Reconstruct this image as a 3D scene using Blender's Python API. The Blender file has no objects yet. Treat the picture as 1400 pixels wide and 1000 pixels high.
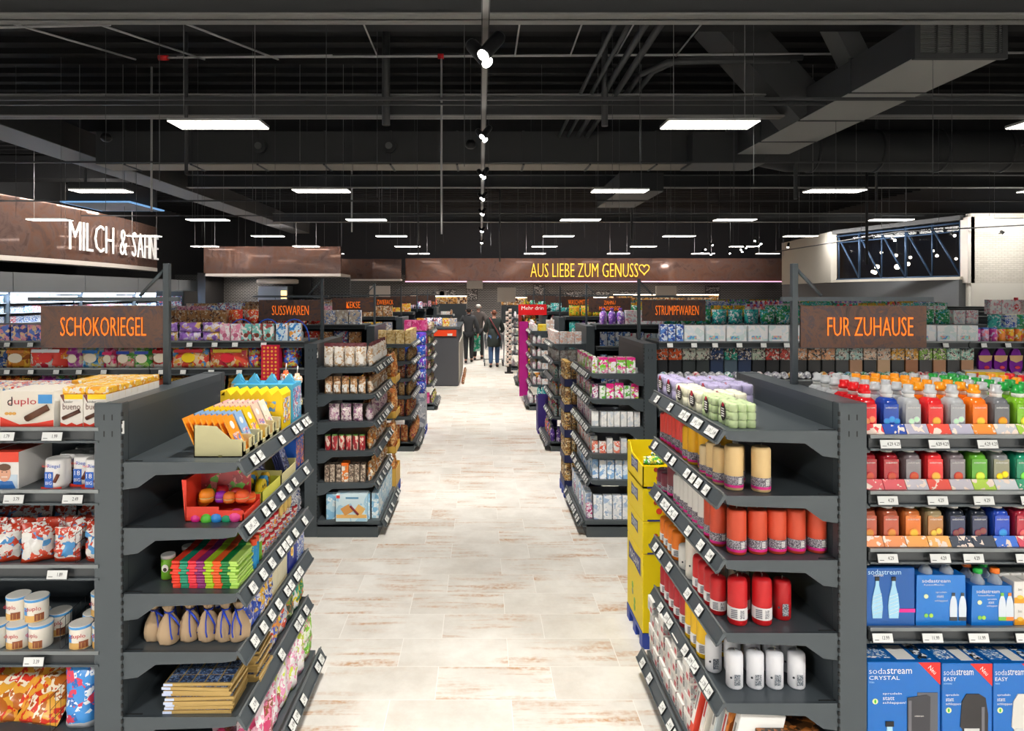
import bpy, math, random
from mathutils import Vector, Matrix
random.seed(7)
SC = bpy.context.scene
COL = SC.collection
R = math.radians
# ------------------------------------------------------------------ camera, world, exposure
cd = bpy.data.cameras.new('camera'); cam = bpy.data.objects.new('camera', cd); COL.objects.link(cam)
cam.location = (0, 0, 2.1); cam.rotation_euler = (R(90), 0, 0)
cd.sensor_width = 36; cd.lens = 880/1400*36
cd.shift_x = 43/1400; cd.shift_y = -98/1400; cd.clip_start = .05; cd.clip_end = 300
SC.camera = cam
wd = bpy.data.worlds.new('world'); SC.world = wd; wd.use_nodes = True
wd.node_tree.nodes['Background'].inputs[0].default_value = (.9, .95, 1, 1)
wd.node_tree.nodes['Background'].inputs[1].default_value = .11
SC.view_settings.view_transform = 'Standard'; SC.view_settings.look = 'None'
SC.view_settings.gamma = 1; SC.view_settings.use_curve_mapping = False
SC.view_settings.exposure = 0.62
try:
    SC.cycles.use_denoising = True
    SC.cycles.max_bounces = 6; SC.cycles.diffuse_bounces = 4; SC.cycles.glossy_bounces = 2
    SC.cycles.transmission_bounces = 3; SC.cycles.transparent_max_bounces = 6
    SC.cycles.caustics_reflective = False; SC.cycles.caustics_refractive = False
    SC.cycles.sample_clamp_indirect = 4.0
except Exception: pass
LAMP_Z = 5.0
LAMP_X = (-16.6, -10.5, -4.4, 3.85, 9.8, 15.8, 20.4)
LAMP_Y = [-10.1+6.98*k for k in range(9)]
def area(name, loc, sx, sy, power, col=(1, .965, .92), rot=(0, 0, 0), spread=180):
    l = bpy.data.lights.new(name, 'AREA'); l.shape = 'RECTANGLE'; l.size = sx; l.size_y = sy
    l.energy = power; l.color = col; l.spread = R(spread)
    o = bpy.data.objects.new(name, l); COL.objects.link(o); o.location = loc; o.rotation_euler = rot
    return o
for y in LAMP_Y:
    for x in LAMP_X:
        if y < 0 and abs(x) > 12: continue
        area('strip_lamp_light', (x, y, LAMP_Z-.06), 1.5, .48, 1250 if y > 0 else 380, spread=150)
TRACK_X = .06; TRACK_Z = 5.45
SPOTS = [(-2.6, 0), (2.9, 0), (8.1, 0), (12.3, 0), (16.4, 0), (20.3, 0), (24.2, 0), (31, 0), (38, 0)]  # closer spacing: in-between pairs added to brighten the aisle floor
def spot(loc, target, power, size=60, col=(1, .95, .88), rad=.05):
    l = bpy.data.lights.new('track_spot_light', 'SPOT'); l.energy = power; l.spot_size = R(size); l.spot_blend = .6
    l.color = col; l.shadow_soft_size = rad
    o = bpy.data.objects.new('track_spot_light', l); COL.objects.link(o); o.location = loc
    o.rotation_euler = (Vector(target)-Vector(loc)).to_track_quat('-Z', 'Y').to_euler()
for y, _ in SPOTS:
    for s in (-1, 1):
        spot((TRACK_X+s*.22, y, TRACK_Z-.5), (s*1.0, y+1.2, .0), 300 if y < 5 else 330, 95 if y > 5 else 80)
# ------------------------------------------------------------------ materials
MC = {}
def srgb(c):
    if isinstance(c, str):
        c = [int(c[i:i+2], 16)/255 for i in (0, 2, 4)]
    return tuple((x/12.92 if x <= .04045 else ((x+.055)/1.055)**2.4) for x in c)
def M(name, col=None, rough=.5, metal=0, emit=0, alpha=None, spec=.5, bump=0):
    if name in MC: return MC[name]
    m = bpy.data.materials.new(name); m.use_nodes = True; MC[name] = m
    b = m.node_tree.nodes['Principled BSDF']; c = srgb(col or name)
    b.inputs['Base Color'].default_value = (*c, 1); b.inputs['Roughness'].default_value = rough
    b.inputs['Metallic'].default_value = metal; b.inputs['Specular IOR Level'].default_value = spec
    if emit:
        b.inputs['Emission Color'].default_value = (*c, 1); b.inputs['Emission Strength'].default_value = emit
    if alpha is not None: b.inputs['Alpha'].default_value = alpha
    if bump:
        nt = m.node_tree; n = nt.nodes.new('ShaderNodeTexNoise'); n.inputs['Scale'].default_value = bump
        bp = nt.nodes.new('ShaderNodeBump'); bp.inputs['Strength'].default_value = .25
        nt.links.new(n.outputs[0], bp.inputs['Height']); nt.links.new(bp.outputs[0], b.inputs['Normal'])
    return m
def C(h, rough=.45): return M('paint_'+h+('' if rough == .45 else '_%d' % int(rough*100)), h, rough)
def P(*cols, scale=22, rough=.35, stretch=(1, 1, 1), kind='mix'):
    """printed packaging: patches of the given colours, different on each pack"""
    key = 'print_'+'_'.join(cols)+'_%g_%g%g%g' % (scale, *stretch)
    if key in MC: return MC[key]
    m = bpy.data.materials.new(key[:60]); m.use_nodes = True; MC[key] = m; nt = m.node_tree; N = nt.nodes.new; L = nt.links.new
    b = nt.nodes['Principled BSDF']; b.inputs['Roughness'].default_value = rough; scale *= 2.1
    tc = N('ShaderNodeTexCoord'); oi = N('ShaderNodeObjectInfo'); mp = N('ShaderNodeMapping'); mp.inputs['Scale'].default_value = stretch
    sc = N('ShaderNodeMath'); sc.operation = 'MULTIPLY'; sc.inputs[1].default_value = 37.0
    add = N('ShaderNodeVectorMath'); add.operation = 'ADD'
    L(tc.outputs['Object'], mp.inputs['Vector']); L(oi.outputs['Random'], sc.inputs[0])
    L(mp.outputs[0], add.inputs[0]); L(sc.outputs[0], add.inputs[1])
    v = N('ShaderNodeTexVoronoi'); v.inputs['Scale'].default_value = scale; v.inputs['Randomness'].default_value = .9
    ns = N('ShaderNodeTexNoise'); ns.inputs['Scale'].default_value = scale*1.1; ns.inputs['Detail'].default_value = 3
    L(add.outputs[0], v.inputs['Vector']); L(add.outputs[0], ns.inputs['Vector'])
    sep = N('ShaderNodeSeparateColor'); L(v.outputs['Color'], sep.inputs[0])
    mx = N('ShaderNodeMath'); mx.operation = 'MULTIPLY_ADD'; mx.inputs[1].default_value = .45
    L(sep.outputs[0], mx.inputs[0])
    m2 = N('ShaderNodeMath'); m2.operation = 'MULTIPLY'; m2.inputs[1].default_value = .62
    L(ns.outputs[0], m2.inputs[0]); L(m2.outputs[0], mx.inputs[2])
    cr = N('ShaderNodeValToRGB'); cr.color_ramp.interpolation = 'CONSTANT'; e = cr.color_ramp.elements
    n = len(cols); pos = [0]+[.46+.30*i/max(1, n-1) for i in range(n-1)]
    e[0].position = 0; e[0].color = (*srgb(cols[0]), 1); e[1].position = pos[1] if n > 1 else 1; e[1].color = (*srgb(cols[min(1, n-1)]), 1)
    for i in range(2, n):
        q = e.new(pos[i]); q.color = (*srgb(cols[i]), 1)
    L(mx.outputs[0], cr.inputs[0]); L(cr.outputs[0], b.inputs['Base Color'])
    return m
def rust_mat(name, cols, scale, rough=.35, metal=.3, bump=.1):
    m = bpy.data.materials.new(name); m.use_nodes = True; MC[name] = m; nt = m.node_tree; N = nt.nodes.new; L = nt.links.new
    b = nt.nodes['Principled BSDF']; b.inputs['Roughness'].default_value = rough; b.inputs['Metallic'].default_value = metal
    tc = N('ShaderNodeTexCoord'); n1 = N('ShaderNodeTexNoise'); n1.inputs['Scale'].default_value = scale; n1.inputs['Detail'].default_value = 9
    n1.inputs['Roughness'].default_value = .68; n1.inputs['Distortion'].default_value = 1.1
    cr = N('ShaderNodeValToRGB'); e = cr.color_ramp.elements
    for i, c in enumerate(cols):
        q = e[i] if i < 2 else e.new(.99); q.position = .33+.34*i/(len(cols)-1); q.color = (*srgb(c), 1)
    L(tc.outputs['Object'], n1.inputs['Vector']); L(n1.outputs[0], cr.inputs[0]); L(cr.outputs[0], b.inputs['Base Color'])
    return m
SLATE = M('slate_metal', '474f54', .38, .25)
SLATE2 = M('slate_shelf', '50585d', .36, .25)
DARK = M('dark_recess', '16181a', .7)
RAIL = M('rail_metal', '787e80', .3, .4)
TAG = M('tag_white', 'e9ebe8', .4); TAGF = M('tag_frame', '26292b', .4); INK = M('ink', '151515', .5)
WHITE = C('f4f3ee'); BLACK = C('121214'); RED = C('d8141c'); ORANGE = C('f08019'); YEL = C('ffd914'); BLUE = C('1a63c4'); GREEN = C('3fae29')
RUST = rust_mat('rusted_sign', ('352e2e', '574540', '6a4c3d', '454048', '7c5237'), 9, .38, .25)
RUSTF = rust_mat('rusted_fascia', ('5d4a44', '75605a', '785a4c', '66534e'), 1.1, .06, .45)
SIGNTXT = M('sign_orange_glow', 'ff7a1c', .45, emit=.45)  # glow added to the paint so the orange letters look brighter
GLASS = M('clear_plastic', 'ffffff', .08, alpha=.14)
FILM = M('clear_film', 'ffffff', .12, alpha=.10)
# ------------------------------------------------------------------ mesh builder
_TX = {}
def text_geo(s, ext=0, res=2, off=0):
    k = (s, ext, res, off)
    if k in _TX: return _TX[k]
    cu = bpy.data.curves.new('t', 'FONT'); cu.body = s; cu.size = 1; cu.extrude = ext; cu.offset = off; cu.resolution_u = res; cu.space_line = .85
    cu.align_x = 'CENTER'
    o = bpy.data.objects.new('t', cu); COL.objects.link(o)
    dg = bpy.context.evaluated_depsgraph_get(); me = bpy.data.meshes.new_from_object(o.evaluated_get(dg))
    vs = [tuple(v.co) for v in me.vertices]; fs = [tuple(p.vertices) for p in me.polygons]
    bpy.data.objects.remove(o); bpy.data.curves.remove(cu); bpy.data.meshes.remove(me)
    xs = [v[0] for v in vs] or [0]; ys = [v[1] for v in vs] or [0]
    _TX[k] = (vs, fs, (min(xs), max(xs), min(ys), max(ys))); return _TX[k]
class G:
    def __init__(s): s.v = []; s.f = []; s.m = []; s.sm = []; s.mats = []
    def mi(s, m):
        if m not in s.mats: s.mats.append(m)
        return s.mats.index(m)
    def add(s, vs, fs, m, smooth=False):
        o = len(s.v); s.v += [tuple(v) for v in vs]; i = s.mi(m)
        for f in fs: s.f.append(tuple(o+k for k in f)); s.m.append(i); s.sm.append(smooth)
        return s
    def box(s, x0, x1, y0, y1, z0, z1, m, front=None, top=None, T=None):
        vs = [(x, y, z) for z in (z0, z1) for y in (y0, y1) for x in (x0, x1)]
        if T: vs = [T @ Vector(v) for v in vs]
        fs = [(0, 2, 3, 1), (4, 5, 7, 6), (0, 1, 5, 4), (2, 6, 7, 3), (0, 4, 6, 2), (1, 3, 7, 5)]
        o = len(s.v); s.v += [tuple(v) for v in vs]
        for k, f in enumerate(fs):
            s.f.append(tuple(o+i for i in f)); s.sm.append(False)
            s.m.append(s.mi(front if (k == 2 and front) else top if (k == 1 and top) else m))
        return s
    def rbox(s, x0, x1, y0, y1, z0, z1, r, m, front=None):
        """box with chamfered edges"""
        vs = []; idx = {}
        X = (x0, x1); Y = (y0, y1); Z = (z0, z1)
        for i in (0, 1):
            for j in (0, 1):
                for k in (0, 1):
                    a = 1-2*i; b = 1-2*j; c = 1-2*k
                    for ax in range(3):
                        p = [X[i]+a*r, Y[j]+b*r, Z[k]+c*r]; p[ax] = (X[i], Y[j], Z[k])[ax]
                        idx[i, j, k, ax] = len(vs); vs.append(tuple(p))
        I = idx; F = []
        def q(*a): F.append(tuple(a))
        for i in (0, 1): q(I[i, 0, 0, 0], I[i, 1, 0, 0], I[i, 1, 1, 0], I[i, 0, 1, 0])
        for k in (0, 1): q(I[0, 0, k, 2], I[1, 0, k, 2], I[1, 1, k, 2], I[0, 1, k, 2])
        for j in (0, 1): q(I[0, j, 0, 1], I[1, j, 0, 1], I[1, j, 1, 1], I[0, j, 1, 1])
        nf = 4
        for i in (0, 1):
            for j in (0, 1): q(I[i, j, 0, 0], I[i, j, 1, 0], I[i, j, 1, 1], I[i, j, 0, 1])
            for k in (0, 1): q(I[i, 0, k, 0], I[i, 1, k, 0], I[i, 1, k, 2], I[i, 0, k, 2])
        for j in (0, 1):
            for k in (0, 1): q(I[0, j, k, 1], I[1, j, k, 1], I[1, j, k, 2], I[0, j, k, 2])
        for i in (0, 1):
            for j in (0, 1):
                for k in (0, 1): q(I[i, j, k, 0], I[i, j, k, 1], I[i, j, k, 2])
        o = len(s.v); s.v += vs
        for n, f in enumerate(F):
            s.f.append(tuple(o+a for a in f)); s.sm.append(False); s.m.append(s.mi(front if (front and n == 4) else m))
        return s
    def lathe(s, prof, m, n=16, c=(0, 0), mats=None, sq=0, cap=True, smooth=True):
        """prof [(r,z)], sq>0 makes the section squarer; mats per segment"""
        vs = []
        for (r, z) in prof:
            for k in range(n):
                a = 2*math.pi*(k+.5)/n; cx, cy = math.cos(a), math.sin(a)
                if sq: t = (abs(cx)**sq+abs(cy)**sq)**(-1/sq); cx *= t; cy *= t
                vs.append((c[0]+r*cx, c[1]+r*cy, z))
        o = len(s.v); s.v += vs
        for i in range(len(prof)-1):
            mm = s.mi(mats[i] if mats else m)
            for k in range(n):
                k2 = (k+1) % n
                s.f.append((o+i*n+k, o+i*n+k2, o+(i+1)*n+k2, o+(i+1)*n+k)); s.m.append(mm); s.sm.append(smooth)
        if cap:
            s.f.append(tuple(o+k for k in reversed(range(n)))); s.m.append(s.mi(mats[0] if mats else m)); s.sm.append(False)
            b = o+(len(prof)-1)*n
            s.f.append(tuple(b+k for k in range(n))); s.m.append(s.mi(mats[-1] if mats else m)); s.sm.append(False)
        return s
    def tube(s, pts, r, m, n=6, closed=False):
        pts = [Vector(p) for p in pts]; o = len(s.v); L = len(pts)
        for i, p in enumerate(pts):
            d = (pts[(i+1) % L]-pts[i-1]) if closed else (pts[min(i+1, L-1)]-pts[max(i-1, 0)])
            d.normalize(); u = d.cross(Vector((0, 0, 1)))
            if u.length < .05: u = d.cross(Vector((1, 0, 0)))
            u.normalize(); w = d.cross(u)
            rr = r[i] if isinstance(r, (list, tuple)) else r
            for k in range(n):
                a = 2*math.pi*k/n; s.v.append(tuple(p+u*(rr*math.cos(a))+w*(rr*math.sin(a))))
        mm = s.mi(m)
        for i in range(L if closed else L-1):
            j = (i+1) % L
            for k in range(n):
                k2 = (k+1) % n
                s.f.append((o+i*n+k, o+i*n+k2, o+j*n+k2, o+j*n+k)); s.m.append(mm); s.sm.append(n > 4)
        if not closed:
            for b, rv in ((o, 1), (o+(L-1)*n, 0)):
                s.f.append(tuple(b+k for k in (reversed(range(n)) if rv else range(n)))); s.m.append(mm); s.sm.append(False)
        return s
    def prism(s, poly, a0, a1, m, axis='y', front=None):
        """poly 2D in the two other axes extruded along axis"""
        n = len(poly)
        def mk(p, a): return {'y': (p[0], a, p[1]), 'x': (a, p[0], p[1]), 'z': (p[0], p[1], a)}[axis]
        vs = [mk(p, a0) for p in poly]+[mk(p, a1) for p in poly]
        o = len(s.v); s.v += vs
        s.f.append(tuple(o+i for i in range(n))); s.m.append(s.mi(front or m)); s.sm.append(False)
        s.f.append(tuple(o+n+i for i in reversed(range(n)))); s.m.append(s.mi(m)); s.sm.append(False)
        for i in range(n):
            j = (i+1) % n; s.f.append((o+i, o+j, o+n+j, o+n+i)); s.m.append(s.mi(m)); s.sm.append(False)
        return s
    def quad(s, p, u, w, m, t=.0008):
        """thin slab with centre p, half vectors u,w"""
        p = Vector(p); u = Vector(u); w = Vector(w); n = u.cross(w).normalized()*t
        vs = [p-u-w-n, p+u-w-n, p+u+w-n, p-u+w-n, p-u-w+n, p+u-w+n, p+u+w+n, p-u+w+n]
        return s.add(vs, [(0, 3, 2, 1), (4, 5, 6, 7), (0, 1, 5, 4), (1, 2, 6, 5), (2, 3, 7, 6), (3, 0, 4, 7)], m)
    def disc(s, p, u, w, m, n=14, t=.0006, part=1):
        p = Vector(p); u = Vector(u); w = Vector(w); nn = u.cross(w).normalized()*t
        vs = [p+nn+u*math.cos(2*math.pi*k/n)+w*math.sin(2*math.pi*k/n) for k in range(n)]
        return s.add(vs+[v-nn*2 for v in vs], [tuple(range(n)), tuple(range(2*n-1, n-1, -1))]+[(k, n+k, n+(k+1) % n, (k+1) % n) for k in range(n)], m)
    def text(s, t, p, h, m, right=(1, 0, 0), up=(0, 0, 1), wf=.75, width=None, ext=0, res=2, al='c', off=0):
        """p = centre of text, h = letter height"""
        vs, fs, (a, b, c, d) = text_geo(t, ext, res, off)
        if not vs: return s
        k = h/max(.3, (d-c))*(1 if '\n' not in t else 1)
        kx = width/(b-a) if width else k*wf
        R_ = Vector(right).normalized(); U = Vector(up).normalized(); Nn = R_.cross(U); p = Vector(p)
        if al == 'c': ox = (a+b)/2
        else: ox = a
        return s.add([p+R_*((x-ox)*kx)+U*((y-(c+d)/2)*k)+Nn*z for x, y, z in vs], fs, m)
    def bag(s, w, h, t, m, mats=None, z0=0, seal=.04, nu=8, nv=9, wr=.006, seed=0, lean=0, gus=.35, y0=0, x0=0):
        """filled bag standing upright: front -y. mats = list by v fraction [(v,mat)]"""
        rd = random.Random(seed); vs = []
        for side in (-1, 1):
            for j in range(nv+1):
                v = j/nv
                th = (math.sin(math.pi*min(1, v*.92+.08)**.8))**.6 if v < 1 else 0
                th = max(th, gus*(1-v)**.5 if v < .3 else 0)
                ww = w*(1-.06*math.sin(math.pi*v))*.5
                for i in range(nu+1):
                    u = i/nu*2-1
                    d = t/2*th*(1-abs(u)**3.2)
                    if 0 < i < nu and 0 < j < nv: d += (rd.random()-.5)*wr*2
                    zz = z0+h*v+(rd.random()-.5)*wr*(1 if 0 < j < nv else .3)
                    vs.append((x0+u*ww+(rd.random()-.5)*wr*.6, y0+side*d+lean*v, zz))
        N1 = (nu+1)*(nv+1); o = len(s.v); s.v += vs
        for sd in (0, 1):
            for j in range(nv):
                v = (j+.5)/nv; mm = m
                if mats:
                    for (vv, mt) in mats:
                        if v >= vv: mm = mt
                for i in range(nu):
                    a = o+sd*N1+j*(nu+1)+i; q = (a, a+1, a+nu+2, a+nu+1)
                    s.f.append(q if sd == 0 else q[::-1]); s.m.append(s.mi(mm)); s.sm.append(True)
        for sd in (0,):
            for i in range(nu):
                a = o+i; b = o+N1+i; s.f.append((a, b, b+1, a+1)); s.m.append(s.mi(m)); s.sm.append(False)
        return s
    def mesh(s, name):
        me = bpy.data.meshes.new(name); me.from_pydata(s.v, [], s.f)
        for m in s.mats: me.materials.append(m)
        me.polygons.foreach_set('material_index', s.m); me.polygons.foreach_set('use_smooth', s.sm); me.update()
        return me
# ------------------------------------------------------------------ objects
def ob(name, data, parent=None, loc=(0, 0, 0), rz=0, rx=0, ry=0, sc=1):
    if isinstance(data, G): data = data.mesh(name)
    o = bpy.data.objects.new(name, data); COL.objects.link(o)
    if parent is not None: o.parent = parent
    o.location = loc
    if rz or rx or ry: o.rotation_euler = (rx, ry, rz)
    if sc != 1: o.scale = (sc, sc, sc) if not isinstance(sc, tuple) else sc
    return o
def tag(o, label, cat, group=None):
    o['label'] = label; o['category'] = cat
    if group: o['group'] = group
    return o
def struct(name, g, loc=(0, 0, 0)):
    o = ob(name, g, None, loc); o['kind'] = 'structure'; return o
class Proto:
    """a thing: name, category, words, own mesh (or None for an Empty) and parts [(name, mesh, [subparts])]"""
    def __init__(s, name, cat, desc, own, parts=()):
        s.name, s.cat, s.desc = name, cat, desc
        s.own = own.mesh(name) if isinstance(own, G) else own
        def fix(ps): return [(p[0], p[1].mesh(p[0]) if isinstance(p[1], G) else p[1], p[2] if len(p) > 2 else (0, 0, 0), fix(p[3]) if len(p) > 3 else []) for p in ps]
        s.parts = fix(parts)
    def put(s, loc, rz=0, label=None, group=None, rx=0, ry=0, sc=1):
        lab = label or s.desc
        for a_, b_ in ((' of the ', ' of '), (' on the ', ' on '), (' from the ', ' from '), (' beside the ', ' beside '), (' behind the ', ' behind '), (' toward the ', ' toward '), (' the ', ' ')):
            if len(lab.replace('-', ' ').split()) > 15: lab = lab.replace(a_, b_)
        label = lab; o = ob(s.name, s.own, None, loc, rz, rx, ry, sc)
        tag(o, label or s.desc, s.cat, group)
        for p in s.parts:
            c = ob(p[0], p[1], o, p[2])
            for q in p[3]: ob(q[0], q[1], c, q[2])
        return o
ORD = 'first second third fourth fifth sixth seventh eighth ninth tenth eleventh twelfth thirteenth fourteenth fifteenth sixteenth seventeenth eighteenth nineteenth twentieth'.split()
TEN = {2: 'twenty', 3: 'thirty', 4: 'forty', 5: 'fifty', 6: 'sixty', 7: 'seventy', 8: 'eighty', 9: 'ninety'}
def nth(i):
    if i < 20: return ORD[i]
    a, b = divmod(i+1, 10)
    return (TEN[a]+'-'+ORD[b-1]) if b else TEN[a][:-1]+'ieth'
def rr(a, b): return random.uniform(a, b)
# ================================================================== THE HALL
def floor_mat():
    m = bpy.data.materials.new('floor_tiles'); m.use_nodes = True; nt = m.node_tree; N = nt.nodes.new; L = nt.links.new
    b = nt.nodes['Principled BSDF']; b.inputs['Roughness'].default_value = .42; b.inputs['Specular IOR Level'].default_value = .35
    tc = N('ShaderNodeTexCoord'); mp = N('ShaderNodeMapping'); mp.inputs['Location'].default_value = (.236, -.06, 0)
    L(tc.outputs['Object'], mp.inputs['Vector'])
    br = N('ShaderNodeTexBrick'); br.offset = .37; br.offset_frequency = 2; br.inputs['Scale'].default_value = 1
    br.inputs['Brick Width'].default_value = .627; br.inputs['Row Height'].default_value = .297
    br.inputs['Mortar Size'].default_value = .0022; br.inputs['Mortar Smooth'].default_value = .1
    br.inputs['Color1'].default_value = (0, 0, 0, 1); br.inputs['Color2'].default_value = (1, 1, 1, 1); br.inputs['Bias'].default_value = 0
    L(mp.outputs[0], br.inputs['Vector'])
    sep = N('ShaderNodeSeparateColor'); L(br.outputs['Color'], sep.inputs[0])
    off = N('ShaderNodeMath'); off.operation = 'MULTIPLY'; off.inputs[1].default_value = 61
    L(sep.outputs[0], off.inputs[0])
    st = N('ShaderNodeMapping'); st.inputs['Scale'].default_value = (1.7, 15, 1); L(mp.outputs[0], st.inputs['Vector'])
    ad = N('ShaderNodeVectorMath'); ad.operation = 'ADD'; L(st.outputs[0], ad.inputs[0]); L(off.outputs[0], ad.inputs[1])
    n1 = N('ShaderNodeTexNoise'); n1.inputs['Scale'].default_value = 1; n1.inputs['Detail'].default_value = 6; n1.inputs['Roughness'].default_value = .62
    L(ad.outputs[0], n1.inputs['Vector'])
    # grey/cream base
    n2 = N('ShaderNodeTexNoise'); n2.inputs['Scale'].default_value = 2.2; n2.inputs['Detail'].default_value = 8; n2.inputs['Roughness'].default_value = .7
    ad2 = N('ShaderNodeVectorMath'); ad2.operation = 'ADD'; L(mp.outputs[0], ad2.inputs[0]); L(off.outputs[0], ad2.inputs[1]); L(ad2.outputs[0], n2.inputs['Vector'])
    c1 = N('ShaderNodeValToRGB'); e = c1.color_ramp.elements
    e[0].position = .34; e[0].color = (*srgb('d6d1c8'), 1); e[1].position = .62; e[1].color = (*srgb('ece9e2'), 1)
    L(n2.outputs[0], c1.inputs[0])
    # rust streaks, only on some tiles
    c2 = N('ShaderNodeValToRGB'); e = c2.color_ramp.elements
    e[0].position = .49; e[0].color = (0, 0, 0, 1); e[1].position = .66; e[1].color = (1, 1, 1, 1)
    L(n1.outputs[0], c2.inputs[0])
    n3 = N('ShaderNodeTexNoise'); n3.inputs['Scale'].default_value = 1.5; n3.inputs['Detail'].default_value = 0
    ad3 = N('ShaderNodeVectorMath'); ad3.operation = 'ADD'; o3 = N('ShaderNodeMath'); o3.operation = 'MULTIPLY'; o3.inputs[1].default_value = 173
    L(sep.outputs[0], o3.inputs[0]); L(mp.outputs[0], ad3.inputs[0]); L(o3.outputs[0], ad3.inputs[1]); L(ad3.outputs[0], n3.inputs['Vector'])
    c3 = N('ShaderNodeValToRGB'); e = c3.color_ramp.elements; e[0].position = .44; e[0].color = (.08, .08, .08, 1); e[1].position = .54; e[1].color = (1, 1, 1, 1)
    L(n3.outputs[0], c3.inputs[0])
    n4 = N('ShaderNodeTexNoise'); n4.inputs['Scale'].default_value = 34; n4.inputs['Detail'].default_value = 4; L(mp.outputs[0], n4.inputs['Vector'])
    c4 = N('ShaderNodeValToRGB'); e = c4.color_ramp.elements; e[0].position = .36; e[0].color = (.25, .25, .25, 1); e[1].position = .6; e[1].color = (1, 1, 1, 1)
    L(n4.outputs[0], c4.inputs[0])
    mu = N('ShaderNodeMath'); mu.operation = 'MULTIPLY'; L(c2.outputs[0], mu.inputs[0]); L(c3.outputs[0], mu.inputs[1])
    mu2 = N('ShaderNodeMath'); mu2.operation = 'MULTIPLY'; L(mu.outputs[0], mu2.inputs[0]); L(c4.outputs[0], mu2.inputs[1])
    mu3 = N('ShaderNodeMath'); mu3.operation = 'MULTIPLY'; mu3.inputs[1].default_value = .85; mu3.use_clamp = True; L(mu2.outputs[0], mu3.inputs[0])
    mx = N('ShaderNodeMixRGB'); mx.inputs[2].default_value = (*srgb('c08c55'), 1)
    L(mu3.outputs[0], mx.inputs[0]); L(c1.outputs[0], mx.inputs[1])
    mo = N('ShaderNodeMixRGB'); mo.inputs[2].default_value = (*srgb('f2efe9'), 1); L(br.outputs['Fac'], mo.inputs[0]); L(mx.outputs[0], mo.inputs[1])
    L(mo.outputs[0], b.inputs['Base Color']); return m
struct('floor', G().box(-24, 27, -12, 56, -.1, 0, floor_mat()))
CEIL = M('ceiling_black', '1c1d1f', .9); DUCT = M('duct_dark', '4a4c4e', .6, .2); DUCTU = M('duct_pale', '7a7c7d', .6, .2)  # the paler duct grey also paints light onto duct undersides
PIPE = M('pipe_dark', '4a4c4e', .5, .3); WPIPE = M('pipe_white', 'e6e6e6', .4); BEAM = M('beam_grey', '929391', .6)
struct('ceiling', G().box(-24, 27, -12, 56, 8.6, 8.8, CEIL))
g = G()
for i in range(86): g.box(-24, 27, -10+i*.75, -9.82+i*.75, 8.45, 8.6, CEIL)
struct('ceiling_1', g)
WD = M('wall_dark', '3a3b3d', .8); WB = M('wall_beige', 'cfc8bb', .8)
struct('wall_left', G().box(-24.3, -24, -12, 56, 0, 8.6, WD))
struct('wall_right', G().box(27, 27.3, -12, 56, 0, 8.6, WD))
struct('wall_back', G().box(-24, 27, 56, 56.3, 0, 8.6, WD))
# steel beams across the hall
def beam(nm, y, z0, z1, wd=.34, xa=-24):
    g = G().box(xa, 27, y-wd/2, y+wd/2, z0, z0+.03, BEAM).box(xa, 27, y-wd/2, y+wd/2, z1-.03, z1, BEAM).box(xa, 27, y-.02, y+.02, z0, z1, DUCT)  # pale flanges against a dark web put floor bounce into the colours
    struct(nm, g)
beam('trim_1', 9.55, 6.17, 6.85, .36); beam('trim_2', 14.6, 6.1, 6.6, .3); beam('trim_3', 25.5, 6.3, 6.8, .3, -11.6); beam('trim_4', 36, 6.1, 6.6, .3, -11.6)
for k, y in enumerate((12.5, 21.5, 30)):
    struct('trim_%d' % (5+k), G().box(-24, 27, y-.5, y+.5, 7.4, 8.45, M('girder', '2c2d2f', .8)))
# ducts
def duct(desc, g, cat='duct', nm='air_duct'): return tag(ob(nm, g), desc, cat)
g = G().box(7.15, 8.57, 10.6, 17.9, 6.0, 6.62, DUCT)
g.box(7.15, 8.57, 10.6, 17.9, 5.985, 6.0, M('duct_under_lit', 'c4c5c2', .6))  # pale underside colour stands in for light bounced up from below
d = duct('large square duct with a ribbed outlet end under the roof', g)
g = G().box(7.1, 8.62, 10.52, 10.6, 5.95, 6.04, PIPE).box(7.1, 8.62, 10.52, 10.6, 6.58, 6.67, PIPE).box(7.1, 7.19, 10.52, 10.6, 6.04, 6.58, PIPE).box(8.53, 8.62, 10.52, 10.6, 6.04, 6.58, PIPE)
ob('outlet_frame', g, d)
g = G()
for i in range(16): g.box(7.19, 8.53, 10.53, 10.58, 6.06+i*.033, 6.072+i*.033, DUCTU)
for i in range(5): g.box(7.45+i*.25, 7.47+i*.25, 10.51, 10.6, 6.04, 6.58, PIPE)
ob('grille', g, d)
for y in (12.4, 14.4, 16.4): ob('flange', G().box(7.12, 8.6, y, y+.05, 5.97, 6.65, PIPE), d)
def slanted(p, q, w, h, m):
    p, q = Vector(p), Vector(q); d = (q-p); L = d.length; d.normalize(); u = Vector((0, 1, 0)); n = d.cross(u).normalized()
    return G().add([p+n*a*h/2+u*b*w/2+d*c*L for c in (0, 1) for b in (-1, 1) for a in (-1, 1)], [(0, 1, 3, 2), (4, 6, 7, 5), (0, 4, 5, 1), (2, 3, 7, 6), (0, 2, 6, 4), (1, 5, 7, 3)], m)
duct('slanted flat duct dropping from the roof toward the large square duct', slanted((5.3, 14.6, 8.4), (7.3, 14.6, 6.2), 1.0, .8, DUCT))
duct('narrow slanted duct meeting the square duct from above', slanted((7.0, 13.2, 8.2), (8.0, 13.4, 6.5), .5, .4, DUCTU))
duct('wide low duct section joined behind the square duct', G().box(5.9, 7.9, 17.9, 19.0, 5.75, 6.6, DUCT).box(5.9, 7.9, 17.9, 19.0, 5.73, 5.75, DUCTU))
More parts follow.
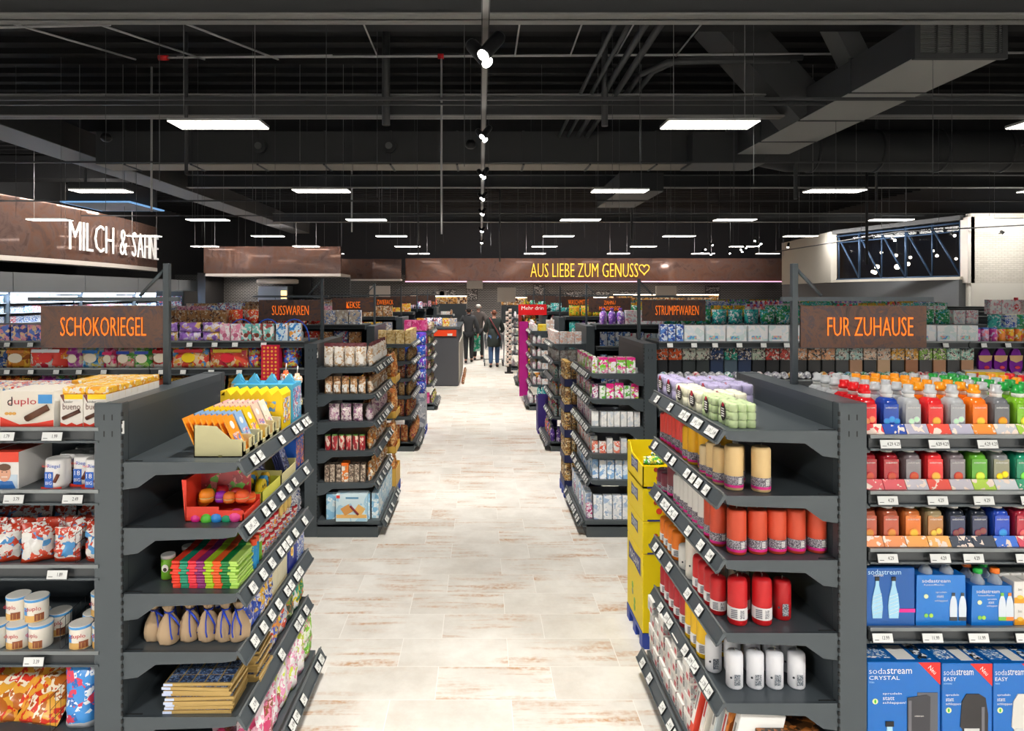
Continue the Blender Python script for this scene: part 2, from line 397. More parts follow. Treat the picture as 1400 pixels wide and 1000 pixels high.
duct('short stepped duct running on below the girders', G().box(4.7, 6.2, 21.8, 26, 5.6, 6.2, DUCT).box(4.7, 6.2, 21.8, 26, 5.58, 5.6, DUCTU))
g = G(); pts = [(8.2, 19.9, 7.4), (8.3, 19.7, 6.9), (8.7, 19.5, 6.55), (9.3, 19.4, 6.4)]+[(9.3+i*1.5, 19.4, 6.4) for i in range(1, 12)]
g.tube(pts, .62, DUCT, 20)
d = duct('thick round duct with an elbow running toward the side wall', g)
for i in range(8): ob('joint_ring', G().tube([(9.9+i*1.9, 19.4, 6.4), (9.98+i*1.9, 19.4, 6.4)], .65, PIPE, 20), d)
g = G().box(-11, 6, 18.4, 19.3, 5.82, 6.75, DUCT).box(-11, 6, 18.4, 19.3, 5.8, 5.82, M('duct_under_lit2', 'a8a297', .6))  # underside slab has bounced light put into its colour
d = duct('long rectangular duct crossing the hall above the lamps', g)
for i in range(9): ob('joint_ring', G().box(-10.2+i*1.9, -10.14+i*1.9, 18.38, 19.32, 5.78, 6.77, PIPE), d)
for x in (-6.3, -2.6): ob('nozzle', G().tube([(x, 18.42, 6.3), (x, 18.25, 6.3)], .2, PIPE, 16).tube([(x, 18.26, 6.3), (x, 18.2, 6.3)], .1, DUCTU, 12), d)
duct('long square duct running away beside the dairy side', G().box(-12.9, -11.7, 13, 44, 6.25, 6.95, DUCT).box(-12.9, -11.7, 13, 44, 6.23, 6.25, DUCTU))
for i, x in enumerate((2.25, 2.5, 2.78, 3.05)):
    tag(ob('roof_pipe', G().tube([(x, 9.8, 6.62+i*.02), (x, 14.2, 6.62), (x, 20, 6.6)], .045 if i < 2 else .065, PIPE, 8)), 'dark roof pipe of a set of four, %s from the spotlight track' % nth(i), 'pipe', 'four pipes running along under the roof')
for i, (x, z) in enumerate(((3.35, 6.7), (3.6, 6.75))):
    tag(ob('roof_pipe', G().tube([(x, 15.5, z), (x, 13.5, z), (x+.4, 12.9, z+.05), (x+2.8, 12.8, z+.05)], .06, PIPE, 8)), ('lower' if i == 0 else 'upper')+' bent roof pipe turning toward the square duct', 'pipe')
for i, (y, z) in enumerate(((14.9, 6.15), (13.3, 6.0), (17.2, 5.6), (23.0, 5.4), (24, 5.55), (29, 5.6), (11.3, 5.5))):
    tag(ob('cable_tray', G().box(-18, 20, y-.03, y+.03, z, z+.045, PIPE)), 'thin dark cable tray crossing the hall, %s in order of depth' % nth(sorted([11.3, 13.3, 14.9, 17.2, 23.0, 24, 29]).index(y)), 'cable tray', 'cable trays crossing the hall')
# white sprinkler pipes
t = ob('sprinkler_pipe', G().tube([(-6.6, 14, 7.25), (-.9, 14, 7.27), (4, 14, 7.3), (14, 14, 7.36)], .026, WPIPE, 8)); tag(t, 'thin white sprinkler pipe crossing above the aisle', 'pipe')
ob('red_coupling', G().tube([(-.93, 14, 7.27), (-.8, 14, 7.27)], .06, RED, 8), t)
for x in (-1.9, 1.1, 2.3, 3.3, 4.6): ob('branch_pipe', G().tube([(x-.35, 14, 7.28), (x-.35, 11.9, 7.3)], .018, WPIPE, 6), t)
t = ob('sprinkler_pipe', G().tube([(-12, 12, 7.0), (-6.9, 12, 7.12)], .026, WPIPE, 8).tube([(-6.9, 13.9, 7.2), (-5.2, 13.9, 7.22), (-3.2, 13.9, 7.25)], .022, WPIPE, 8)); tag(t, 'white sprinkler pipe with slanting branches above the dairy sign side', 'pipe')
for x in (-8.2, -6.7, -5.1): ob('branch_pipe', G().tube([(x-.4, 11, 6.9), (x+.7, 14, 7.2)], .02, WPIPE, 6), t)
ob('red_coupling', G().tube([(-6.95, 13.9, 7.2), (-6.75, 13.9, 7.2)], .06, RED, 8), t)
tag(ob('drop_pipe', G().tube([(-.85, 14, 7.3), (-.85, 14, 3.4)], .022, WPIPE, 8)), 'long white pipe dropping straight down beside the spotlight track', 'pipe')
for i, (x, y, z0, w) in enumerate(((-6.4, 14, 4.7, .04), (-2.1, 14.3, 5.85, .09), (2.7, 14.0, 5.75, .07), (-9.2, 18, 4.4, .03), (0.9, 30, 3.6, .04), (-2.9, 30, 3.9, .04), (6.1, 26, 4.3, .04), (14.4, 24, 3.2, .05), (-5.2, 26, 4.6, .03), (9.3, 19, 4.9, .06), (12.3, 20, 4.6, .04), (-13.5, 22, 5.2, .05))):
    tag(ob('hanging_conduit', G().tube([(x, y, 8.45), (x, y, z0)], w, PIPE if w > .035 else WPIPE, 8)), '%s vertical conduit hanging from the roof, %s from the dairy side' % ('thick' if w > .05 else 'thin', nth(sorted([-6.4, -2.1, 2.7, -9.2, .9, -2.9, 6.1, 14.4, -5.2, 9.3, 12.3, -13.5]).index(x))), 'conduit', 'vertical conduits from the roof')
# hanging lamps
LED = M('lamp_diffuser', 'fffaf2', .4, emit=7)
LOUV = M('lamp_louvre', 'd8d8d8', .4)
g = G().box(-.76, .76, -.26, .26, 0, .045, M('lamp_body', 'c9c9c7', .4))
lens = G().box(-.75, .75, -.25, .25, -.012, 0, LED)
for i in range(26): lens.box(-.735+i*.0588, -.733+i*.0588, -.25, .25, -.02, -.012, LOUV)
wire = G()
for x in (-.6, .6): wire.tube([(x, 0, .045), (x, 0, 3.5)], .006, M('wire_grey', '9a9a9a', .5), 4)
lampP = Proto('pendant_strip_lamp', 'lamp', '', g, [('diffuser', lens), ('suspension_wire', wire)])
COLN = {-16.6: 'nearest the dairy wall', -10.5: 'second from the dairy wall', -4.4: 'just on the sweets side of the track', 3.85: 'just on the household side of the track', 9.8: 'second from the side window', 15.8: 'next to the side window', 20.4: 'by the pale brick wall'}
for j, y in enumerate(LAMP_Y):
    for x in LAMP_X:
        if y < 0: continue
        lampP.put((x, y, LAMP_Z-.05), label='bright strip lamp, %s row back, column %s' % (nth(j-2), COLN[x]), group='pendant strip lamps')
# unlit ceiling fixture wires (fine steel cables)
w1 = Proto('steel_cable', 'cable', '', G().tube([(0, 0, 0), (0, 0, 4.6)], .0055, M('cable', '5e6062', .5), 4))
k = 0
for y in (10.9, 14, 17.9, 21, 24.8, 31.8):
    for x in [-13+i*(1.85 if y > 15 else 2.6) for i in range(16)]:
        w1.put((x+rr(-.5, .5), y+rr(-.4, .4), rr(3.9, 4.3)), label='thin steel cable hanging from the roof, %s of its set' % nth(k), group='thin steel cables hanging from the roof'); k += 1
# small loudspeakers / sensors hanging
for i, (x, y, z) in enumerate(((-.25, 16.2, 5.85), (-9.6, 16.5, 6.1), (12.1, 14.2, 5.4), (9.6, 10.9, 4.9))):
    o = ob('ceiling_speaker', G().lathe([(.02, .13), (.1, .11), (.14, .03), (.14, -.03), (.08, -.09), (.02, -.1)], BLACK, 14), None, (x, y, z))
    tag(o, ['round black speaker hanging beside the spotlight track', 'round black speaker hanging above the dairy side', 'grey dome hanging under the round duct', 'grey dome hanging near the brick wall side'][i], 'speaker')
    ob('rod', G().tube([(0, 0, .1), (0, 0, 2.2)], .01, PIPE, 5), o)
# spotlight track
TR = M('track_grey', '8d8a86', .4, .3)
t = ob('spotlight_track', G().box(TRACK_X-.05, TRACK_X-.035, 2, 44, TRACK_Z-.05, TRACK_Z+.02, BLACK).box(TRACK_X+.035, TRACK_X+.05, 2, 44, TRACK_Z-.05, TRACK_Z+.02, BLACK).box(TRACK_X-.035, TRACK_X+.035, 2, 44, TRACK_Z-.02, TRACK_Z+.02, TR))
tag(t, 'long light track running down the middle above the aisle', 'light track')
g = G()
for y in range(4, 44, 4): g.tube([(TRACK_X, y, TRACK_Z), (TRACK_X, y, 8.4)], .008, PIPE, 4)
ob('rod', g, t)
BULB = M('spot_lens', 'fffdf6', .4, emit=14)
body = G().lathe([(.055, .02), (.062, .06), (.062, .30), (.05, .33)], M('spot_body', '2a2b2d', .35, .3), 18)
lens = G().lathe([(.001, .012), (.052, .012), (.052, .02)], BULB, 18)
arm = G().box(-.015, .015, .05, .08, .15, .5, BLACK)
spotP = Proto('track_spotlight', 'spotlight', '', body, [('lens', lens), ('bracket', G().tube([(0, 0, .2), (0, .09, .3), (0, .12, .36)], .014, BLACK, 6))])
for i, (y, _) in enumerate(SPOTS[1:]):
    for s in (-1, 1):
        spotP.put((TRACK_X+s*.06-s*.02, y+(.25 if s > 0 else 0), TRACK_Z-.36), rx=R(-28), ry=R(-s*34), sc=1.45 if i < 2 else 1, label='black cylinder spotlight of the %s pair on the track, turned to the %s' % (nth(i), 'sweets side' if s < 0 else 'candle side'), group='spotlights on the middle track')
# ---------------------------------------------------------------- dairy wall
def ribbon(pts, z0, z1, t, m, under=None):
    g = G(); n = len(pts)
    for i in range(n-1):
        (x0, y0), (x1, y1) = pts[i], pts[i+1]
        vs = [(x0, y0, z0), (x1, y1, z0), (x1, y1, z1), (x0, y0, z1), (x0-t, y0, z0), (x1-t, y1, z0), (x1-t, y1, z1), (x0-t, y0, z1)]
        g.add(vs, [(0, 1, 2, 3), (7, 6, 5, 4), (3, 2, 6, 7)], m); g.add(vs, [(4, 5, 1, 0)], under or m)
        if i == n-2: g.add(vs, [(1, 5, 6, 2)], m)
        if i == 0: g.add(vs, [(0, 3, 7, 4)], m)
    return g
FP = [(-18.35-.75*((y-30.5)/7.5)**2 if y > 23 else -19.1, y) for y in (16, 19, 22, 24, 26, 28, 30, 32, 33.5, 35, 36, 37, 37.6, 38)]
LIP = M('fascia_lip', 'cdc6be', .5)
sg = ob('dairy_fascia', ribbon(FP, 3.62, 6.0, 1.0, RUSTF, LIP)); tag(sg, 'curved rust brown fascia with white MILCH & SAHNE letters over the dairy wall', 'sign fascia')
ob('lower_lip', ribbon([(x+.02, y) for x, y in FP], 3.42, 3.62, 1.0, LIP), sg)
def fx(y):
    for i in range(len(FP)-1):
        if FP[i][1] <= y <= FP[i+1][1]:
            t = (y-FP[i][1])/(FP[i+1][1]-FP[i][1]); return FP[i][0]*(1-t)+FP[i+1][0]*t
    return -19
g = G(); LW = M('letter_white_glow', 'fffdf8', .4, emit=.2)  # slight glow put into the white letter colour
px = dict(zip(range(11), (0,)*11)); word = 'MILCH & SAHNE'; cxs = [98, 113, 121, 137, 151, 0, 168, 0, 184, 194.5, 199, 207, 213]
def yat(px_):   # where a sight line from the entrance meets the fascia
    r = (px_-657)/880; y = 20.
    while y < 37.9 and fx(y) < r*y: y += .02
    return y
edges = [(92, 107), (110.5, 115.5), (118.5, 132), (133, 146), (147.5, 159.5), None, (165.5, 175), None, (179, 188), (188.5, 198), (198.5, 205), (205.5, 211), (211.5, 215)]
ya_, yb_ = yat(91), yat(216)
adv = []; tot = 0
for ch in word:
    w_ = .28 if ch == ' ' else (text_geo(ch, 0, 2)[2][1]-text_geo(ch, 0, 2)[2][0]); adv.append((tot, w_)); tot += w_+.09
sc_ = (yb_-ya_)/(tot-.09)
for ch, (t0, w_) in zip(word, adv):
    if ch == ' ': continue
    y0_, y1_ = ya_+t0*sc_, ya_+(t0+w_)*sc_; yc = (y0_+y1_)/2
    rgt = Vector((fx(y1_)-fx(y0_), y1_-y0_, 0)); nrm = Vector((rgt.y, -rgt.x, 0)).normalized()
    g.text(ch, Vector((fx(yc), yc, 4.74))+nrm*.1, 1.3, LW, right=rgt, width=(lambda q: (q[1]-q[0])*sc_)(text_geo(ch, .03, 2, -.018)[2]), ext=.03, off=-.018)
ob('lettering', g, sg)
# refrigerated cabinets
COOLM = M('cooler_light', 'cfe2ff', .5, emit=1.1)
for i in range(6):
    y0 = 16+i*4.6; y1 = y0+4.55; x = -18.5
    c = ob('dairy_cooler', G().box(x-1.0, x-.9, y0, y1, 0, 2.95, M('cooler_white', 'dfe6ee', .4)).box(x-1, x+.1, y0, y1, 0, .35, SLATE)); tag(c, 'open dairy cooler with lit bluish shelves, %s along the dairy wall' % nth(i), 'cooler', 'dairy coolers under the curved fascia')
    ob('canopy', G().box(x-1.0, x+.22, y0, y1, 2.16, 2.95, M('cooler_grey', '6d7072', .45)), c)
    ob('light_bar', G().box(x-.1, x+.08, y0+.05, y1-.05, 2.11, 2.16, COOLM), c)
    for z in (.55, .95, 1.35, 1.75): ob('shelf', G().box(x-.9, x, y0, y1, z-.03, z, M('cooler_shelf', 'c6d0da', .4)), c)
    ob('side_panel', G().box(x-.95, x+.1, y1-.03, y1+.03, .3, 2.2, SLATE), c)
    area('cooler_light', (x+.12, (y0+y1)/2, 2.1), .1, 4.2, 130, (.75, .87, 1), rot=(0, R(30), 0))
CP = [Proto('yoghurt_carton', 'carton', '', G().box(-.06, .06, -.21, .21, 0, .26, P(a, b, c, scale=14))) for a, b, c in (('e8f1fb', '3f7fd0', 'ffffff'), ('f4f7fb', '87b4e6', '2a5aa8'), ('ffffff', 'b9c9dc', 'd0506a'))]
k = 0
for i in range(6):
    for zi, z in enumerate((.95, 1.35, 1.75)):
        for j in range(10):
            y = 16.3+i*4.6+j*.44
            CP[random.randrange(3)].put((-18.62+rr(-.02, .02), y, z), label='cold dairy carton, %s shelf of cooler %s, %s along' % (('lower', 'middle', 'upper')[zi], 'ABCDEF'[i] if 0 else nth(i), nth(j)), group='cartons in the dairy coolers')
# blue framed ceiling raft and fascia light
tag(ob('ceiling_raft', G().box(-13.07, -10.9, 20, 22.2, 4.95, 4.99, M('raft_blue', '7fb4ea', .5, emit=.5)).box(-12.97, -11.0, 20.1, 22.1, 4.94, 4.952, BLACK).box(-12.9, -11.1, 20.1, 22.1, 4.99, 5.6, DUCT)), 'flat black ceiling raft edged with a thin blue line above the dairy sign', 'ceiling raft')
# ---------------------------------------------------------------- far fascias and counters
PINK = M('light_line', 'e9a9c8', .4, emit=1.2)
f = ob('counter_fascia', G().box(-5.6, 22.8, 48, 48.4, 3.05, 4.75, RUSTF)); tag(f, 'long rust brown fascia with golden AUS LIEBE ZUM GENUSS letters', 'sign fascia')
ob('light_strip', G().box(-5.6, 22.8, 47.9, 48, 2.98, 3.05, PINK), f)
GOLD = M('gold_glow', 'f6c445', .35, .2, emit=.55)  # glow put into the gold, for letters and printed rings
g = G().text('AUS LIEBE ZUM GENUSS', ((799-657)*47.8/880, 47.85, 3.86), 1.02, GOLD, width=147*47.8/880, ext=.05, off=-.016)
hx, hz = (881-657)*47.8/880, 3.95
g.tube([(hx+.38*16*math.sin(t)**3/16, 47.85, hz+.42*(13*math.cos(t)-5*math.cos(2*t)-2*math.cos(3*t)-math.cos(4*t))/16) for t in [2*math.pi*i/24 for i in range(24)]], .04, GOLD, 6, closed=True)
ob('lettering', g, f)
f = ob('counter_fascia', G().box(-17.2, -8.7, 40, 40.3, 3.36, 5.05, RUSTF)); tag(f, 'plain rust brown fascia over the service counter behind the sweets', 'sign fascia')
ob('soffit', G().box(-17.2, -8.7, 40.0, 43, 3.2, 3.36, LIP), f)
f = ob('counter_fascia', G().box(-10.2, -5.7, 46, 46.3, 3.15, 4.6, RUSTF)); tag(f, 'short rust brown fascia between the two longer fascias', 'sign fascia')
ob('soffit', G().box(-10.2, -5.7, 45.9, 47, 3.05, 3.15, LIP), f)
# back wall under the fascias: dark brick with pale joints
def brickmat(nm, c1, c2, mort, sc, bw=.5, rh=.25, ms=.02):
    m = bpy.data.materials.new(nm); m.use_nodes = True; nt = m.node_tree; b = nt.nodes['Principled BSDF']; b.inputs['Roughness'].default_value = .5
    tc = nt.nodes.new('ShaderNodeTexCoord'); mp = nt.nodes.new('ShaderNodeMapping'); mp.inputs['Rotation'].default_value = (R(90), 0, 0)
    br = nt.nodes.new('ShaderNodeTexBrick'); br.inputs['Scale'].default_value = sc; br.inputs['Brick Width'].default_value = bw; br.inputs['Row Height'].default_value = rh
    br.inputs['Mortar Size'].default_value = ms
    for k, c in (('Color1', c1), ('Color2', c2), ('Mortar', mort)): br.inputs[k].default_value = (*srgb(c), 1)
    nt.links.new(tc.outputs['Object'], mp.inputs[0]); nt.links.new(mp.outputs[0], br.inputs['Vector']); nt.links.new(br.outputs[0], b.inputs['Base Color'])
    bp = nt.nodes.new('ShaderNodeBump'); bp.inputs['Strength'].default_value = .5; bp.inputs['Distance'].default_value = .02; bp.invert = True
    nt.links.new(br.outputs['Fac'], bp.inputs['Height']); nt.links.new(bp.outputs[0], b.inputs['Normal'])
    return m
DB = brickmat('dark_tiles', '232426', '303234', '8d8f8c', 2.6, .6, .25, .03)
struct('wall_1', G().box(-24, 24, 50.5, 50.8, 0, 3.6, DB)); struct('wall_2', G().box(-17.2, -8.7, 42.9, 43.1, 0, 3.3, DB))
struct('trim_9', G().box(-12.9, -11.2, 42.6, 42.9, 0, 3.3, WD)); struct('trim_10', G().box(-17.6, -17.1, 40, 43, 0, 3.4, BLACK))
boards = [(612, 405, 12), (645, 403, 8), (737, 398, 8), (783, 407, 13), (822, 407, 12), (860, 407, 13), (975, 400, 10), (600, 406, 8)]
CH = P('1d1e20', '26282a', 'b8bab6', '3a3c3e', scale=5, stretch=(1, 1, 2.4))
for i, (a, b, w) in enumerate(boards):
    x = (a-657)*50.3/880; z = 2.1+(402-b)*50.3/880; hw = w*50.3/880
    o = ob('menu_board', G().box(x-hw, x+hw, 50.38, 50.45, z-.45, z+.5, BLACK)); tag(o, 'black menu board with chalk writing, %s along the back counter' % nth(sorted(q[0] for q in boards).index(a)), 'menu board', 'menu boards over the back counter')
    ob('chalk_writing', G().box(x-hw+.05, x+hw-.05, 50.35, 50.38, z-.4, z+.45, CH), o)
for i, (a, b, c, d_, dsc) in enumerate(((680, 705, 393, 413, 'square pale panel above the shoppers'), (638, 660, 384, 395, 'small pale panel high beside the shoppers'), (897, 925, 391, 405, 'pale screen panel above the STRUMPFWAREN sign'), (505, 533, 391, 408, 'pale square panel above the ZWIEBACK sign'))):
    Y = 44; o = ob('notice_board', G().box((a-657)*Y/880, (b-657)*Y/880, Y, Y+.15, 2.1+(402-d_)*Y/880, 2.1+(402-c)*Y/880, M('panel_beige', 'b9b0a6', .6))); tag(o, dsc, 'panel')
# lit counter behind
for i, (x0, x1, zz) in enumerate(((-5, -1, 1.9), (1.5, 9, 1.8), (9.5, 17, 2.0))):
    o = ob('service_counter', G().box(x0, x1, 46, 47.6, 0, zz-.5, SLATE)); tag(o, 'lit service counter with displayed food, %s from the dairy side' % nth(i), 'counter', 'service counters at the back')
    ob('glass_case', G().box(x0, x1, 46, 47.4, zz-.5, zz, P('d9a861', '8a5a2a', 'f0e3c8', '5a3a2a', scale=3)), o)
    ob('light_bar', G().box(x0, x1, 45.95, 46.05, zz, zz+.06, M('warm_light', 'ffe9c8', .5, emit=4)), o)
for x in (-14, -4, 3, 9, 15): area('counter_light', (x, 47 if x > -10 else 41.5, 2.95), 4, .5, 160, (1, .85, .75))
# stainless oven and warm things on the sweets side counter
o = ob('bake_oven', G().rbox(-14.2, -12.3, 41, 42.2, 1.5, 2.6, .04, M('steel', '9aa3aa', .3, .8))); tag(o, 'steel baking oven under a round hood behind the sweets', 'oven')
ob('hood', G().lathe([(1.2, 2.75), (1.3, 2.8), (1.3, 3.0), (1.2, 3.05)], LIP, 24, c=(-13.1, 41.6)), o)
ob('glow_window', G().box(-12.7, -12.35, 40.96, 41, 1.8, 2.3, M('oven_glow', 'ffcf7a', .4, emit=2)), o)
tag(ob('counter_block', G().box(-17, -8.8, 40.4, 41, 0, 1.5, SLATE)), 'dark service counter front under the plain fascia', 'counter')
tag(ob('tall_cooler', G().rbox(-14.9, -13.6, 29.5, 31, 0, 2.25, .04, SLATE).box(-14.8, -13.7, 29.46, 29.5, .3, 2.0, P('dfe9f5', '9cc2e8', 'e35a6a', '3b6fb8', scale=7))), 'tall upright cooler with a glass front past the dairy shelves', 'cooler')
# ---------------------------------------------------------------- side wall with window opening
BR = brickmat('white_brick', 'd2ccc0', 'dad4c9', 'b0aa9e', 2.0, .5, .16, .012)
def wallseg(nm, p, q, z0, z1, m, t=.3):
    p = Vector((*p, 0)); q = Vector((*q, 0)); d = (q-p).normalized(); n = Vector((d.y, -d.x, 0))*t
    vs = []
    for z in (z0, z1): vs += [(v.x, v.y, z) for v in (p, q, q+n, p+n)]
    return struct(nm, G().add(vs, [(3, 2, 1, 0), (4, 5, 6, 7), (0, 1, 5, 4), (1, 2, 6, 5), (2, 3, 7, 6), (3, 0, 4, 7)], m))
A_, B_, C_, D_ = (19.6, 41.2), (18.6, 33.6), (20.35, 27.0), (23.5, 27.0)
WALLB = M('wall_panel_beige', 'c4beb2', .8)
wallseg('wall_3', A_, B_, 2.7, 5.35, WALLB); wallseg('wall_4', B_, C_, 2.7, 2.82, WALLB); wallseg('wall_5', B_, C_, 5.2, 5.4, M('trim_d', '2b2c2e', .6))
wallseg('wall_6', C_, D_, 2.55, 5.45, BR); wallseg('wall_7', A_, C_, 0, 2.7, M('band_grey', '5b5e61', .6)); wallseg('wall_8', C_, D_, 0, 2.55, M('wall_pale', 'd9d5cb', .7))
struct('trim_11', G().box(20.2, 20.5, 26.7, 27.1, 2.55, 5.3, LIP))
TB = M('truss_blue', '2f4560', .5, .4); Wd = Vector((C_[0]-B_[0], C_[1]-B_[1], 0)); Wn = Wd.normalized()
def wp(t, z, off=0): v = Vector((*B_, 0))+Wd*t; return (v.x+off, v.y, z)
o = ob('window_lattice', G().tube([wp(0, 2.85), wp(1, 2.85)], .05, TB, 6).tube([wp(0, 5.1), wp(1, 5.1)], .05, TB, 6).tube([wp(0, 4.75), wp(1, 4.75)], .035, TB, 6)); tag(o, 'dark blue steel truss standing in the side window opening', 'truss')
for i in range(6): ob('post', G().tube([wp(.02+i*.19, 2.8), wp(.02+i*.19, 5.3)], .06 if i % 2 else .035, TB, 6), o)
for i in range(5): ob('diagonal', G().tube([wp(.02+i*.19, 5.0), wp(.02+i*.19+.19, 2.85)], .045, TB, 6), o)
struct('window_1', G().add([wp(0, 2.82, .35), wp(1, 2.82, .35), wp(1, 5.2, .35), wp(0, 5.2, .35)], [(0, 1, 2, 3)], M('window_glass', '0c1420', .05, alpha=.35)))
struct('wall_9', G().box(25.5, 25.8, 25, 48, 2.5, 6, M('foyer_wall', '3a332c', .8)))
GL = M('globe_glow', 'fff0d8', .4, emit=8)
for i, (t, z, r) in enumerate(((.12, 3.3, .09), (.16, 3.55, .12), (.14, 3.25, .1), (.34, 3.5, .13), (.43, 3.62, .1), (.45, 3.95, .07), (.33, 4.1, .08), (.2, 4.3, .07), (.63, 4.2, .06), (.66, 3.95, .07), (.8, 3.75, .06), (.9, 4.3, .12))):
    v = wp(t, z); o = ob('globe_lamp', G().lathe([(r*math.sin(math.pi*k/8)+.001, -r*math.cos(math.pi*k/8)) for k in range(9)], GL, 12), None, (v[0]+2.4, v[1]+2.0, z)); tag(o, 'glowing lamp seen through the truss window, %s from the near pale panel' % nth(i), 'lamp', 'glowing lamps behind the truss window')
    ob('cord', G().tube([(0, 0, r), (0, 0, 6-z)], .01, BLACK, 4), o)
# side wall rail of spotlights
t = ob('wall_spot_rail', G().tube([(17.2, 38, 4.55), (17.9, 27.5, 4.75), (22, 25.5, 4.85)], .03, BLACK, 6)); tag(t, 'thin dark lighting rail along the side wall', 'light track')
for i, (x, y, z) in enumerate(((19.6, 26.6, 4.5), (17.9, 27.8, 4.4), (21.2, 26, 4.5))):
    spotP.put((x, y, z), rx=R(-60), ry=R(20), label='spotlight on the side wall rail, %s from the brick corner' % nth(i), group='spotlights on the side wall rail')
for i in range(12):
    x = 12+rr(0, 5); y = rr(34, 44); o = spotP.put((x, y, rr(4.3, 5.1)), rx=R(rr(-50, -20)), ry=R(rr(-40, 40)), label='small far spotlight hanging over the produce area, %s of the cluster' % nth(i), group='far spotlights over the produce area')
area('wall_wash', (17.5, 30, 5.2), .4, 8, 260, rot=(0, R(-40), 0)); area('wall_wash', (21.5, 25, 5.2), 3, .4, 90, rot=(R(40), 0, 0))
area('fascia_wash', (-16.2, 28, 6.6), .5, 14, 520, (1, .93, .86), rot=(0, R(52), 0)); area('fascia_wash', (8, 45, 5.6), 24, .5, 480, (1, .9, .88), rot=(R(50), 0, 0)); area('fascia_wash', (-12, 37.8, 5.8), 9, .5, 200, (1, .9, .85), rot=(R(50), 0, 0))
# ================================================================== SHELVING
ROWY = [2.53, 5.55, 8.57, 11.6, 14.62, 17.65, 20.7, 23.7, 26.7, 29.7]
SHN = ['top', 'second', 'third', 'fourth', 'fifth', 'bottom']
def price_tag_mesh(w, h, txt=None):
    g = G().box(-w/2, w/2, -.003, .003, -h/2, h/2, TAGF).box(-w/2+.002, w/2-.002, -.0045, -.003, -h/2+.002, h/2-.002, TAG)
    if txt: g.text(txt, (w*.14, -.0052, .001), h*.38, INK, wf=.7)
    g.box(-w*.4, -w*.2, -.0054, -.0045, -h*.22, -h*.17, INK)
    return g.mesh('price_tag')
TAGS = [price_tag_mesh(.056, .044, t) for t in ('1.99', '2.49', '0.99', '1.29')]
TAGM = price_tag_mesh(.052, .040)
TAGL = {t: price_tag_mesh(.082, .036, t) for t in ('1.79', '1.99', '3.79', '2.49', '1.89', '3.39', '4.29', '4.29 4.29', '11.99', '13.99')}
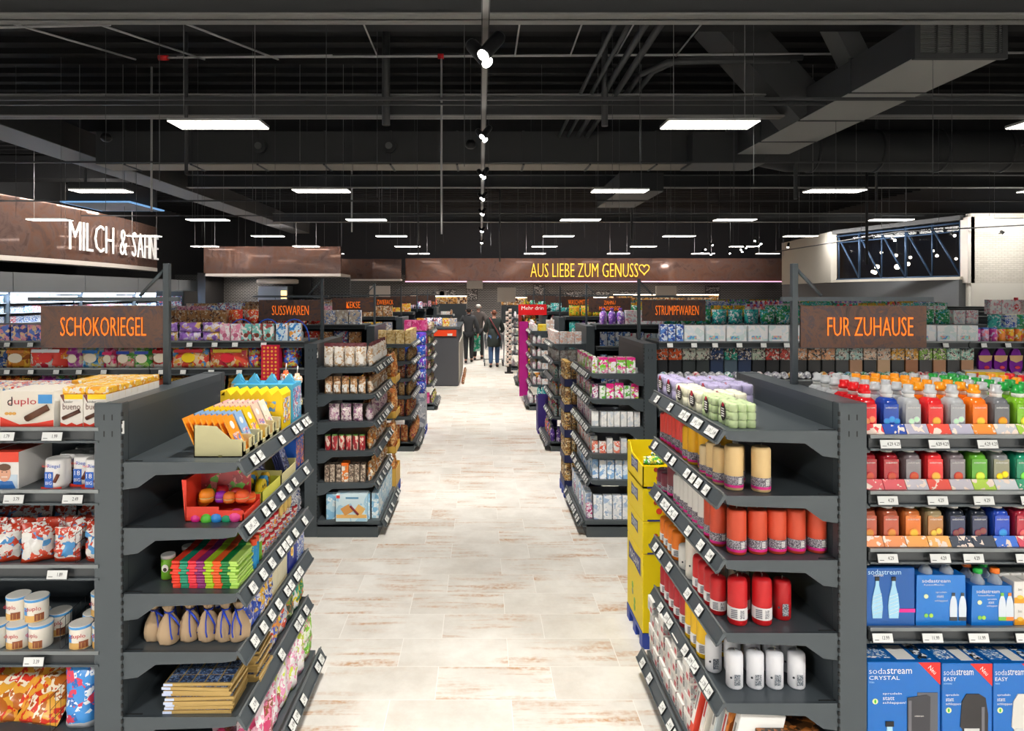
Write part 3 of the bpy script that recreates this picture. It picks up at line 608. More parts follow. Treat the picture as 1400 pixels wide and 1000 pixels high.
def end_unit(s, Y0, zs, label, near=True, L=1.02, xf=.96, base=True, tagn=8, panel=None, magenta=False):
    """display shelves facing the aisle; s = side, zs = shelf heights from top to base"""
    u = bpy.data.objects.new('end_display_rack', None); COL.objects.link(u); u.location = (0, Y0, 0)
    tag(u, label, 'shelf unit', 'end racks facing the middle aisle')
    xp = 1.41; Y1 = L
    PM = M('magenta_panel', 'c2188c', .4) if magenta else SLATE
    for k, y in enumerate((0, Y1-.05)):
        g = G().rbox(min(s*xp, s*(xp+.11)), max(s*xp, s*(xp+.11)), y, y+.05, 0, 1.67, .003, SLATE)
        if near and k == 0:
            for zz in (1.625, 1.595, 1.56, 1.53):
                if zz in (1.595, 1.53): continue
                for xx in (.038, .07): g.box(s*(xp+xx)-.002, s*(xp+xx)+.002, -.001, .002, zz-.022, zz, DARK)
            for i in range(50): g.box(s*xp-.0035-(0 if s > 0 else -.0), s*xp+.0035, -.0012, .004, .1+i*.031, .116+i*.031, DARK)
            g.box(s*(xp-.004)-.004, s*(xp-.004)+.004, -.0012, .004, 1.55, 1.6, TAG) if s < 0 else None
        ob('upright_post', g, u)
    g = G().box(min(s*(xp+.0), s*(xp+.03)), max(s*(xp+.0), s*(xp+.03)), .05, Y1-.05, .1, 1.63, SLATE)
    ob('back_panel', g, u)
    ob('top_rail', G().box(min(s*xp, s*(xp+.11)), max(s*xp, s*(xp+.11)), .05, Y1-.05, 1.63, 1.668, SLATE2), u)
    for i, z in enumerate(zs):
        last = i == len(zs)-1; f = xf if not last else xf-.07
        g = G(); X = lambda a: s*a
        if not last:
            g.box(min(X(f), X(xp)), max(X(f), X(xp)), .02, Y1-.02, z-.022, z, SLATE2)
            prof = [(f, 0), (f+.01, -.034), (f+.06, -.042), (xp-.13, -.05), (xp-.06, -.1), (xp, -.108), (xp, 0)]
            for y in (.005, Y1-.02):
                g.prism([(X(a), z+b) for a, b in prof][::(1 if s > 0 else -1)], y, y+.015, SLATE)
            g.box(min(X(xp-.07), X(xp-.003)), max(X(xp-.07), X(xp-.003)), .02, .024, z, z+.003, DARK)
        else:
            g.box(min(X(f+.02), X(xp)), max(X(f+.02), X(xp)), .02, Y1-.02, z-.05, z, SLATE2)
            g.box(min(X(f+.035), X(xp)), max(X(f+.035), X(xp)), 0, Y1, 0, .1, SLATE)
            g.box(min(X(f+.0), X(xp)), max(X(f+.0), X(xp)), .0, Y1, .1, z-.05, SLATE)
        sh = ob('shelf' if not last else 'base_shelf', g, u)
        # tilted price rail: recess between two lips
        t = .5; hh = .048
        def rp(a, b): return (X(f+.012-a*math.cos(t)*0-b*.03), z-.002-b*hh)
        g = G()
        o_, i_ = .030, .0
        pl = [(f+.006, z+.004), (f-.004, z+.006), (f-.034, z-hh), (f-.026, z-hh-.004), (f+.006, z-.008)]
        g.prism([(X(a), b) for a, b in pl][::(-1 if s > 0 else 1)], .004, Y1-.004, RAIL if not near else SLATE2)
        g.prism([(X(a), b) for a, b in [(f-.003, z+.012), (f-.009, z+.010), (f-.006, z-.002), (f, z)]][::(-1 if s > 0 else 1)], .004, Y1-.004, RAIL)
        g.prism([(X(a), b) for a, b in [(f-.032, z-hh+.008), (f-.038, z-hh+.006), (f-.036, z-hh-.006), (f-.028, z-hh-.004)]][::(-1 if s > 0 else 1)], .004, Y1-.004, SLATE)
        ob('price_rail', g, sh)
        n = tagn if not last else tagn-2
        ys = []
        while len(ys) < n:
            ys.append(rr(.05, Y1-.05))
            if len(ys) > 1 and min(abs(ys[-1]-q) for q in ys[:-1]) < .055: ys.pop()
            if random.random() < .01: break
        for y in sorted(ys):
            c = ob('price_tag', TAGS[random.randrange(4)] if near else TAGM, sh, (X(f-.024), y, z-.02))
            c.rotation_euler = (R(-34), 0, R(-90) if s > 0 else R(90))
    return u
def run_bay(s, Y0, x0, x1, zs, label, rail=True, tags=None, spine=1.64, dep=.47, group='long shelves facing the entrance', hooks=False):
    """long shelves facing the camera, x0<x1 absolute"""
    u = bpy.data.objects.new('shelf_bay', None); COL.objects.link(u); u.location = ((x0+x1)/2, Y0, 0); w = x1-x0
    tag(u, label, 'shelf unit', group); a, b = -w/2, w/2
    ob('back_panel', G().box(a, b, dep, dep+.04, .1, spine, SLATE if not hooks else M('panel_dark', '2e3133', .6)), u)
    ob('plinth', G().box(a, b, .04, 1.0, 0, .12, SLATE), u)
    for i, z in enumerate(zs):
        sh = ob('shelf', G().box(a, b, .012, dep, z-.025, z, SLATE2).box(a, a+.012, .02, dep, z-.07, z-.02, SLATE).box(b-.012, b, .02, dep, z-.07, z-.02, SLATE), u)
        g = G().box(a, b, -.004, .012, z-.008, z+.006, RAIL).box(a, b, .008, .02, z-.05, z-.008, M('rail_dark', '3c4043', .35, .3)).box(a, b, -.004, .012, z-.056, z-.047, SLATE)
        ob('price_rail', g, sh)
        if tags and i < len(tags) and tags[i]:
            for (x, t) in tags[i]:
                ob('price_tag', TAGL[t] if t in TAGL else TAGM, sh, (x-(x0+x1)/2, -.014, z-.028), rx=R(-14))
    for z in (spine-.02,): ob('top_rail', G().box(a, b, dep-.03, dep+.09, z, z+.03, SLATE2), u)
    ob('rear_shelves', G().box(a, b, dep+.04, 1.0, 1.2, 1.22, SLATE2).box(a, b, dep+.04, 1.0, .8, .82, SLATE2).box(a, b, dep+.04, 1.0, .45, .47, SLATE2), u)
    return u
# near racks
ZL1 = [1.436, 1.177, .918, .688, .432, .145]; ZR1 = [1.56, 1.304, 1.05, .763, .486, .145]
ZL2 = [1.463, 1.23, .99, .74, .465, .14]; ZR2 = [1.41, 1.19, .945, .715, .49, .14]
ZF = [1.43, 1.2, .97, .74, .46, .12]
end_unit(-1, ROWY[0], ZL1, 'dark grey end rack in front of the SCHOKORIEGEL sign holding cards and tins', xf=.955)
end_unit(1, ROWY[0], ZR1, 'dark grey end rack full of pillar candles below the FUR ZUHAUSE sign', xf=.962)
end_unit(-1, ROWY[1], ZL2, 'end rack with bread snack bags and red cans near the SUSSWAREN sign', xf=.92)
end_unit(1, ROWY[1], ZR2, 'end rack with medicine boxes near the STRUMPFWAREN sign', xf=.95, tagn=13)
end_unit(-1, ROWY[2], ZF, 'end rack with yellow crispbread packs behind the pasta bag tower', near=False, xf=.92, tagn=10)
end_unit(1, ROWY[2], ZF, 'end rack with pale cream and soap boxes behind the brown can tower', near=False, xf=.97, tagn=11)
end_unit(-1, ROWY[3], ZF, 'far end rack with bright pink packs', near=False, xf=.88, tagn=8)
end_unit(1, ROWY[3], ZF, 'far end rack with white bottles and a magenta side board', near=False, xf=.92, tagn=8)
end_unit(1, ROWY[4], ZF, 'far end rack with orange and brown bags under a red header', near=False, xf=.9, tagn=5)
end_unit(-1, ROWY[6], ZF, 'farthest end rack behind the grey counter', near=False, xf=.9, tagn=4)
end_unit(1, ROWY[5], ZF, 'small far end rack behind the red header', near=False, xf=.9, tagn=4)
# magenta side board at the aisle corner of the far rack
ob_ = tag(ob('magenta_board', G().box(.76, .93, ROWY[3]+.98, ROWY[3]+1.0, .1, 1.56, M('magenta_panel', 'c2188c', .4))), 'tall magenta side board standing at the aisle edge', 'board')
# runs
TL = [[(-1.86, '1.79'), (-1.673, '1.99'), (-2.05, '1.79')], [(-1.823, '3.79'), (-1.593, '2.49')], [(-1.653, '1.89'), (-2.05, '2.49')], [(-1.745, '3.39')]]
run_bay(-1, ROWY[0], -2.62, -1.50, [1.57, 1.325, 1.03, .69, .36], 'shelf bay of chocolate bars beside the card and tin end rack', tags=TL)
TRr = [[(x, '4.29 4.29') for x in (1.60, 1.79, 1.98, 2.17)], [(x, '4.29') for x in (1.59, 1.785, 1.965, 2.15)], [(x, '4.29') for x in (1.59, 1.795, 1.925, 2.13)], [(1.57, '13.99'), (1.765, '11.99'), (1.945, '11.99'), (2.13, '11.99')]]
run_bay(1, ROWY[0], 1.53, 2.62, [1.54, 1.32, 1.094, .783, .17], 'shelf bay of soda syrup bottles beside the candle end rack', tags=TRr)
def rtags(x0, x1, st, zn):
    return [[(x, 'x') for x in [x0+.1+st*i+rr(-.03, .03) for i in range(int((x1-x0-.1)/st))]] for _ in range(zn)]
for k, (a, b) in enumerate(((-2.85, -1.52), (-4.2, -2.86), (-5.55, -4.21))):
    run_bay(-1, ROWY[1], a, b, [1.69, 1.455, 1.20, .9, .55, .18], 'sweets shelf bay under the SUSSWAREN sign, %s from the aisle' % nth(k), tags=rtags(a, b, .22, 3))
for k, (a, b) in enumerate(((1.54, 2.87), (2.88, 4.21), (4.22, 5.55))):
    run_bay(1, ROWY[1], a, b, [1.685, 1.355, 1.10, .8, .5, .18], 'stocking and cotton shelf bay by the STRUMPFWAREN sign, %s from the aisle' % nth(k), tags=rtags(a, b, .2, 1), hooks=True)
NAMES = {(-1, 2): 'KEKSE', (-1, 3): 'ZWIEBACK', (-1, 4): 'fifth sweets side', (-1, 5): 'sixth sweets side', (-1, 6): 'seventh sweets side', (-1, 7): 'last sweets side', (1, 2): 'ZAHN-/MUNDPFLEGE', (1, 3): 'WASCHMITTEL', (1, 4): 'fifth household side', (1, 5): 'sixth household side', (1, 6): 'seventh household side', (1, 7): 'last household side'}
for r in range(2, 8):
    Y = ROWY[r]
    for s in (-1, 1):
        lim = (5.5 if r == 2 else 6.7) if s < 0 else min(.75*Y, 15); n = max(2, int((lim-1.5)/2.6)+(1 if s > 0 else 0))
        for k in range(n):
            a = 1.54+k*2.6; b = a+2.59
            x0, x1 = (a, b) if s > 0 else (-b, -a)
            zt = 1.69 if not (s > 0 and r == 2 and k >= 2) else 1.80
            run_bay(s, Y, x0, x1, [zt, 1.4, 1.1, .8, .5, .18] if r > 3 or zt == 1.69 else [1.83, 1.62, 1.3, .9, .5, .18], 'long shelf bay of the %s row, %s from the aisle' % (NAMES[s, r], nth(k)), spine=1.66 if zt == 1.69 else 1.8)
# ------------------------------------------------------------------ hanging category signs
def sign(s, r, txt, w=.6, lines=1, desc=None):
    Y = ROWY[r]+.55; x = s*1.50; z0 = 1.667
    p = ob('sign_post', G().rbox(x-.014, x+.014, Y-.014, Y+.014, z0, 2.245, .002, SLATE), None); tag(p, 'slim grey sign post carrying the %s' % (desc or txt+' sign'), 'sign post', 'sign posts on the shelf racks')
    xa, xb = sorted((x-s*.06, x+s*.66))
    ob('arm', G().box(xa, xb, Y-.012, Y+.012, 2.065, 2.085, SLATE), p)
    ob('brace', G().tube([(x+s*.01, Y, 2.22), (x+s*.13, Y, 2.09)], .009, SLATE, 5), p)
    cx = x+s*(.03+w/2) if s > 0 else x-(.03+w/2)
    if s < 0: cx = x+.03-.0-w/2-.0-.03
    b = ob('hanging_sign', G().box(cx-w/2, cx+w/2, Y-.006, Y+.006, 1.843, 2.043, RUST)); tag(b, ('rusty sign plate reading '+txt) if txt else 'small far rusty sign plate, '+desc, 'sign', 'rusty category signs over the racks')
    for hx in (-.15, .15): ob('hook', G().tube([(cx+hx, Y, 2.04), (cx+hx+.008, Y, 2.052), (cx+hx, Y, 2.068)], .003, BLACK, 5), b)
    if txt:
        h = .09 if lines == 1 else .05
        parts = txt.split('/ ') if lines == 2 else [txt]
        g = G()
        if lines == 2:
            g.text('ZAHN-/', (cx, Y-.009, 1.975), .055, SIGNTXT, wf=.6, ext=.002, off=-.012); g.text('MUNDPFLEGE', (cx, Y-.009, 1.895), .055, SIGNTXT, wf=.6, ext=.002, off=-.012)
        else:
            g.text(txt, (cx+(.0 if s < 0 else .03), Y-.009, 1.944), h, SIGNTXT, width=min(w*.68, len(txt)*.0385), ext=.002, off=-.012)
        ob('lettering', g, b)
sign(-1, 0, 'SCHOKORIEGEL'); sign(1, 0, 'FUR ZUHAUSE'); sign(-1, 1, 'SUSSWAREN'); sign(1, 1, 'STRUMPFWAREN')
sign(-1, 2, 'KEKSE'); sign(1, 2, 'ZAHN-/ MUNDPFLEGE', lines=2); sign(-1, 3, 'ZWIEBACK'); sign(1, 3, 'WASCHMITTEL')
for r in (4, 5, 6):
    sign(-1, r, '', desc='%s of the sweets side' % nth(r)); sign(1, r, '', desc='%s of the household side' % nth(r))
# ================================================================== GOODS ON THE TWO NEAR RACKS
def grp(fn, n=1): return fn
# ---- candles
def candle(name, r, h, col, band='dark', dome=False, desc=''):
    W = M('wax_'+col, col, .5, bump=60)
    pr = [(r*.9, 0), (r, .004), (r, h-.012), (r*.93, h-.004), (r*.8, h)] if not dome else [(r*.9, 0), (r, .006), (r, h*.88), (r*.95, h*.94), (r*.8, h*.985), (r*.3, h)]
    own = G().lathe(pr, W, 20)
    b = G(); rb = r+.0012; z0 = h*.07 if band == 'dark' else h*.13
    if band == 'dark':
        PK = C('e0218a'); GB = P('4a4650', '6f6a74', 'b5b0b8', scale=160)
        b.lathe([(rb, z0), (rb, z0+h*.06)], PK, 20, cap=False); b.lathe([(rb, z0+h*.06), (rb, z0+h*.26)], GB, 20, cap=False)
        for k in range(4): b.quad((rb*.62, -rb*.80, z0+h*(.11+.035*k)), (.006, .005, 0), (0, 0, .0018), WHITE)
    elif band == 'white':
        b.lathe([(rb, z0), (rb, z0+h*.26)], C('ecebea'), 20, cap=False)
        for k in range(5): b.quad((-.3*r, -rb*1.0, z0+h*(.05+.04*k)), (r*.32, 0, 0), (0, 0, h*.012), C('7a7a82'))
        b.quad((r*.5, -rb*.88, z0+h*.13), (r*.2, r*.1, 0), (0, 0, h*.09), P('9a9aa0', 'e8e8e8', '50505a', scale=220))
    else:
        b.quad((r*.35, -rb*.95, z0+h*.16), (r*.33, r*.12, 0), (0, 0, h*.15), P('5a6470', 'c8ccd0', '343c46', scale=190)); b.disc((-r*.35, -rb*.96, z0+h*.2), (r*.13, 0, 0), (0, 0, r*.13), C('30363e'))
    wk = G().tube([(0, 0, h-.004), (.001, 0, h+.012)], .0012, C('d9d2c2'), 5)
    return Proto('pillar_candle', 'candle', desc, own, [('paper_band' if band != 'lid' else 'printed_label', b), ('wick', wk)])
AZ = R(-40)   # faces between aisle and entrance
def cput(p, x, y, z, what, where): p.put((x, ROWY[0]+y, z+.0006), rz=R(-22), label=what+' '+where)
cr = candle('c', .037, .178, 'e7c68d', desc='c'); cs = candle('c', .030, .155, 'e7c68d'); cxs_ = candle('c', .026, .125, 'efd7a8')
z = ZR1[1]
cput(cr, 1.035, .10, z, 'large cream pillar candle', 'standing at the near corner of the second shelf of the candle rack')
cput(cr, 1.135, .075, z, 'large cream pillar candle', 'on the second shelf, closest to the rear panel')
cput(cs, 1.005, .17, z, 'narrow cream pillar candle', 'just behind the large cream ones')
cput(cs, 1.005, .25, z, 'narrow cream pillar candle', 'second behind the large cream ones')
cput(cxs_, .998, .325, z, 'short cream candle', 'in front of the yellow candles')
cput(cs, 1.09, .20, z, 'narrow cream pillar candle', 'in the inner row of the second shelf')
yl = [candle('c', r, h, 'f3b81c') for r, h in ((.036, .19), (.032, .175), (.030, .16))]
cput(yl[0], 1.03, .41, z, 'large yellow pillar candle', 'in the middle of the second shelf')
cput(yl[1], 1.005, .49, z, 'yellow pillar candle', 'second among the yellow ones from the cream candles')
cput(yl[2], 1.0, .56, z, 'slim yellow pillar candle', 'next to the coral candles')
cput(yl[0], 1.12, .43, z, 'large yellow pillar candle', 'in the inner row behind the other yellow ones')
rd = [candle('c', r, h, 'e2483f') for r, h in ((.036, .20), (.033, .185), (.030, .165), (.03, .15))]
for i, (y, k) in enumerate(((.64, 0), (.71, 0), (.775, 1), (.84, 1), (.90, 2), (.96, 3))):
    cput(rd[k], 1.02-.003*i, y, z, 'coral red pillar candle', 'on the second shelf, %s after the yellow ones' % nth(i))
cput(rd[0], 1.11, .69, z, 'coral red pillar candle', 'in the inner row of the second shelf'); cput(rd[1], 1.11, .8, z, 'coral red pillar candle', 'deeper in the inner row of the second shelf')
z = ZR1[2]
og = candle('c', .038, .178, 'cc4a2c'); og2 = candle('c', .034, .17, 'cc4a2c'); og3 = candle('c', .034, .175, 'bd4226')
for i, x in enumerate((1.04, 1.125, 1.205, 1.285, 1.372)):
    cput(og, x, .085+.004*i, z, 'orange red pillar candle', 'of the front row on the third shelf, %s from the aisle' % nth(i))
cput(og2, .997, .17, z, 'orange red pillar candle', 'behind the row corner by the price rail'); cput(og3, 1.0, .25, z, 'dark orange pillar candle', 'second in along the price rail')
cput(og2, 1.085, .19, z, 'orange red pillar candle', 'half hidden behind the front row of the third shelf')
wt = [candle('c', r, h, 'f1efe9') for r, h in ((.034, .19), (.032, .18), (.03, .155), (.027, .14))]
for i, (y, k) in enumerate(((.33, 0), (.405, 0), (.475, 1), (.54, 1), (.60, 2), (.66, 2), (.715, 3))):
    cput(wt[k], 1.0, y, z, 'white pillar candle', 'along the third shelf price rail, %s after the orange ones' % nth(i))
cput(wt[0], 1.09, .45, z, 'white pillar candle', 'in the inner row of the third shelf')
mr = candle('c', .042, .19, '74323c'); mr2 = candle('c', .040, .10, '6d2a3a')
cput(mr, 1.01, .80, z, 'tall maroon pillar candle', 'near the far end of the third shelf'); cput(mr2, 1.0, .89, z, 'short maroon candle', 'beside the tall maroon one'); cput(mr2, 1.0, .965, z, 'short maroon candle', 'at the far end of the third shelf')
z = ZR1[3]
rdm = candle('c', .038, .186, 'c3141c', 'white', True); rds = candle('c', .033, .155, 'c3141c', 'white', True); rdp = candle('c', .035, .16, 'b5121a', 'lid', True)
cput(rdm, 1.045, .09, z, 'large glossy red domed candle', 'at the near corner of the fourth shelf'); cput(rdm, 1.145, .09, z, 'large glossy red domed candle', 'second from the aisle on the fourth shelf')
cput(rdp, 1.245, .13, z, 'plain red domed candle', 'standing alone toward the rear panel on the fourth shelf')
for i, (x, y) in enumerate(((.997, .17), (.997, .245), (.995, .315), (.993, .38), (1.10, .18), (1.185, .19))):
    cput(rds, x, y, z, 'small red domed candle', 'behind the large red ones, %s counting in from the price rail corner' % nth(i))
cm = candle('c', .045, .23, 'f0dcc4', 'none', False); cw = candle('c', .034, .20, 'f2ece0', 'none', True); cw2 = candle('c', .033, .115, 'f4f2ec', 'none', True)
cput(cm, 1.09, .47, z, 'thick cream candle', 'behind the red domed candles'); cput(cm, 1.19, .44, z, 'thick cream candle', 'deeper behind the red domed candles')
cput(cw, 1.0, .50, z, 'tall white candle', 'behind the red domed candles at the rail'); cput(cw2, 1.0, .61, z, 'short white domed candle', 'before the orange ones on the fourth shelf')
om = candle('c', .034, .14, 'ef7d16', 'white', True)
for i, (x, y) in enumerate(((1.0, .72), (1.0, .79), (1.0, .86), (1.0, .93), (1.09, .75), (1.09, .84))): cput(om, x, y, z, 'orange domed candle', 'toward the far end of the fourth shelf, %s of six' % nth(i))
z = ZR1[4]
wl = candle('c', .034, .145, 'e9eaee', 'lid', True)
for i, x in enumerate((1.045, 1.13, 1.21, 1.30)): cput(wl, x, .12, z, 'white capped candle', 'of the front row on the fifth shelf, %s from the aisle' % nth(i))
for i, x in enumerate((1.00, 1.08, 1.165, 1.245, 1.32)): cput(wl, x, .235, z, 'white capped candle', 'of the second row on the fifth shelf, %s from the aisle' % nth(i))
ym = candle('c', .036, .17, 'f4c414', 'white', True)
for i, (x, y) in enumerate(((1.0, .34), (1.0, .42), (1.0, .50), (1.09, .36), (1.17, .36))): cput(ym, x, y, z, 'yellow domed candle', 'on the fifth shelf, %s of five' % nth(i))
rm = candle('c', .036, .16, 'b51d2b', 'white', True)
for i, (x, y) in enumerate(((1.005, .60), (1.0, .68), (1.0, .76), (1.0, .84), (1.0, .92), (1.1, .62))): cput(rm, x, y, z, 'dark red domed candle', 'on the fifth shelf past the yellow ones, %s of six' % nth(i))
# ---- bags of tealights on the top shelf
def tealight_pack(col, n=(3, 4, 3), r=.018, h=.032, lab=True, desc=''):
    W = M('wax_'+col, col, .45); nx, ny, nz = n
    cm_ = G().lathe([(r*.9, 0), (r, .003), (r, h-.006), (r*.85, h-.001), (r*.3, h)], W, 12).mesh('candle')
    parts = []
    for i in range(nx):
        for j in range(ny):
            for k in range(nz):
                if 0 < i < nx-1 and 0 < j < ny-1 and k < nz-1: continue
                parts.append(('candle', cm_, ((i-(nx-1)/2)*2*r, (j-(ny-1)/2)*2*r, k*(h+.001))))
    X, Y, Z = nx*r+.002, ny*r+.002, nz*h+.004
    film = G().rbox(-X, X, -Y, Y, 0, Z+.002, .012, FILM)
    lb = G().disc((-X-.001, -.0, Z*.55), (0, r*1.5, 0), (0, 0, Z*.36), C('2b2a28'), 16)
    for k in range(4): lb.quad((-X-.0022, -.0, Z*(.38+.1*k)), (0, r*.8, 0), (0, 0, Z*.02), WHITE)
    lb.disc((-X-.002, 0, Z*.85), (0, r*.6, 0), (0, 0, r*.5), C('b01030'), 10)
    return Proto('tealight_pack', 'candle pack', desc, film, parts+[('label', lb)])
tg = tealight_pack('c6dca0'); tc_ = tealight_pack('efeccf', (2, 3, 2), .027, .045); tp = tealight_pack('a99fc8', (2, 3, 2), .027, .048)
z = ZR1[0]
tg.put((1.055, ROWY[0]+.12, z), label='pack of pale green tealights at the near corner of the candle rack top shelf')
tg.put((1.04, ROWY[0]+.275, z), label='pack of pale green tealights behind the corner pack')
tc_.put((1.035, ROWY[0]+.45, z), label='bag of round cream candles nearest the green tealights on the top shelf'); tc_.put((1.03, ROWY[0]+.625, z), label='bag of round cream candles second from the green tealights')
tc_.put((1.15, ROWY[0]+.44, z), label='bag of round cream candles in the inner row'); 
tp.put((1.03, ROWY[0]+.80, z), label='bag of lilac candles beside the cream ones at the rail'); tp.put((1.03, ROWY[0]+.955, z), label='bag of lilac candles at the far end of the top shelf')
for i, (x, y) in enumerate(((1.16, .66), (1.28, .68), (1.16, .88), (1.28, .9))): tp.put((x, ROWY[0]+y, z), label='bag of lilac candles of the inner rows on the top shelf, %s of four' % nth(i))
# ---- tealight boxes and flat cartons on the base shelf
z = ZR1[5]
bx = G().rbox(-.06, .06, -.045, .045, 0, .075, .002, C('eae8e2')); tb = Proto('tealight_box', 'box', '', bx, [('printed_label', G().box(-.061, -.0602, -.035, -.008, .01, .034, C('b8404a')).box(-.061, -.0602, .0, .035, .01, .05, C('c4c4c2')).box(-.06, .055, -.0462, -.0452, .004, .07, P('8d908f', 'b9bab6', '9a5a60', scale=30)))])
for j in range(7):
    for k in range(3 if j % 2 else 4):
        tb.put((.985+rr(-.008, .008), ROWY[0]+.36+j*.1, z+k*.0765), label='white tealight box on the base shelf, stack %s, %s from below' % (nth(j), nth(k)), group='stacked tealight boxes')
ccol = [('d8402c', 'tall carton with a red edge'), ('e6ded0', 'tall cream carton'), ('b9c4c6', 'tall grey carton'), ('d07a2c', 'tall carton printed like orange wood'), ('e9e9e6', 'tall white carton')]
for i, (c, d) in enumerate(ccol):
    g = G().rbox(-.09, .09, -.02, .02, 0, .26, .002, C(c) if i != 3 else P('c8702a', 'e09048', '8a4a1c', scale=9, stretch=(1, 1, .2)))
    Proto('display_carton', 'carton', d, g, [('printed_label', G().box(-.0915, -.0905, -.015, .015, .04, .2, WHITE).box(-.0925, -.0915, -.006, .006, .1, .18, C(('8a8a88', 'c03030')[i % 2])))]).put((1.01+.02*i, ROWY[0]+.30-.052*i, z+.012), ry=R(13), label=d+' leaning on the base shelf of the candle rack')
o = Proto('fire_log_box', 'box', '', G().rbox(-.13, .13, -.09, .09, 0, .2, .003, P('5a3a20', 'a8642c', '2a1c12', scale=12), front=C('dcdad6')), [('printed_stripe', G().box(-.12, .12, -.0915, -.0905, .14, .16, C('a8825a')))])
o.put((1.24, ROWY[0]+.14, z), label='dark brown wood print box lying beside the leaning cartons')
# ---- soda syrup bottles
def bottle(col, cap, lab, frt, desc, dark=False):
    B = M('bottle_'+col, col, .18); w = .0335
    own = G().lathe([(w*.86, 0), (w, .006), (w, .028), (w*.90, .062), (w*.9, .072), (w*1.0, .118), (w*.92, .132), (w*.6, .143)], B, 24, sq=4.2)
    nk = G().lathe([(.021, .143), (.0205, .152), (.0215, .158)], WHITE, 18)
    cp = G().lathe([(.0215, .158), (.023, .16), (.023, .170), (.0175, .172), (.0185, .190), (.016, .193)], M('cap_'+cap, cap, .3), 16)
    lb = G().box(-.0295, .0295, -w*.97-.0006, -w*.97+.004, .012, .118, M('sleeve_'+lab, lab, .25))
    f = -w*.97-.0016
    if frt:
        fc, n = frt
        for i in range(n):
            cx = (i-(n-1)/2)*.02+.002; rf = .018 if n == 1 else .0135; lb.disc((cx, f, .05+.008*(i % 2)), (rf, 0, 0), (0, 0, rf), C(fc), 16); lb.disc((cx, f-.0006, .05+.008*(i % 2)), (rf*.78, 0, 0), (0, 0, rf*.78), C(fc[:2]+'%02x' % min(255, int(fc[2:4], 16)+40)+fc[4:]), 12)
    lb.text('sodastream', (0, f-.0004, .105), .0075, WHITE, width=.046)
    lb.text(desc, (.004, f-.0004, .02), .008, WHITE, wf=.7)
    tr = G()
    return Proto('syrup_bottle', 'bottle', '', own, [('neck', nk), ('cap', cp), ('front_label', lb)])
GR = '9a9da0'
kinds = {
 'R': bottle('c61a22', 'd8141c', 'd8232b', ('f06a5a', 2), 'Cola'), 'B': bottle('1a3f9e', 'c3c6c8', '1747a8', ('2f6fd8', 3), 'Cola'), 'G': bottle('aeb1b4', 'b9bcbf', '9fa2a6', ('d5d8da', 2), 'Zero'),
 'R2': bottle('d8262a', 'c3c6c8', 'dc2b2a', ('f59a4a', 1), 'Cola-Mix'), 'O': bottle('ee7418', 'f59a12', 'f0761c', ('ffb642', 1), 'Orange'), 'GO': bottle('6c6f74', 'b9bcbf', '66696d', ('f08a1c', 1), 'Orange'),
 'L': bottle('7ab526', '1e9a3c', '7cbb2a', ('f2dc3a', 1), 'Zitrone'), 'GL': bottle('7c7f80', 'c3c6c8', '8a8b72', ('f2c81c', 2), 'Zitrone'), 'K': bottle('8e1620', 'b3161e', 'a3222a', ('c8303a', 1), 'Kirsch'),
 'GK': bottle('6e6468', 'aeb1b4', '7f7a7e', ('c42a2a', 1), 'Kirsch'), 'T': bottle('138a66', '1e9a3c', '128a62', ('7ac850', 1), 'Wald'), 'LG': bottle('5aa32a', '1e9a3c', '58a22c', ('e0e04a', 1), 'Limette'),
 'C1': bottle('9a4a30', 'c8282c', 'b5533a', ('d8683a', 1), 'Grapefruit'), 'C2': bottle('b5622c', 'e9e9e6', 'd87428', ('f09a3a', 1), 'Maracuja'), 'C3': bottle('8a7a58', '1e9a3c', 'b07a48', ('e8a04a', 2), 'Orange'),
 'D1': bottle('1e2430', 'e9e9e6', '343c58', ('8a2a4a', 2), 'Energy'), 'D2': bottle('1b3fa8', 'e9e9e6', '1e48b8', ('2f6fd8', 1), 'Isotonic'), 'D3': bottle('9a1c30', 'd02030', 'b02a3c', ('e0486a', 2), 'Beere'),
}
CN = {'R': 'red', 'B': 'blue', 'G': 'silver grey', 'R2': 'bright red', 'O': 'orange', 'GO': 'grey orange', 'L': 'lime green', 'GL': 'grey lemon', 'K': 'cherry red', 'GK': 'grey cherry', 'T': 'teal', 'LG': 'green lemon', 'C1': 'copper', 'C2': 'amber', 'C3': 'amber with green cap', 'D1': 'black', 'D2': 'royal blue', 'D3': 'crimson'}
X0 = 1.588
rowsB = [(1.54, ['R', 'B', 'G', 'R2', 'G', 'O', 'GO', 'L', 'G', 'R', 'O', 'GL'], ['R', 'G', 'G', 'O', 'O', 'O', 'G', 'L', 'L', 'G', 'O', 'R'], 6, 'top'),
         (1.32, ['K', 'K', 'GK', 'R2', 'GK', 'LG', 'GL', 'T', 'K', 'LG', 'GK', 'R2'], None, 3, 'second'),
         (1.094, ['C1', 'C1', 'C2', 'C3', 'D1', 'D1', 'D2', 'D3', 'C2', 'D2', 'C1', 'D3'], None, 3, 'third')]
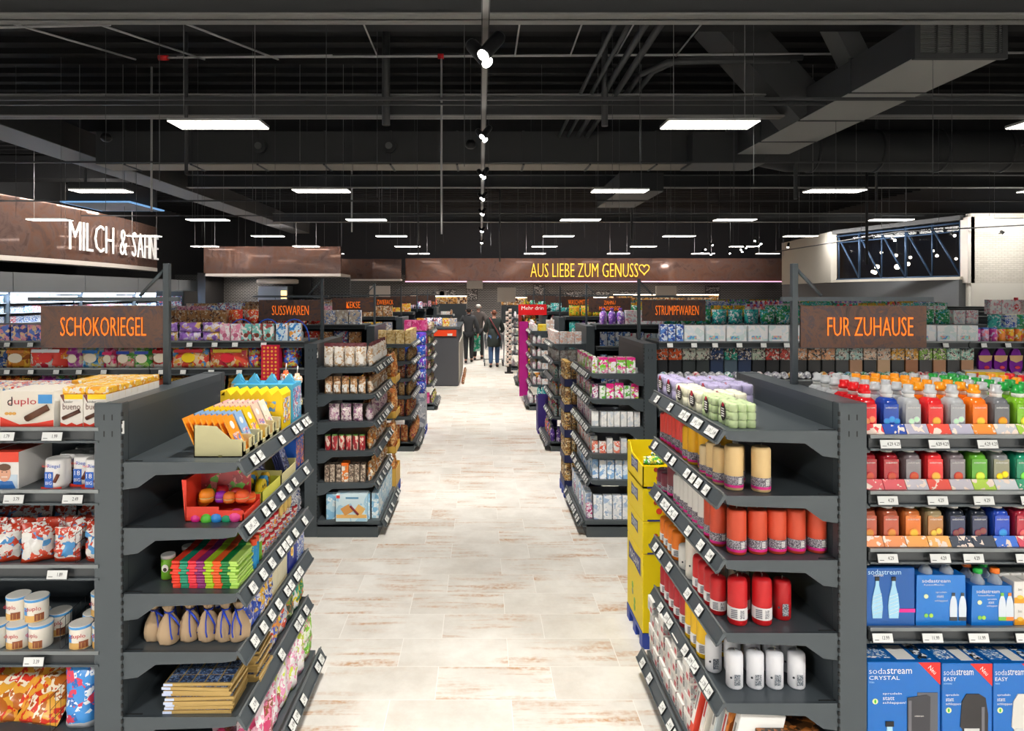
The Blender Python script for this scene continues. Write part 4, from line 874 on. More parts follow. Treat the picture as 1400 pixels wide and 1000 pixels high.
for z, seq, back, nd, sn in rowsB:
    for i, k in enumerate(seq):
        for j in range(nd):
            kk = k if (j == 0 or not back) else back[(i+j//3) % 12]
            kinds[kk].put((X0-.035+i*.0885, ROWY[0]+.075+j*.072, z+.0005), rz=rr(-.04, .04), label='%s soda syrup bottle on the %s shelf, %s across, %s row' % (CN[kk], sn, nth(i), ('front' if j == 0 else nth(j))), group='soda syrup bottles')
    # sloping printed shelf strips in front of the bottles
    for i, k in enumerate(seq):
        cols = {'R': 'e8454a', 'B': '1747a8', 'G': 'b5b2c4', 'R2': 'e8503f', 'O': 'f5933a', 'GO': 'c8c8cc', 'L': 'a8cf4a', 'GL': 'd8dce0', 'K': 'e0545c', 'GK': 'c9c4cc', 'LG': 'b5d64a', 'T': '2f9a72', 'C1': 'f08a3a', 'C2': 'f5a23a', 'C3': 'f5b45a', 'D1': '2a3548', 'D2': '2f6fd8', 'D3': 'd8405a'}[k]
        x = X0-.035+i*.0885
        s_ = ob('shelf_strip', G().add([(-.043, 0, 0), (.043, 0, 0), (.043, .02, .035), (-.043, .02, .035), (-.043, .003, 0), (.043, .003, 0), (.043, .023, .035), (-.043, .023, .035)], [(0, 1, 2, 3), (7, 6, 5, 4), (0, 4, 5, 1), (3, 2, 6, 7), (0, 3, 7, 4), (1, 5, 6, 2)], P(cols, cols, cols, 'f6e2d2', scale=20)), None, (x, ROWY[0]+.012, z+.0065))
        tag(s_, 'sloping printed card strip before the %s shelf bottles, %s across' % (sn, nth(i)), 'card strip', 'printed strips before the syrup bottles')
# cartons on the fourth shelf
DEEP = C('0f5fb0'); LB = C('2a8ad8'); z = .783; Y = ROWY[0]
g = G().rbox(-.105, .105, -.06, .06, 0, .232, .002, C('12549e'))
gl = G()
for x in (-.045, .02):
    gl.prism([(x-.018, .035), (x+.018, .035), (x+.022, .08), (x+.018, .12), (x+.007, .165), (x+.006, .185), (x-.006, .185), (x-.007, .165), (x-.018, .12), (x-.022, .08)][::-1], -.0635, -.0605, C('9fd0e8'))
    gl.box(x-.008, x+.008, -.064, -.0605, .183, .198, BLACK)
    for k in range(6): gl.tube([(x-.017, -.0637, .05+.014*k), (x+.017, -.0637, .062+.014*k)], .0008, WHITE, 4)
tx = G().text('sodastream', (-.015, -.0612, .217), .02, C('bfe0f5'), width=.13).text('KARAFFEN', (-.04, -.0612, .203), .007, WHITE, wf=.8)
pk = G().box(.0, .105, -.0625, -.0605, .058, .072, C('e0218a'))
Proto('carafe_carton', 'carton', '', g, [('printed_carafes', gl), ('lettering', tx), ('pink_ribbon', pk)]).put((1.612, Y+.075, z), label='dark blue carton picturing two glass carafes beside the grey post')
def multipack(w, h, cols, tcol, n, lab, x):
    g = G().prism([(-w/2, .0), (w/2, .0), (w/2-.004, h), (-w/2+.004, h)], -.06, .06, M('pack_blue', '1468bd', .25), front=M('pack_blue2', '1a74c9', .25))
    t = G().text('sodastream', (-w*.1, -.0613, h-.022), .014, WHITE, width=w*.56).text('Kunststoffflaschen', (-w*.14, -.0613, h-.038), .006, WHITE, width=w*.4)
    t.text('sprudeln', (-.0*w, -.0613, h*.66), .008, WHITE, width=w*.22).text('statt', (-.02*w, -.0613, h*.58), .009, WHITE, width=w*.14).text('schleppen!', (0, -.0613, h*.49), .009, WHITE, width=w*.26)
    t.disc((-w*.3, -.0612, h*.58), (.009, 0, 0), (0, 0, .009), C('e8f0c0')); t.disc((-w*.3, -.0615, h*.2), (.008, 0, 0), (0, 0, .008), C('7ac04a')); t.disc((-w*.2, -.0615, h*.2), (.008, 0, 0), (0, 0, .008), C('a8d84a'))
    b = G()
    for i, c in enumerate(cols):
        xx = w*(.24+.2*i)
        xx = min(xx, w*.42)
        b.prism([(xx-.014, .02), (xx+.014, .02), (xx+.015, .07), (xx+.012, .1), (xx+.005, .12), (xx-.005, .12), (xx-.012, .1), (xx-.015, .07)][::-1], -.0625, -.0608, C('dfe9f2')); b.box(xx-.0145, xx+.0145, -.0628, -.0608, .02, .035, C(c)); b.box(xx-.006, xx+.006, -.0628, -.0608, .118, .13, C(c))
    parts = [('lettering', t), ('printed_bottles', b)]
    for i in range(n):
        for j in range(2):
            parts.append(('bottle_neck', G().lathe([(.026, h-.02), (.024, h+.012), (.012, h+.03), (.012, h+.045)], M('pet_clear', 'cfd8dc', .1, alpha=.4), 14, c=((i-(n-1)/2)*w*.42, -.03+.06*j)).lathe([(.0165, h+.04), (.0165, h+.056), (.014, h+.06)], C(tcol[(i+j) % len(tcol)]), 14, c=((i-(n-1)/2)*w*.42, -.03+.06*j))))
    Proto('bottle_multipack', 'bottle pack', '', g, parts).put((x, Y+.085, z), label=lab)
multipack(.20, .20, ['3a3f45', '3a3f45'], ['2a2c2e'], 2, 'large blue soda bottle twin pack next to the carafe carton', 1.828)
multipack(.165, .158, ['7ac04a', 'f08a3a'], ['1eaa3c', 'f0761c'], 2, 'smaller blue bottle twin pack with green and orange caps', 2.03)
sm = [Proto('drink_carton', 'carton', '', G().rbox(-.023, .023, -.03, .03, 0, .085, .002, C('ece9e2')), [('printed_label', G().box(-.022, .022, -.0312, -.0302, .0, .022, C(c)).text('SIROP' if 0 else 'bio', (0, -.0315, .055), .011, C('8a8680')).disc((0, -.032, .024), (.012, 0, 0), (0, 0, .008), C(c2)))]) for c, c2 in (('f0a024', 'f8c850'), ('e05050', 'f09070'))]
for i in range(8):
    for k in range(2):
        for j in range(2):
            sm[1 if i > 1 and i % 3 == 2 else 0].put((2.145+i*.049, Y+.06+j*.075, z+k*.0865), label='small white drink carton, %s across, %s layer, %s row' % (nth(i), 'lower' if k == 0 else 'upper', 'front' if j == 0 else 'rear'), group='small white drink cartons on the fourth shelf')
# appliance boxes on the base
z = .17; NAVY = M('box_blue', '0f67b9', .3)
def appliance(w, h, name2, sub, mach, x, lab, crystal=False):
    d = .14
    g = G().rbox(-w/2, w/2, 0, 2*d, 0, h, .002, NAVY)
    t = G().text('soda', (-w/2+.006, -.001, h-.035), .022, WHITE, width=w*.235, al='l', off=-.012).text('stream', (-w/2+.008+w*.24, -.001, h-.035), .022, WHITE, width=w*.34, al='l').text(name2, (-w/2+.006, -.001, h-.062), .015, WHITE, width=w*(.42 if crystal else .25), al='l').text(sub, (-w/2+.006, -.001, h-.08), .006, C('bfe0f5'), wf=.8, al='l')
    for i, (s_, ww, hh) in enumerate((('sprudeln', .26, .011), ('statt', .16, .013), ('schleppen!', .32, .012))):
        t.text(s_, (-w/2+.06 if crystal else -w/2+.014, -.001, h-.125-.018*i), hh, WHITE, width=w*ww, al='l')
    t.disc((-w/2+(.03 if crystal else .025), -.001, h-.155 if crystal else h-.185), (.011, 0, 0), (0, 0, .011), C('e4ecb0'), 16)
    t.disc((-w/2+(.03 if crystal else .025), -.0014, h-.155 if crystal else h-.185), (.004, 0, 0), (0, 0, .008), C('3fae29'), 10)
    flash = G().prism([(w/2-.088, h-.001), (w/2-.001, h-.001), (w/2-.001, h-.09)], -.0014, 0, C('e02a26')).text('Neu', (w/2-.032, -.002, h-.03), .017, WHITE, right=(1, 0, -1), up=(1, 0, 1), wf=.9)
    m = G(); mx = w*.2 if crystal else w*.13; mc = C(mach)
    ml = C('6a6a70' if mach != 'd6d4cc' else 'f4f2ec'); tp_ = h-.12
    if crystal:
        m.box(mx-.005, mx+.075, -.002, 0, 0, tp_, C('5a5c62')); m.prism([(mx-.045, 0), (mx+.04, 0), (mx+.045, tp_-.015), (mx+.03, tp_-.008), (mx-.045, tp_-.02)][::-1], -.0035, -.001, mc)
        m.box(mx-.042, mx-.03, -.0042, -.003, 0, tp_-.03, ml)
        cx = -w*.2
        m.prism([(cx-.03, 0), (cx+.03, 0), (cx+.028, .13), (cx+.012, .2), (cx+.01, .225), (cx-.01, .225), (cx-.012, .2), (cx-.028, .13)][::-1], -.003, -.001, C('a8d4ea')); m.box(cx-.016, cx+.016, -.004, -.001, .222, .242, BLACK)
        m.text('sodastream', (mx-.0, -.0045, tp_-.09), .006, WHITE, wf=.9)
    else:
        m.prism([(mx-.045, 0), (mx+.05, 0), (mx+.055, tp_-.08), (mx+.045, tp_-.015), (mx+.02, tp_), (mx-.03, tp_), (mx-.048, tp_-.03), (mx-.055, tp_-.13), (mx-.045, tp_-.14)][::-1], -.003, 0, mc)
        m.box(mx-.04, mx+.02, -.004, -.001, tp_-.175, tp_-.135, C('c8c8c8')); m.prism([(mx-.035, 0), (mx+.015, 0), (mx+.01, tp_-.2), (mx-.02, tp_-.18), (mx-.03, tp_-.2)][::-1], -.005, -.002, C('9ac4d8')); m.box(mx+.028, mx+.04, -.0042, -.003, .02, tp_-.05, ml)
    top = G().box(-w*.05, w*.2, .02, .12, h, h+.001, WHITE).box(-w/2+.01, -w*.12, .03, .12, h, h+.001, P('0f67b9', '5a9ad8', 'ffffff', scale=60)).box(w*.26, w*.42, .02, .13, h, h+.001, P('ffffff', '222830', '0f67b9', scale=30))
    Proto('appliance_box', 'box', '', g, [('lettering', t), ('corner_flash', flash), ('printed_picture', m), ('top_print', top)]).put((x, Y+.012, z), label=lab)
appliance(.288, .475, 'CRYSTAL', 'TITAN', '3a3a3f', 1.672, 'big blue soda maker box marked CRYSTAL beside the grey post', True)
appliance(.198, .47, 'EASY', 'SCHWARZ', '2e2c2d', 1.922, 'big blue soda maker box with a black machine')
appliance(.198, .47, 'EASY', 'WEISS', 'd6d4cc', 2.125, 'big blue soda maker box with a white machine')
appliance(.198, .47, 'EASY', 'SCHWARZ', '2e2c2d', 2.33, 'big blue soda maker box mostly outside the picture edge')
# ================================================================== chocolate bay beside the card rack
Y = ROWY[0]
def choco_box(w, d, h, face, parts, name='chocolate_box', side=None, top=None):
    return Proto(name, 'box', '', G().box(-w/2, w/2, 0, d, 0, h, side or WHITE, front=face, top=top), parts)
CRM = C('f3ebdc')
l = G().text('duplo', (-.02, -.001, .10), .034, C('b51a24'), width=.115).text('d', (-.067, -.0014, .104), .036, C('221a16'), width=.02)
l.prism([(-.105, 0), (.105, 0), (.105, .03), (.04, .018), (-.03, .012), (-.105, .042)][::-1], -.0012, -.0002, C('e0341e'))
l.tube([(.0, -.002, .035), (.085, -.002, .08)], .013, C('5a3420'), 8); l.box(.045, .1, -.0016, -.0006, .095, .13, C('3f8fd0'))
for x in (-.08, -.065, -.05): l.disc((x, -.001, .055), (.008, 0, 0), (0, 0, .006), C('d9a24a'), 10)
dup = choco_box(.215, .2, .143, CRM, [('printed_label', l)], top=C('f6efe2'))
dup.put((-1.797, Y+.02, 1.5705), label='wide cream chocolate bar box with the word duplo on the top shelf')
bl = G().text('bueno', (-.0, -.001, .083), .024, C('5a2a1c'), width=.07).text('kinder', (-.012, -.001, .102), .009, C('111111'), width=.035).tube([(-.033, -.0015, .036), (.033, -.0015, .066)], .008, C('4a2616'), 8)
bl.prism([(-.044, 0), (.044, 0), (.044, .018), (.02, .01), (0, .019), (-.02, .01), (-.044, .02)][::-1], -.0012, -.0002, C('e0341e')).prism([(-.044, .125), (-.03, .10), (-.03, .13), (-.044, .13)], -.0012, -.0002, C('6a2a1a')).box(-.028, .044, -.0012, -.0002, .112, .13, YEL)
bue = Proto('chocolate_box', 'box', '', G().box(-.0445, .0445, 0, .045, 0, .13, C('f6f0e6'), top=C('f0b428')), [('printed_label', bl)])
for i in range(2):
    for j in range(9):
        bue.put((-1.62+i*.092 if i < 2 else -1.62-.2-i*.092, Y+.02+j*.047, 1.5705), label='cream and yellow bueno bar pack, column %s from the duplo box, %s back' % (nth(i), nth(j)), group='bueno bar packs on the top shelf')
bar = Proto('bar_pack', 'bar pack', '', G().rbox(-.045, .045, 0, .05, 0, .13, .004, P('f3ece0', 'e8c8a0', '6fa8d8', 'd84a3a', scale=30)))
for i in range(7):
    for j in range(4): bar.put((-1.72-i*.095, Y+.235+j*.055, 1.5705), label='pale printed bar pack behind the duplo box, %s across, %s back' % (nth(i), nth(j)), group='pale bar packs on the top shelf')
tp_ = Proto('bar_pack', 'bar pack', '', G().rbox(-.045, .045, 0, .1, 0, .028, .004, P('f4bc2c', 'f8d060', 'f3ece0', 'e8a020', scale=20)))
for i in range(3):
    for j in range(4): tp_.put((-1.712+i*.092, Y+.03+j*.105+(.2 if i == 0 else 0), 1.7005), label='yellow bar pack lying on the bar boxes, column %s, %s back' % (nth(i), nth(j)), group='yellow bar packs lying on top') if not (i == 0 and j > 1) else None
# second shelf: riegel pouches and a face box
def rieg(t1):
    g = G().lathe([(.04, 0), (.043, .02), (.041, .11), (.038, .118), (.032, .112)], C('f5f3ef'), 20, sq=2.6)
    f = G().text('Riegel', (.01, -.0445, .092), .018, C('1a5ab8'), width=.05).text('kinder', (-.022, -.0445, .094), .01, C('e0341e'), width=.026).box(-.026, .006, -.0445, -.0425, .008, .07, C('1a5ab8')).text('18', (-.01, -.0452, .055), .019, WHITE, width=.022).text('BIG', (-.01, -.0452, .027), .013, WHITE, width=.024)
    f.tube([(.012, -.044, .03), (.026, -.042, .06)], .007, C('6a3420'), 6); f.prism([(-.04, 0), (.04, 0), (.04, .012), (.0, .006), (-.04, .012)][::-1], -.0446, -.042, C('e0341e'))
    return Proto('chocolate_tub', 'tub', '', g, [('printed_label', f)])
rg = rieg('')
for i, (x, y) in enumerate(((-1.695, .055), (-1.61, .10), (-1.535, .055), (-1.70, .15), (-1.61, .2), (-1.53, .16), (-1.7, .25), (-1.6, .3))):
    rg.put((x, Y+y, 1.3255), label='white and blue Riegel chocolate tub on the second shelf, %s of its group' % nth(i), group='white chocolate tubs')
f = G().box(-.05, .05, -.0012, -.0002, 0, .055, C('cfe0ee')).disc((0, -.0018, .06), (.024, 0, 0), (0, 0, .032), C('d9a184'), 18).disc((0, -.0022, .085), (.025, 0, 0), (0, 0, .014), C('5a3a26'), 14).prism([(-.045, 0), (.045, 0), (.03, .03), (-.03, .03)][::-1], -.002, -.0012, C('2f6fb8')).box(-.012, .012, -.0028, -.002, .045, .048, C('f8f2ec')).disc((-.009, -.0024, .066), (.003, 0, 0), (0, 0, .002), C('2a1c14'), 8).disc((.009, -.0024, .066), (.003, 0, 0), (0, 0, .002), C('2a1c14'), 8)
kb = Proto('chocolate_box', 'box', '', G().box(-.055, .055, 0, .2, 0, .145, C('f2f0ec'), top=C('e0442e')).box(-.055, .055, -.001, .0, .105, .145, C('e0442e')), [('printed_portrait', f)])
kb.put((-1.892, Y+.03, 1.3255), label='red and white box with a printed smiling face on the second shelf'); kb.put((-2.012, Y+.03, 1.3255), label='red and white box half outside the picture on the second shelf')
# wire baskets and bags
def wire_basket(w, d, h, lab, x, z):
    g = G()
    for hh in (0.004, h*.33, h*.66, h): g.tube([(0, 0, hh*.7), (0, d, hh)], .0013, BLACK, 4)
    for i in range(14): g.tube([(0, d*i/13, .004), (0, d*i/13, h*(.7+.3*i/13))], .0011, BLACK, 4)
    o = ob('wire_divider', g, None, (x, Y+.012, z)); tag(o, lab, 'wire divider')
wire_basket(.3, .42, .17, 'black wire divider between the white and red snack bags', -1.60, 1.0305)
wire_basket(.3, .42, .17, 'black wire divider behind the round duplo canisters', -1.66, .6905)
wire_basket(.3, .42, .2, 'black wire divider beside the blue bag near the floor', -1.70, .3605)
def bagP(w, h, t, main, mats=None, desc='', cat='bag', name='snack_bag', label=None, lean=0, seed=1, wr=.005, nu=8, nv=9):
    g = G().bag(w, h, t, main, mats, seed=seed, lean=lean, wr=wr, nu=nu, nv=nv)
    return Proto(name, cat, desc, g, [('printed_label', label)] if label else ())
def lab_(h, w, y, txt, tc, bg=None, hh=.02, z=.6):
    g = G()
    if bg is not None: g.quad((0, y-.002, h*z), (w*.38, 0, 0), (0, 0, hh*.9), bg)
    g.text(txt, (0, y-.0035, h*z), hh, tc, width=w*.6); return g
kbag = [bagP(.125, .15, .075, P('eceae4', 'e4e0da', 'c8401f', '4a90c8', scale=14), [(.0, C('c9401f')), (.16, P('eceae4', 'e4e0da', 'c8401f', '4a90c8', scale=14)), (.74, P('c8401f', 'eceae4', 'b8341c', scale=20))], seed=s, wr=.013) for s in (1, 2, 3)]
for i in range(6):
    for j in range(3):
        kbag[(i+j) % 3].put((-1.52-i*.115+rr(-.01, .01)-(.03 if i else 0), Y+.055+j*.085, 1.0305+.012*j), rz=rr(-.5, .5), rx=rr(-.3, .0), sc=rr(.85, 1.05), label='crumpled white and red chocolate bag on the third shelf, %s across, %s row' % (nth(i), nth(j)), group='white and red chocolate bags')
cn = G().lathe([(.040, 0), (.042, .004), (.042, .08), (.043, .082), (.043, .09)], C('f4efe2'), 20).lathe([(.0432, .082), (.044, .084), (.044, .092), (.041, .094)], C('4f9ad8'), 20, mats=[C('4f9ad8')]*2+[C('e9e6de')])
cl = G()
def wrap(g, r, a0, a1, z0, z1, m, n=6):
    for i in range(n):
        a = a0+(a1-a0)*i/n; b = a0+(a1-a0)*(i+1)/n
        g.add([(r*math.sin(a), -r*math.cos(a), z0), (r*math.sin(b), -r*math.cos(b), z0), (r*math.sin(b), -r*math.cos(b), z1), (r*math.sin(a), -r*math.cos(a), z1)], [(0, 1, 2, 3)], m)
    return g
cl.text('duplo', (0, -.0435, .056), .02, C('b51a24'), width=.056); wrap(cl, .0426, -.9, .9, .004, .03, C('d9ab62')); wrap(cl, .0426, .1, .9, .008, .036, C('8a4a2a')); wrap(cl, .0424, -1.1, -.6, .03, .06, C('3f8fd0'))
can_d = Proto('chocolate_canister', 'canister', '', cn, [('printed_label', cl)])
k = 0
for (x, y, zz) in ((-1.85, .05, 0), (-1.765, .055, 0), (-1.60, .05, 0), (-1.51, .055, 0), (-1.94, .05, 0), (-1.88, .09, .095), (-1.795, .075, .095), (-1.93, .16, 0), (-1.555, .12, .095), (-1.6, .14, 0), (-1.51, .15, 0), (-1.84, .15, 0), (-1.75, .15, 0), (-2.03, .06, 0)):
    can_d.put((x, Y+y, .6905+zz), rz=rr(-.3, .3), label='round duplo chocolate canister, %s of the canisters on the fourth shelf' % nth(k), group='round duplo canisters'); k += 1
ybag = [bagP(.2, .24, .07, P('e8a83a', 'd8341e', 'f4e8d0', 'b8641c', scale=12), seed=s) for s in (4, 5)]
for i in range(8):
    ybag[i % 2].put((-1.80-(i % 2)*.19, Y+.07+.06*(i//2), .362+.03*(i//2)), rz=rr(-.2, .2), rx=R(-52), label='orange and red snack bag lying in the low wire basket, %s of the heap' % nth(i), group='orange bags in the low basket')
bb = bagP(.13, .24, .09, P('3f8fd8', 'e8f0f8', '2a6ab8', 'd8405a', scale=14), [(.0, C('c9cdd2')), (.12, P('3f8fd8', 'e8f0f8', '2a6ab8', 'd8405a', scale=14))], seed=9)
bb.put((-1.61, Y+.07, .3605), label='blue plastic candy bag standing beside the wire divider'); bb.put((-1.53, Y+.12, .3605), rx=.05, label='blue plastic candy bag leaning behind the other blue one')
# ================================================================== card and tin rack, sweets side
CT = C('d9d2a0'); z = ZL1[0]
def aisle(g, pt): return g
# cream card trays: front low edge faces the aisle (+x)
def card_tray(y, wy, col, lab, cardcols, n=8, wd=.2):
    t = G(); pf = [(-wd, 0), (.0, 0), (0, .07), (-.05, .072), (-.11, .125), (-wd, .13)]
    for yy in (0, wy-.004): t.prism([(a, b) for a, b in pf], yy, yy+.004, CT)
    t.box(-wd, 0, 0, wy, 0, .004, CT).box(-wd, -wd+.004, 0, wy, 0, .13, CT).prism([(0, 0), (0, .0)], 0, 0, CT) if 0 else t.box(-wd, 0, 0, wy, 0, .004, CT).box(-wd, -wd+.004, 0, wy, 0, .13, CT).box(-.004, 0, 0, wy*.3, 0, .06, CT).box(-.004, 0, wy*.7, wy, 0, .06, CT).box(-.004, 0, 0, wy, 0, .02, CT)
    t.box(-.1, -.085, -.0006, 0, .0, .008, C('8a8450'))
    o = tag(ob('card_tray', t, None, (-.965, ROWY[0]+y, z+.0005)), lab, 'card tray')
    for i in range(n):
        c = cardcols[i % len(cardcols)] if isinstance(cardcols, list) else cardcols
        g = G().box(-.003, .003, .006, wy-.006, 0, .165, C(c, .4)); x = -wd+.018+(wd-.035)*i/(n-1)
        g.disc((.0036, wy*.5, .125), (0, wy*.17, 0), (0, 0, wy*.17), WHITE, 14).quad((.0036, wy*.5, .06), (0, wy*.3, 0), (0, 0, .03), P(c, 'f4d8c8', 'd8607a', '6a8ac8', scale=30), t=.0004)
        cc = ob('gift_card', g, None, (-.965+x, ROWY[0]+y, z+.006), ry=R(-24)); tag(cc, '%s gift card in the cream tray, %s from the back, %s' % ({'f39c1e': 'orange', 'f5c814': 'yellow', '8fb4dc': 'pale blue', 'f0c8b4': 'peach', 'f2b8b8': 'pink', 'e8ded0': 'cream'}[c], nth(i), lab.split(',')[-1].strip()), 'card', 'gift cards in the cream trays')
card_tray(.085, .105, CT, 'cream card tray with orange cards, first tray', 'f39c1e')
card_tray(.195, .09, CT, 'cream card tray with pale blue cards, second tray', ['8fb4dc'])
card_tray(.29, .10, CT, 'cream card tray with yellow cards, third tray', ['f5c814'])
card_tray(.395, .09, CT, 'cream card tray with peach cards, fourth tray', ['f0c8b4'])
card_tray(.49, .09, CT, 'cream card tray with pink cards, fifth tray', ['f2b8b8', 'e8ded0'])
g = G().box(-.28, 0, 0, .14, 0, .17, YEL).box(-.30, -.28, 0, .14, 0, .19, C('f2c91a'))
for i in range(6): g.prism([(-.30+.05*i, .17), (-.25+.05*i, .17), (-.27+.05*i, .195)][::-1], .0, .14, YEL)
o = tag(ob('candy_display', g, None, (-.965, ROWY[0]+.60, z+.0005)), 'yellow cardboard candy display behind the card trays', 'display box')
ob('printed_picture', G().box(.0005, .0015, .02, .12, .03, .15, P('ffd914', 'e05a2a', '3f8fd0', 'ffffff', scale=24)).box(-.26, -.03, -.0015, -.0005, .04, .14, P('ffd914', 'f4b81a', '6aa0d0', scale=24)), o)
SH = C('4fb0d8'); g = G().box(-.3, 0, 0, .16, 0, .2, SH)
for x in (-.3, -.22, -.13, -.04): g.prism([(x-.03, .2), (x+.045, .2), (x+.02, .22), (x+.012, .255), (x-.012, .225)][::-1], .04, .05, SH).tube([(x-.02, .08, .2), (x+.01, .08, .235), (x+.02, .08, .2)], .012, SH, 6)
o = tag(ob('fin_display', g, None, (-.96, ROWY[0]+.755, z+.0005)), 'blue display box with fin shaped cut outs at the far end of the card shelf', 'display box')
ob('printed_picture', G().box(.0005, .0015, .015, .145, .02, .18, P('4fb0d8', 'ffffff', 'e0486a', '2a6ab8', scale=30)), o)
toy = [Proto('candy_toy', 'toy', '', G().lathe([(.012, 0), (.024, .02), (.026, .045), (.014, .06), (.012, .07)], C(c), 12).tube([(0, 0, .07), (.004, 0, .11)], .003, WHITE, 5), [('wrapper', G().lathe([(.027, .02), (.029, .04), (.024, .055)], P(c, 'ffffff', 'e0a020', scale=60), 12, cap=False))]) for c in ('f0c8a8', 'e8602a', 'f2d21a', '2a3038')]
k = 0
for zz, y0, y1, n in ((0, .93, .99, 2),):
    for i in range(10): toy[i % 4].put((-1.0-.05*(i % 2), ROWY[0]+.94+.02*(i % 3), z+.02*i), label='small wrapped candy toy in the far corner of the card shelf, %s from below' % nth(i), group='candy toys at the far corner')
# second shelf: red tray with round tins
z = ZL1[1]
RT = C('e23a26'); g = G().box(-.235, 0, 0, .2, 0, .004, RT).box(-.235, 0, 0, .004, 0, .045, RT).box(-.004, 0, 0, .2, 0, .03, RT).box(-.235, -.231, 0, .2, 0, .17, RT).prism([(-.25, .17), (-.235, 0), (-.231, 0), (-.235, .17)], 0, .2, RT).box(-.235, -.1, 0, .004, .045, .06, RT).box(-.235, 0, .196, .2, 0, .05, RT)
o = tag(ob('candy_tray', g, None, (-.96, ROWY[0]+.075, z+.0005)), 'red cardboard tray of bright round candy boxes on the second shelf', 'display box')
ob('rear_card', G().box(-.232, -.02, .14, .144, .05, .17, P('a3202c', '8a1c28', 'd88a8a', '5aa83a', scale=14)), o)
for i, (x, y, zz, c, r) in enumerate(((-1.155, .11, .005, 'e0218a', .022), (-1.11, .105, .005, '5ac03a', .023), (-1.07, .11, .005, '2a8ad8', .024), (-1.03, .11, .005, '1a9a6a', .022), (-.995, .115, .005, 'f0489a', .027), (-1.14, .15, .055, 'f08a1c', .030), (-1.09, .17, .05, '9a2ab0', .024), (-1.05, .16, .05, 'e8782a', .024), (-1.0, .17, .05, 'e85a2a', .027), (-1.17, .19, .03, 'f2c81a', .024), (-1.1, .22, .06, 'd82030', .026), (-1.04, .22, .05, 'c02a2a', .026), (-.99, .23, .03, 'f2601a', .024))):
    p = Proto('candy_ball_box', 'candy box', '', G().lathe([(r*.75, 0), (r, r*.3), (r, r*.8)], C(c), 18, mats=[C(c), C(c)]), [('lid', G().lathe([(r*1.03, r*.8), (r*1.06, r*.9), (r*1.03, r*1.3), (r*.8, r*1.7), (r*.3, r*1.85)], C(c), 18)), ('clear_band', G().lathe([(r*1.01, r*.72), (r*1.01, r*.84)], C('d8e8a0'), 18, cap=False))])
    p.put((x, ROWY[0]+y, z+zz), rx=R(rr(50, 80)) if zz < .01 else 0, label='%s round candy box in the red tray' % {'e0218a': 'magenta', '5ac03a': 'green', '2a8ad8': 'blue', '1a9a6a': 'teal', 'f0489a': 'bright pink', 'f08a1c': 'flat orange', '9a2ab0': 'purple', 'e8782a': 'orange', 'e85a2a': 'coral', 'f2c81a': 'yellow', 'd82030': 'crimson', 'c02a2a': 'dark red', 'f2601a': 'deep orange'}[c])
g = G().box(-.2, 0, 0, .26, 0, .004, C('d8d84a')).box(-.004, 0, 0, .26, 0, .05, C('e0de5a')).box(-.2, 0, 0, .004, 0, .05, C('d8d84a')).box(-.2, -.196, 0, .26, 0, .15, C('a8b43a')).box(-.2, 0, .256, .26, 0, .05, C('d8d84a'))
tag(ob('tin_tray', g, None, (-.96, ROWY[0]+.30, z+.0005)), 'yellow green tray of round smiling tins', 'display box')
for i in range(6):
    c = ('f2d21a', '3f9ad8', 'e8b428')[i % 3]; p = Proto('round_tin', 'tin', '', G().tube([(0, 0, .045), (.024, 0, .045)], .043, C(c), 20), [('printed_face', G().disc((.0255, .012, .058), (0, .005, 0), (0, 0, .007), C('2a2420'), 8).disc((.0255, -.012, .058), (0, .005, 0), (0, 0, .007), C('2a2420'), 8).tube([(.025, -.018, .038), (.025, 0, .026), (.025, .018, .038)], .0025, C('a02020'), 5))])
    p.put((-.995-.03*(i//3)-.01*i, ROWY[0]+.35+.055*(i % 3)+.01*(i//3), z+.006), label='round %s smiling tin in the yellow green tray, %s of six' % ({'f2d21a': 'yellow', '3f9ad8': 'blue', 'e8b428': 'golden'}[c], nth(i)))
sl = Proto('card_sleeve', 'candy pack', '', G().box(-.004, .004, -.045, .045, 0, .14, C('3a3f6a')), [('printed_label', G().quad((.0048, 0, .07), (0, .04, 0), (0, 0, .062), P('4a4a8a', '8aa0d8', 'e8e8f4', '2a2a50', scale=40), t=.0004))])
g = G().box(-.16, 0, 0, .24, 0, .004, C('e8dfa8')).box(-.004, 0, 0, .24, 0, .05, C('e8dfa8')).box(-.16, 0, 0, .004, 0, .07, C('d9d08a')).box(-.16, 0, .236, .24, 0, .07, C('d9d08a'))
tag(ob('picture_tray', g, None, (-.96, ROWY[0]+.575, z+.0005)), 'cream tray of dark blue picture packs', 'display box')
for i in range(8): sl.put((-1.09+.015*i if i < 4 else -1.06+.012*i, ROWY[0]+(.63 if i < 4 else .74), z+.006), ry=R(-38 if i < 4 else -18), label='dark blue picture pack leaning in the cream tray, %s of eight' % nth(i), group='dark blue picture packs')
bc = Proto('candy_carton', 'carton', '', G().rbox(-.07, .0, -.035, .035, 0, .16, .002, C('1a55b0')), [('printed_label', G().box(.0003, .0012, -.03, .03, .01, .15, P('1a55b0', 'e8602a', '1a55b0', 'f0a04a', scale=34)))])
for i in range(2): bc.put((-.965, ROWY[0]+.87+.075*i, z+.0005), label='blue candy carton with orange figures, %s from the cream tray' % nth(i), group='blue candy cartons')
ow = Proto('wrapped_sweet', 'sweet', '', G().tube([(-.03, 0, .014), (-.014, 0, .014), (0, 0, .014), (.014, 0, .014), (.03, 0, .014)], [.012, .004, .014, .004, .012], P('f0781e', 'ffffff', 'e8501a', scale=60), 8))
for i in range(12): ow.put((-.99-.03*(i % 3), ROWY[0]+.86+.035*(i//3 % 4), z+.161), rz=rr(0, 3), label='orange wrapped sweet on the blue cartons, %s of the heap' % nth(i), group='orange wrapped sweets')
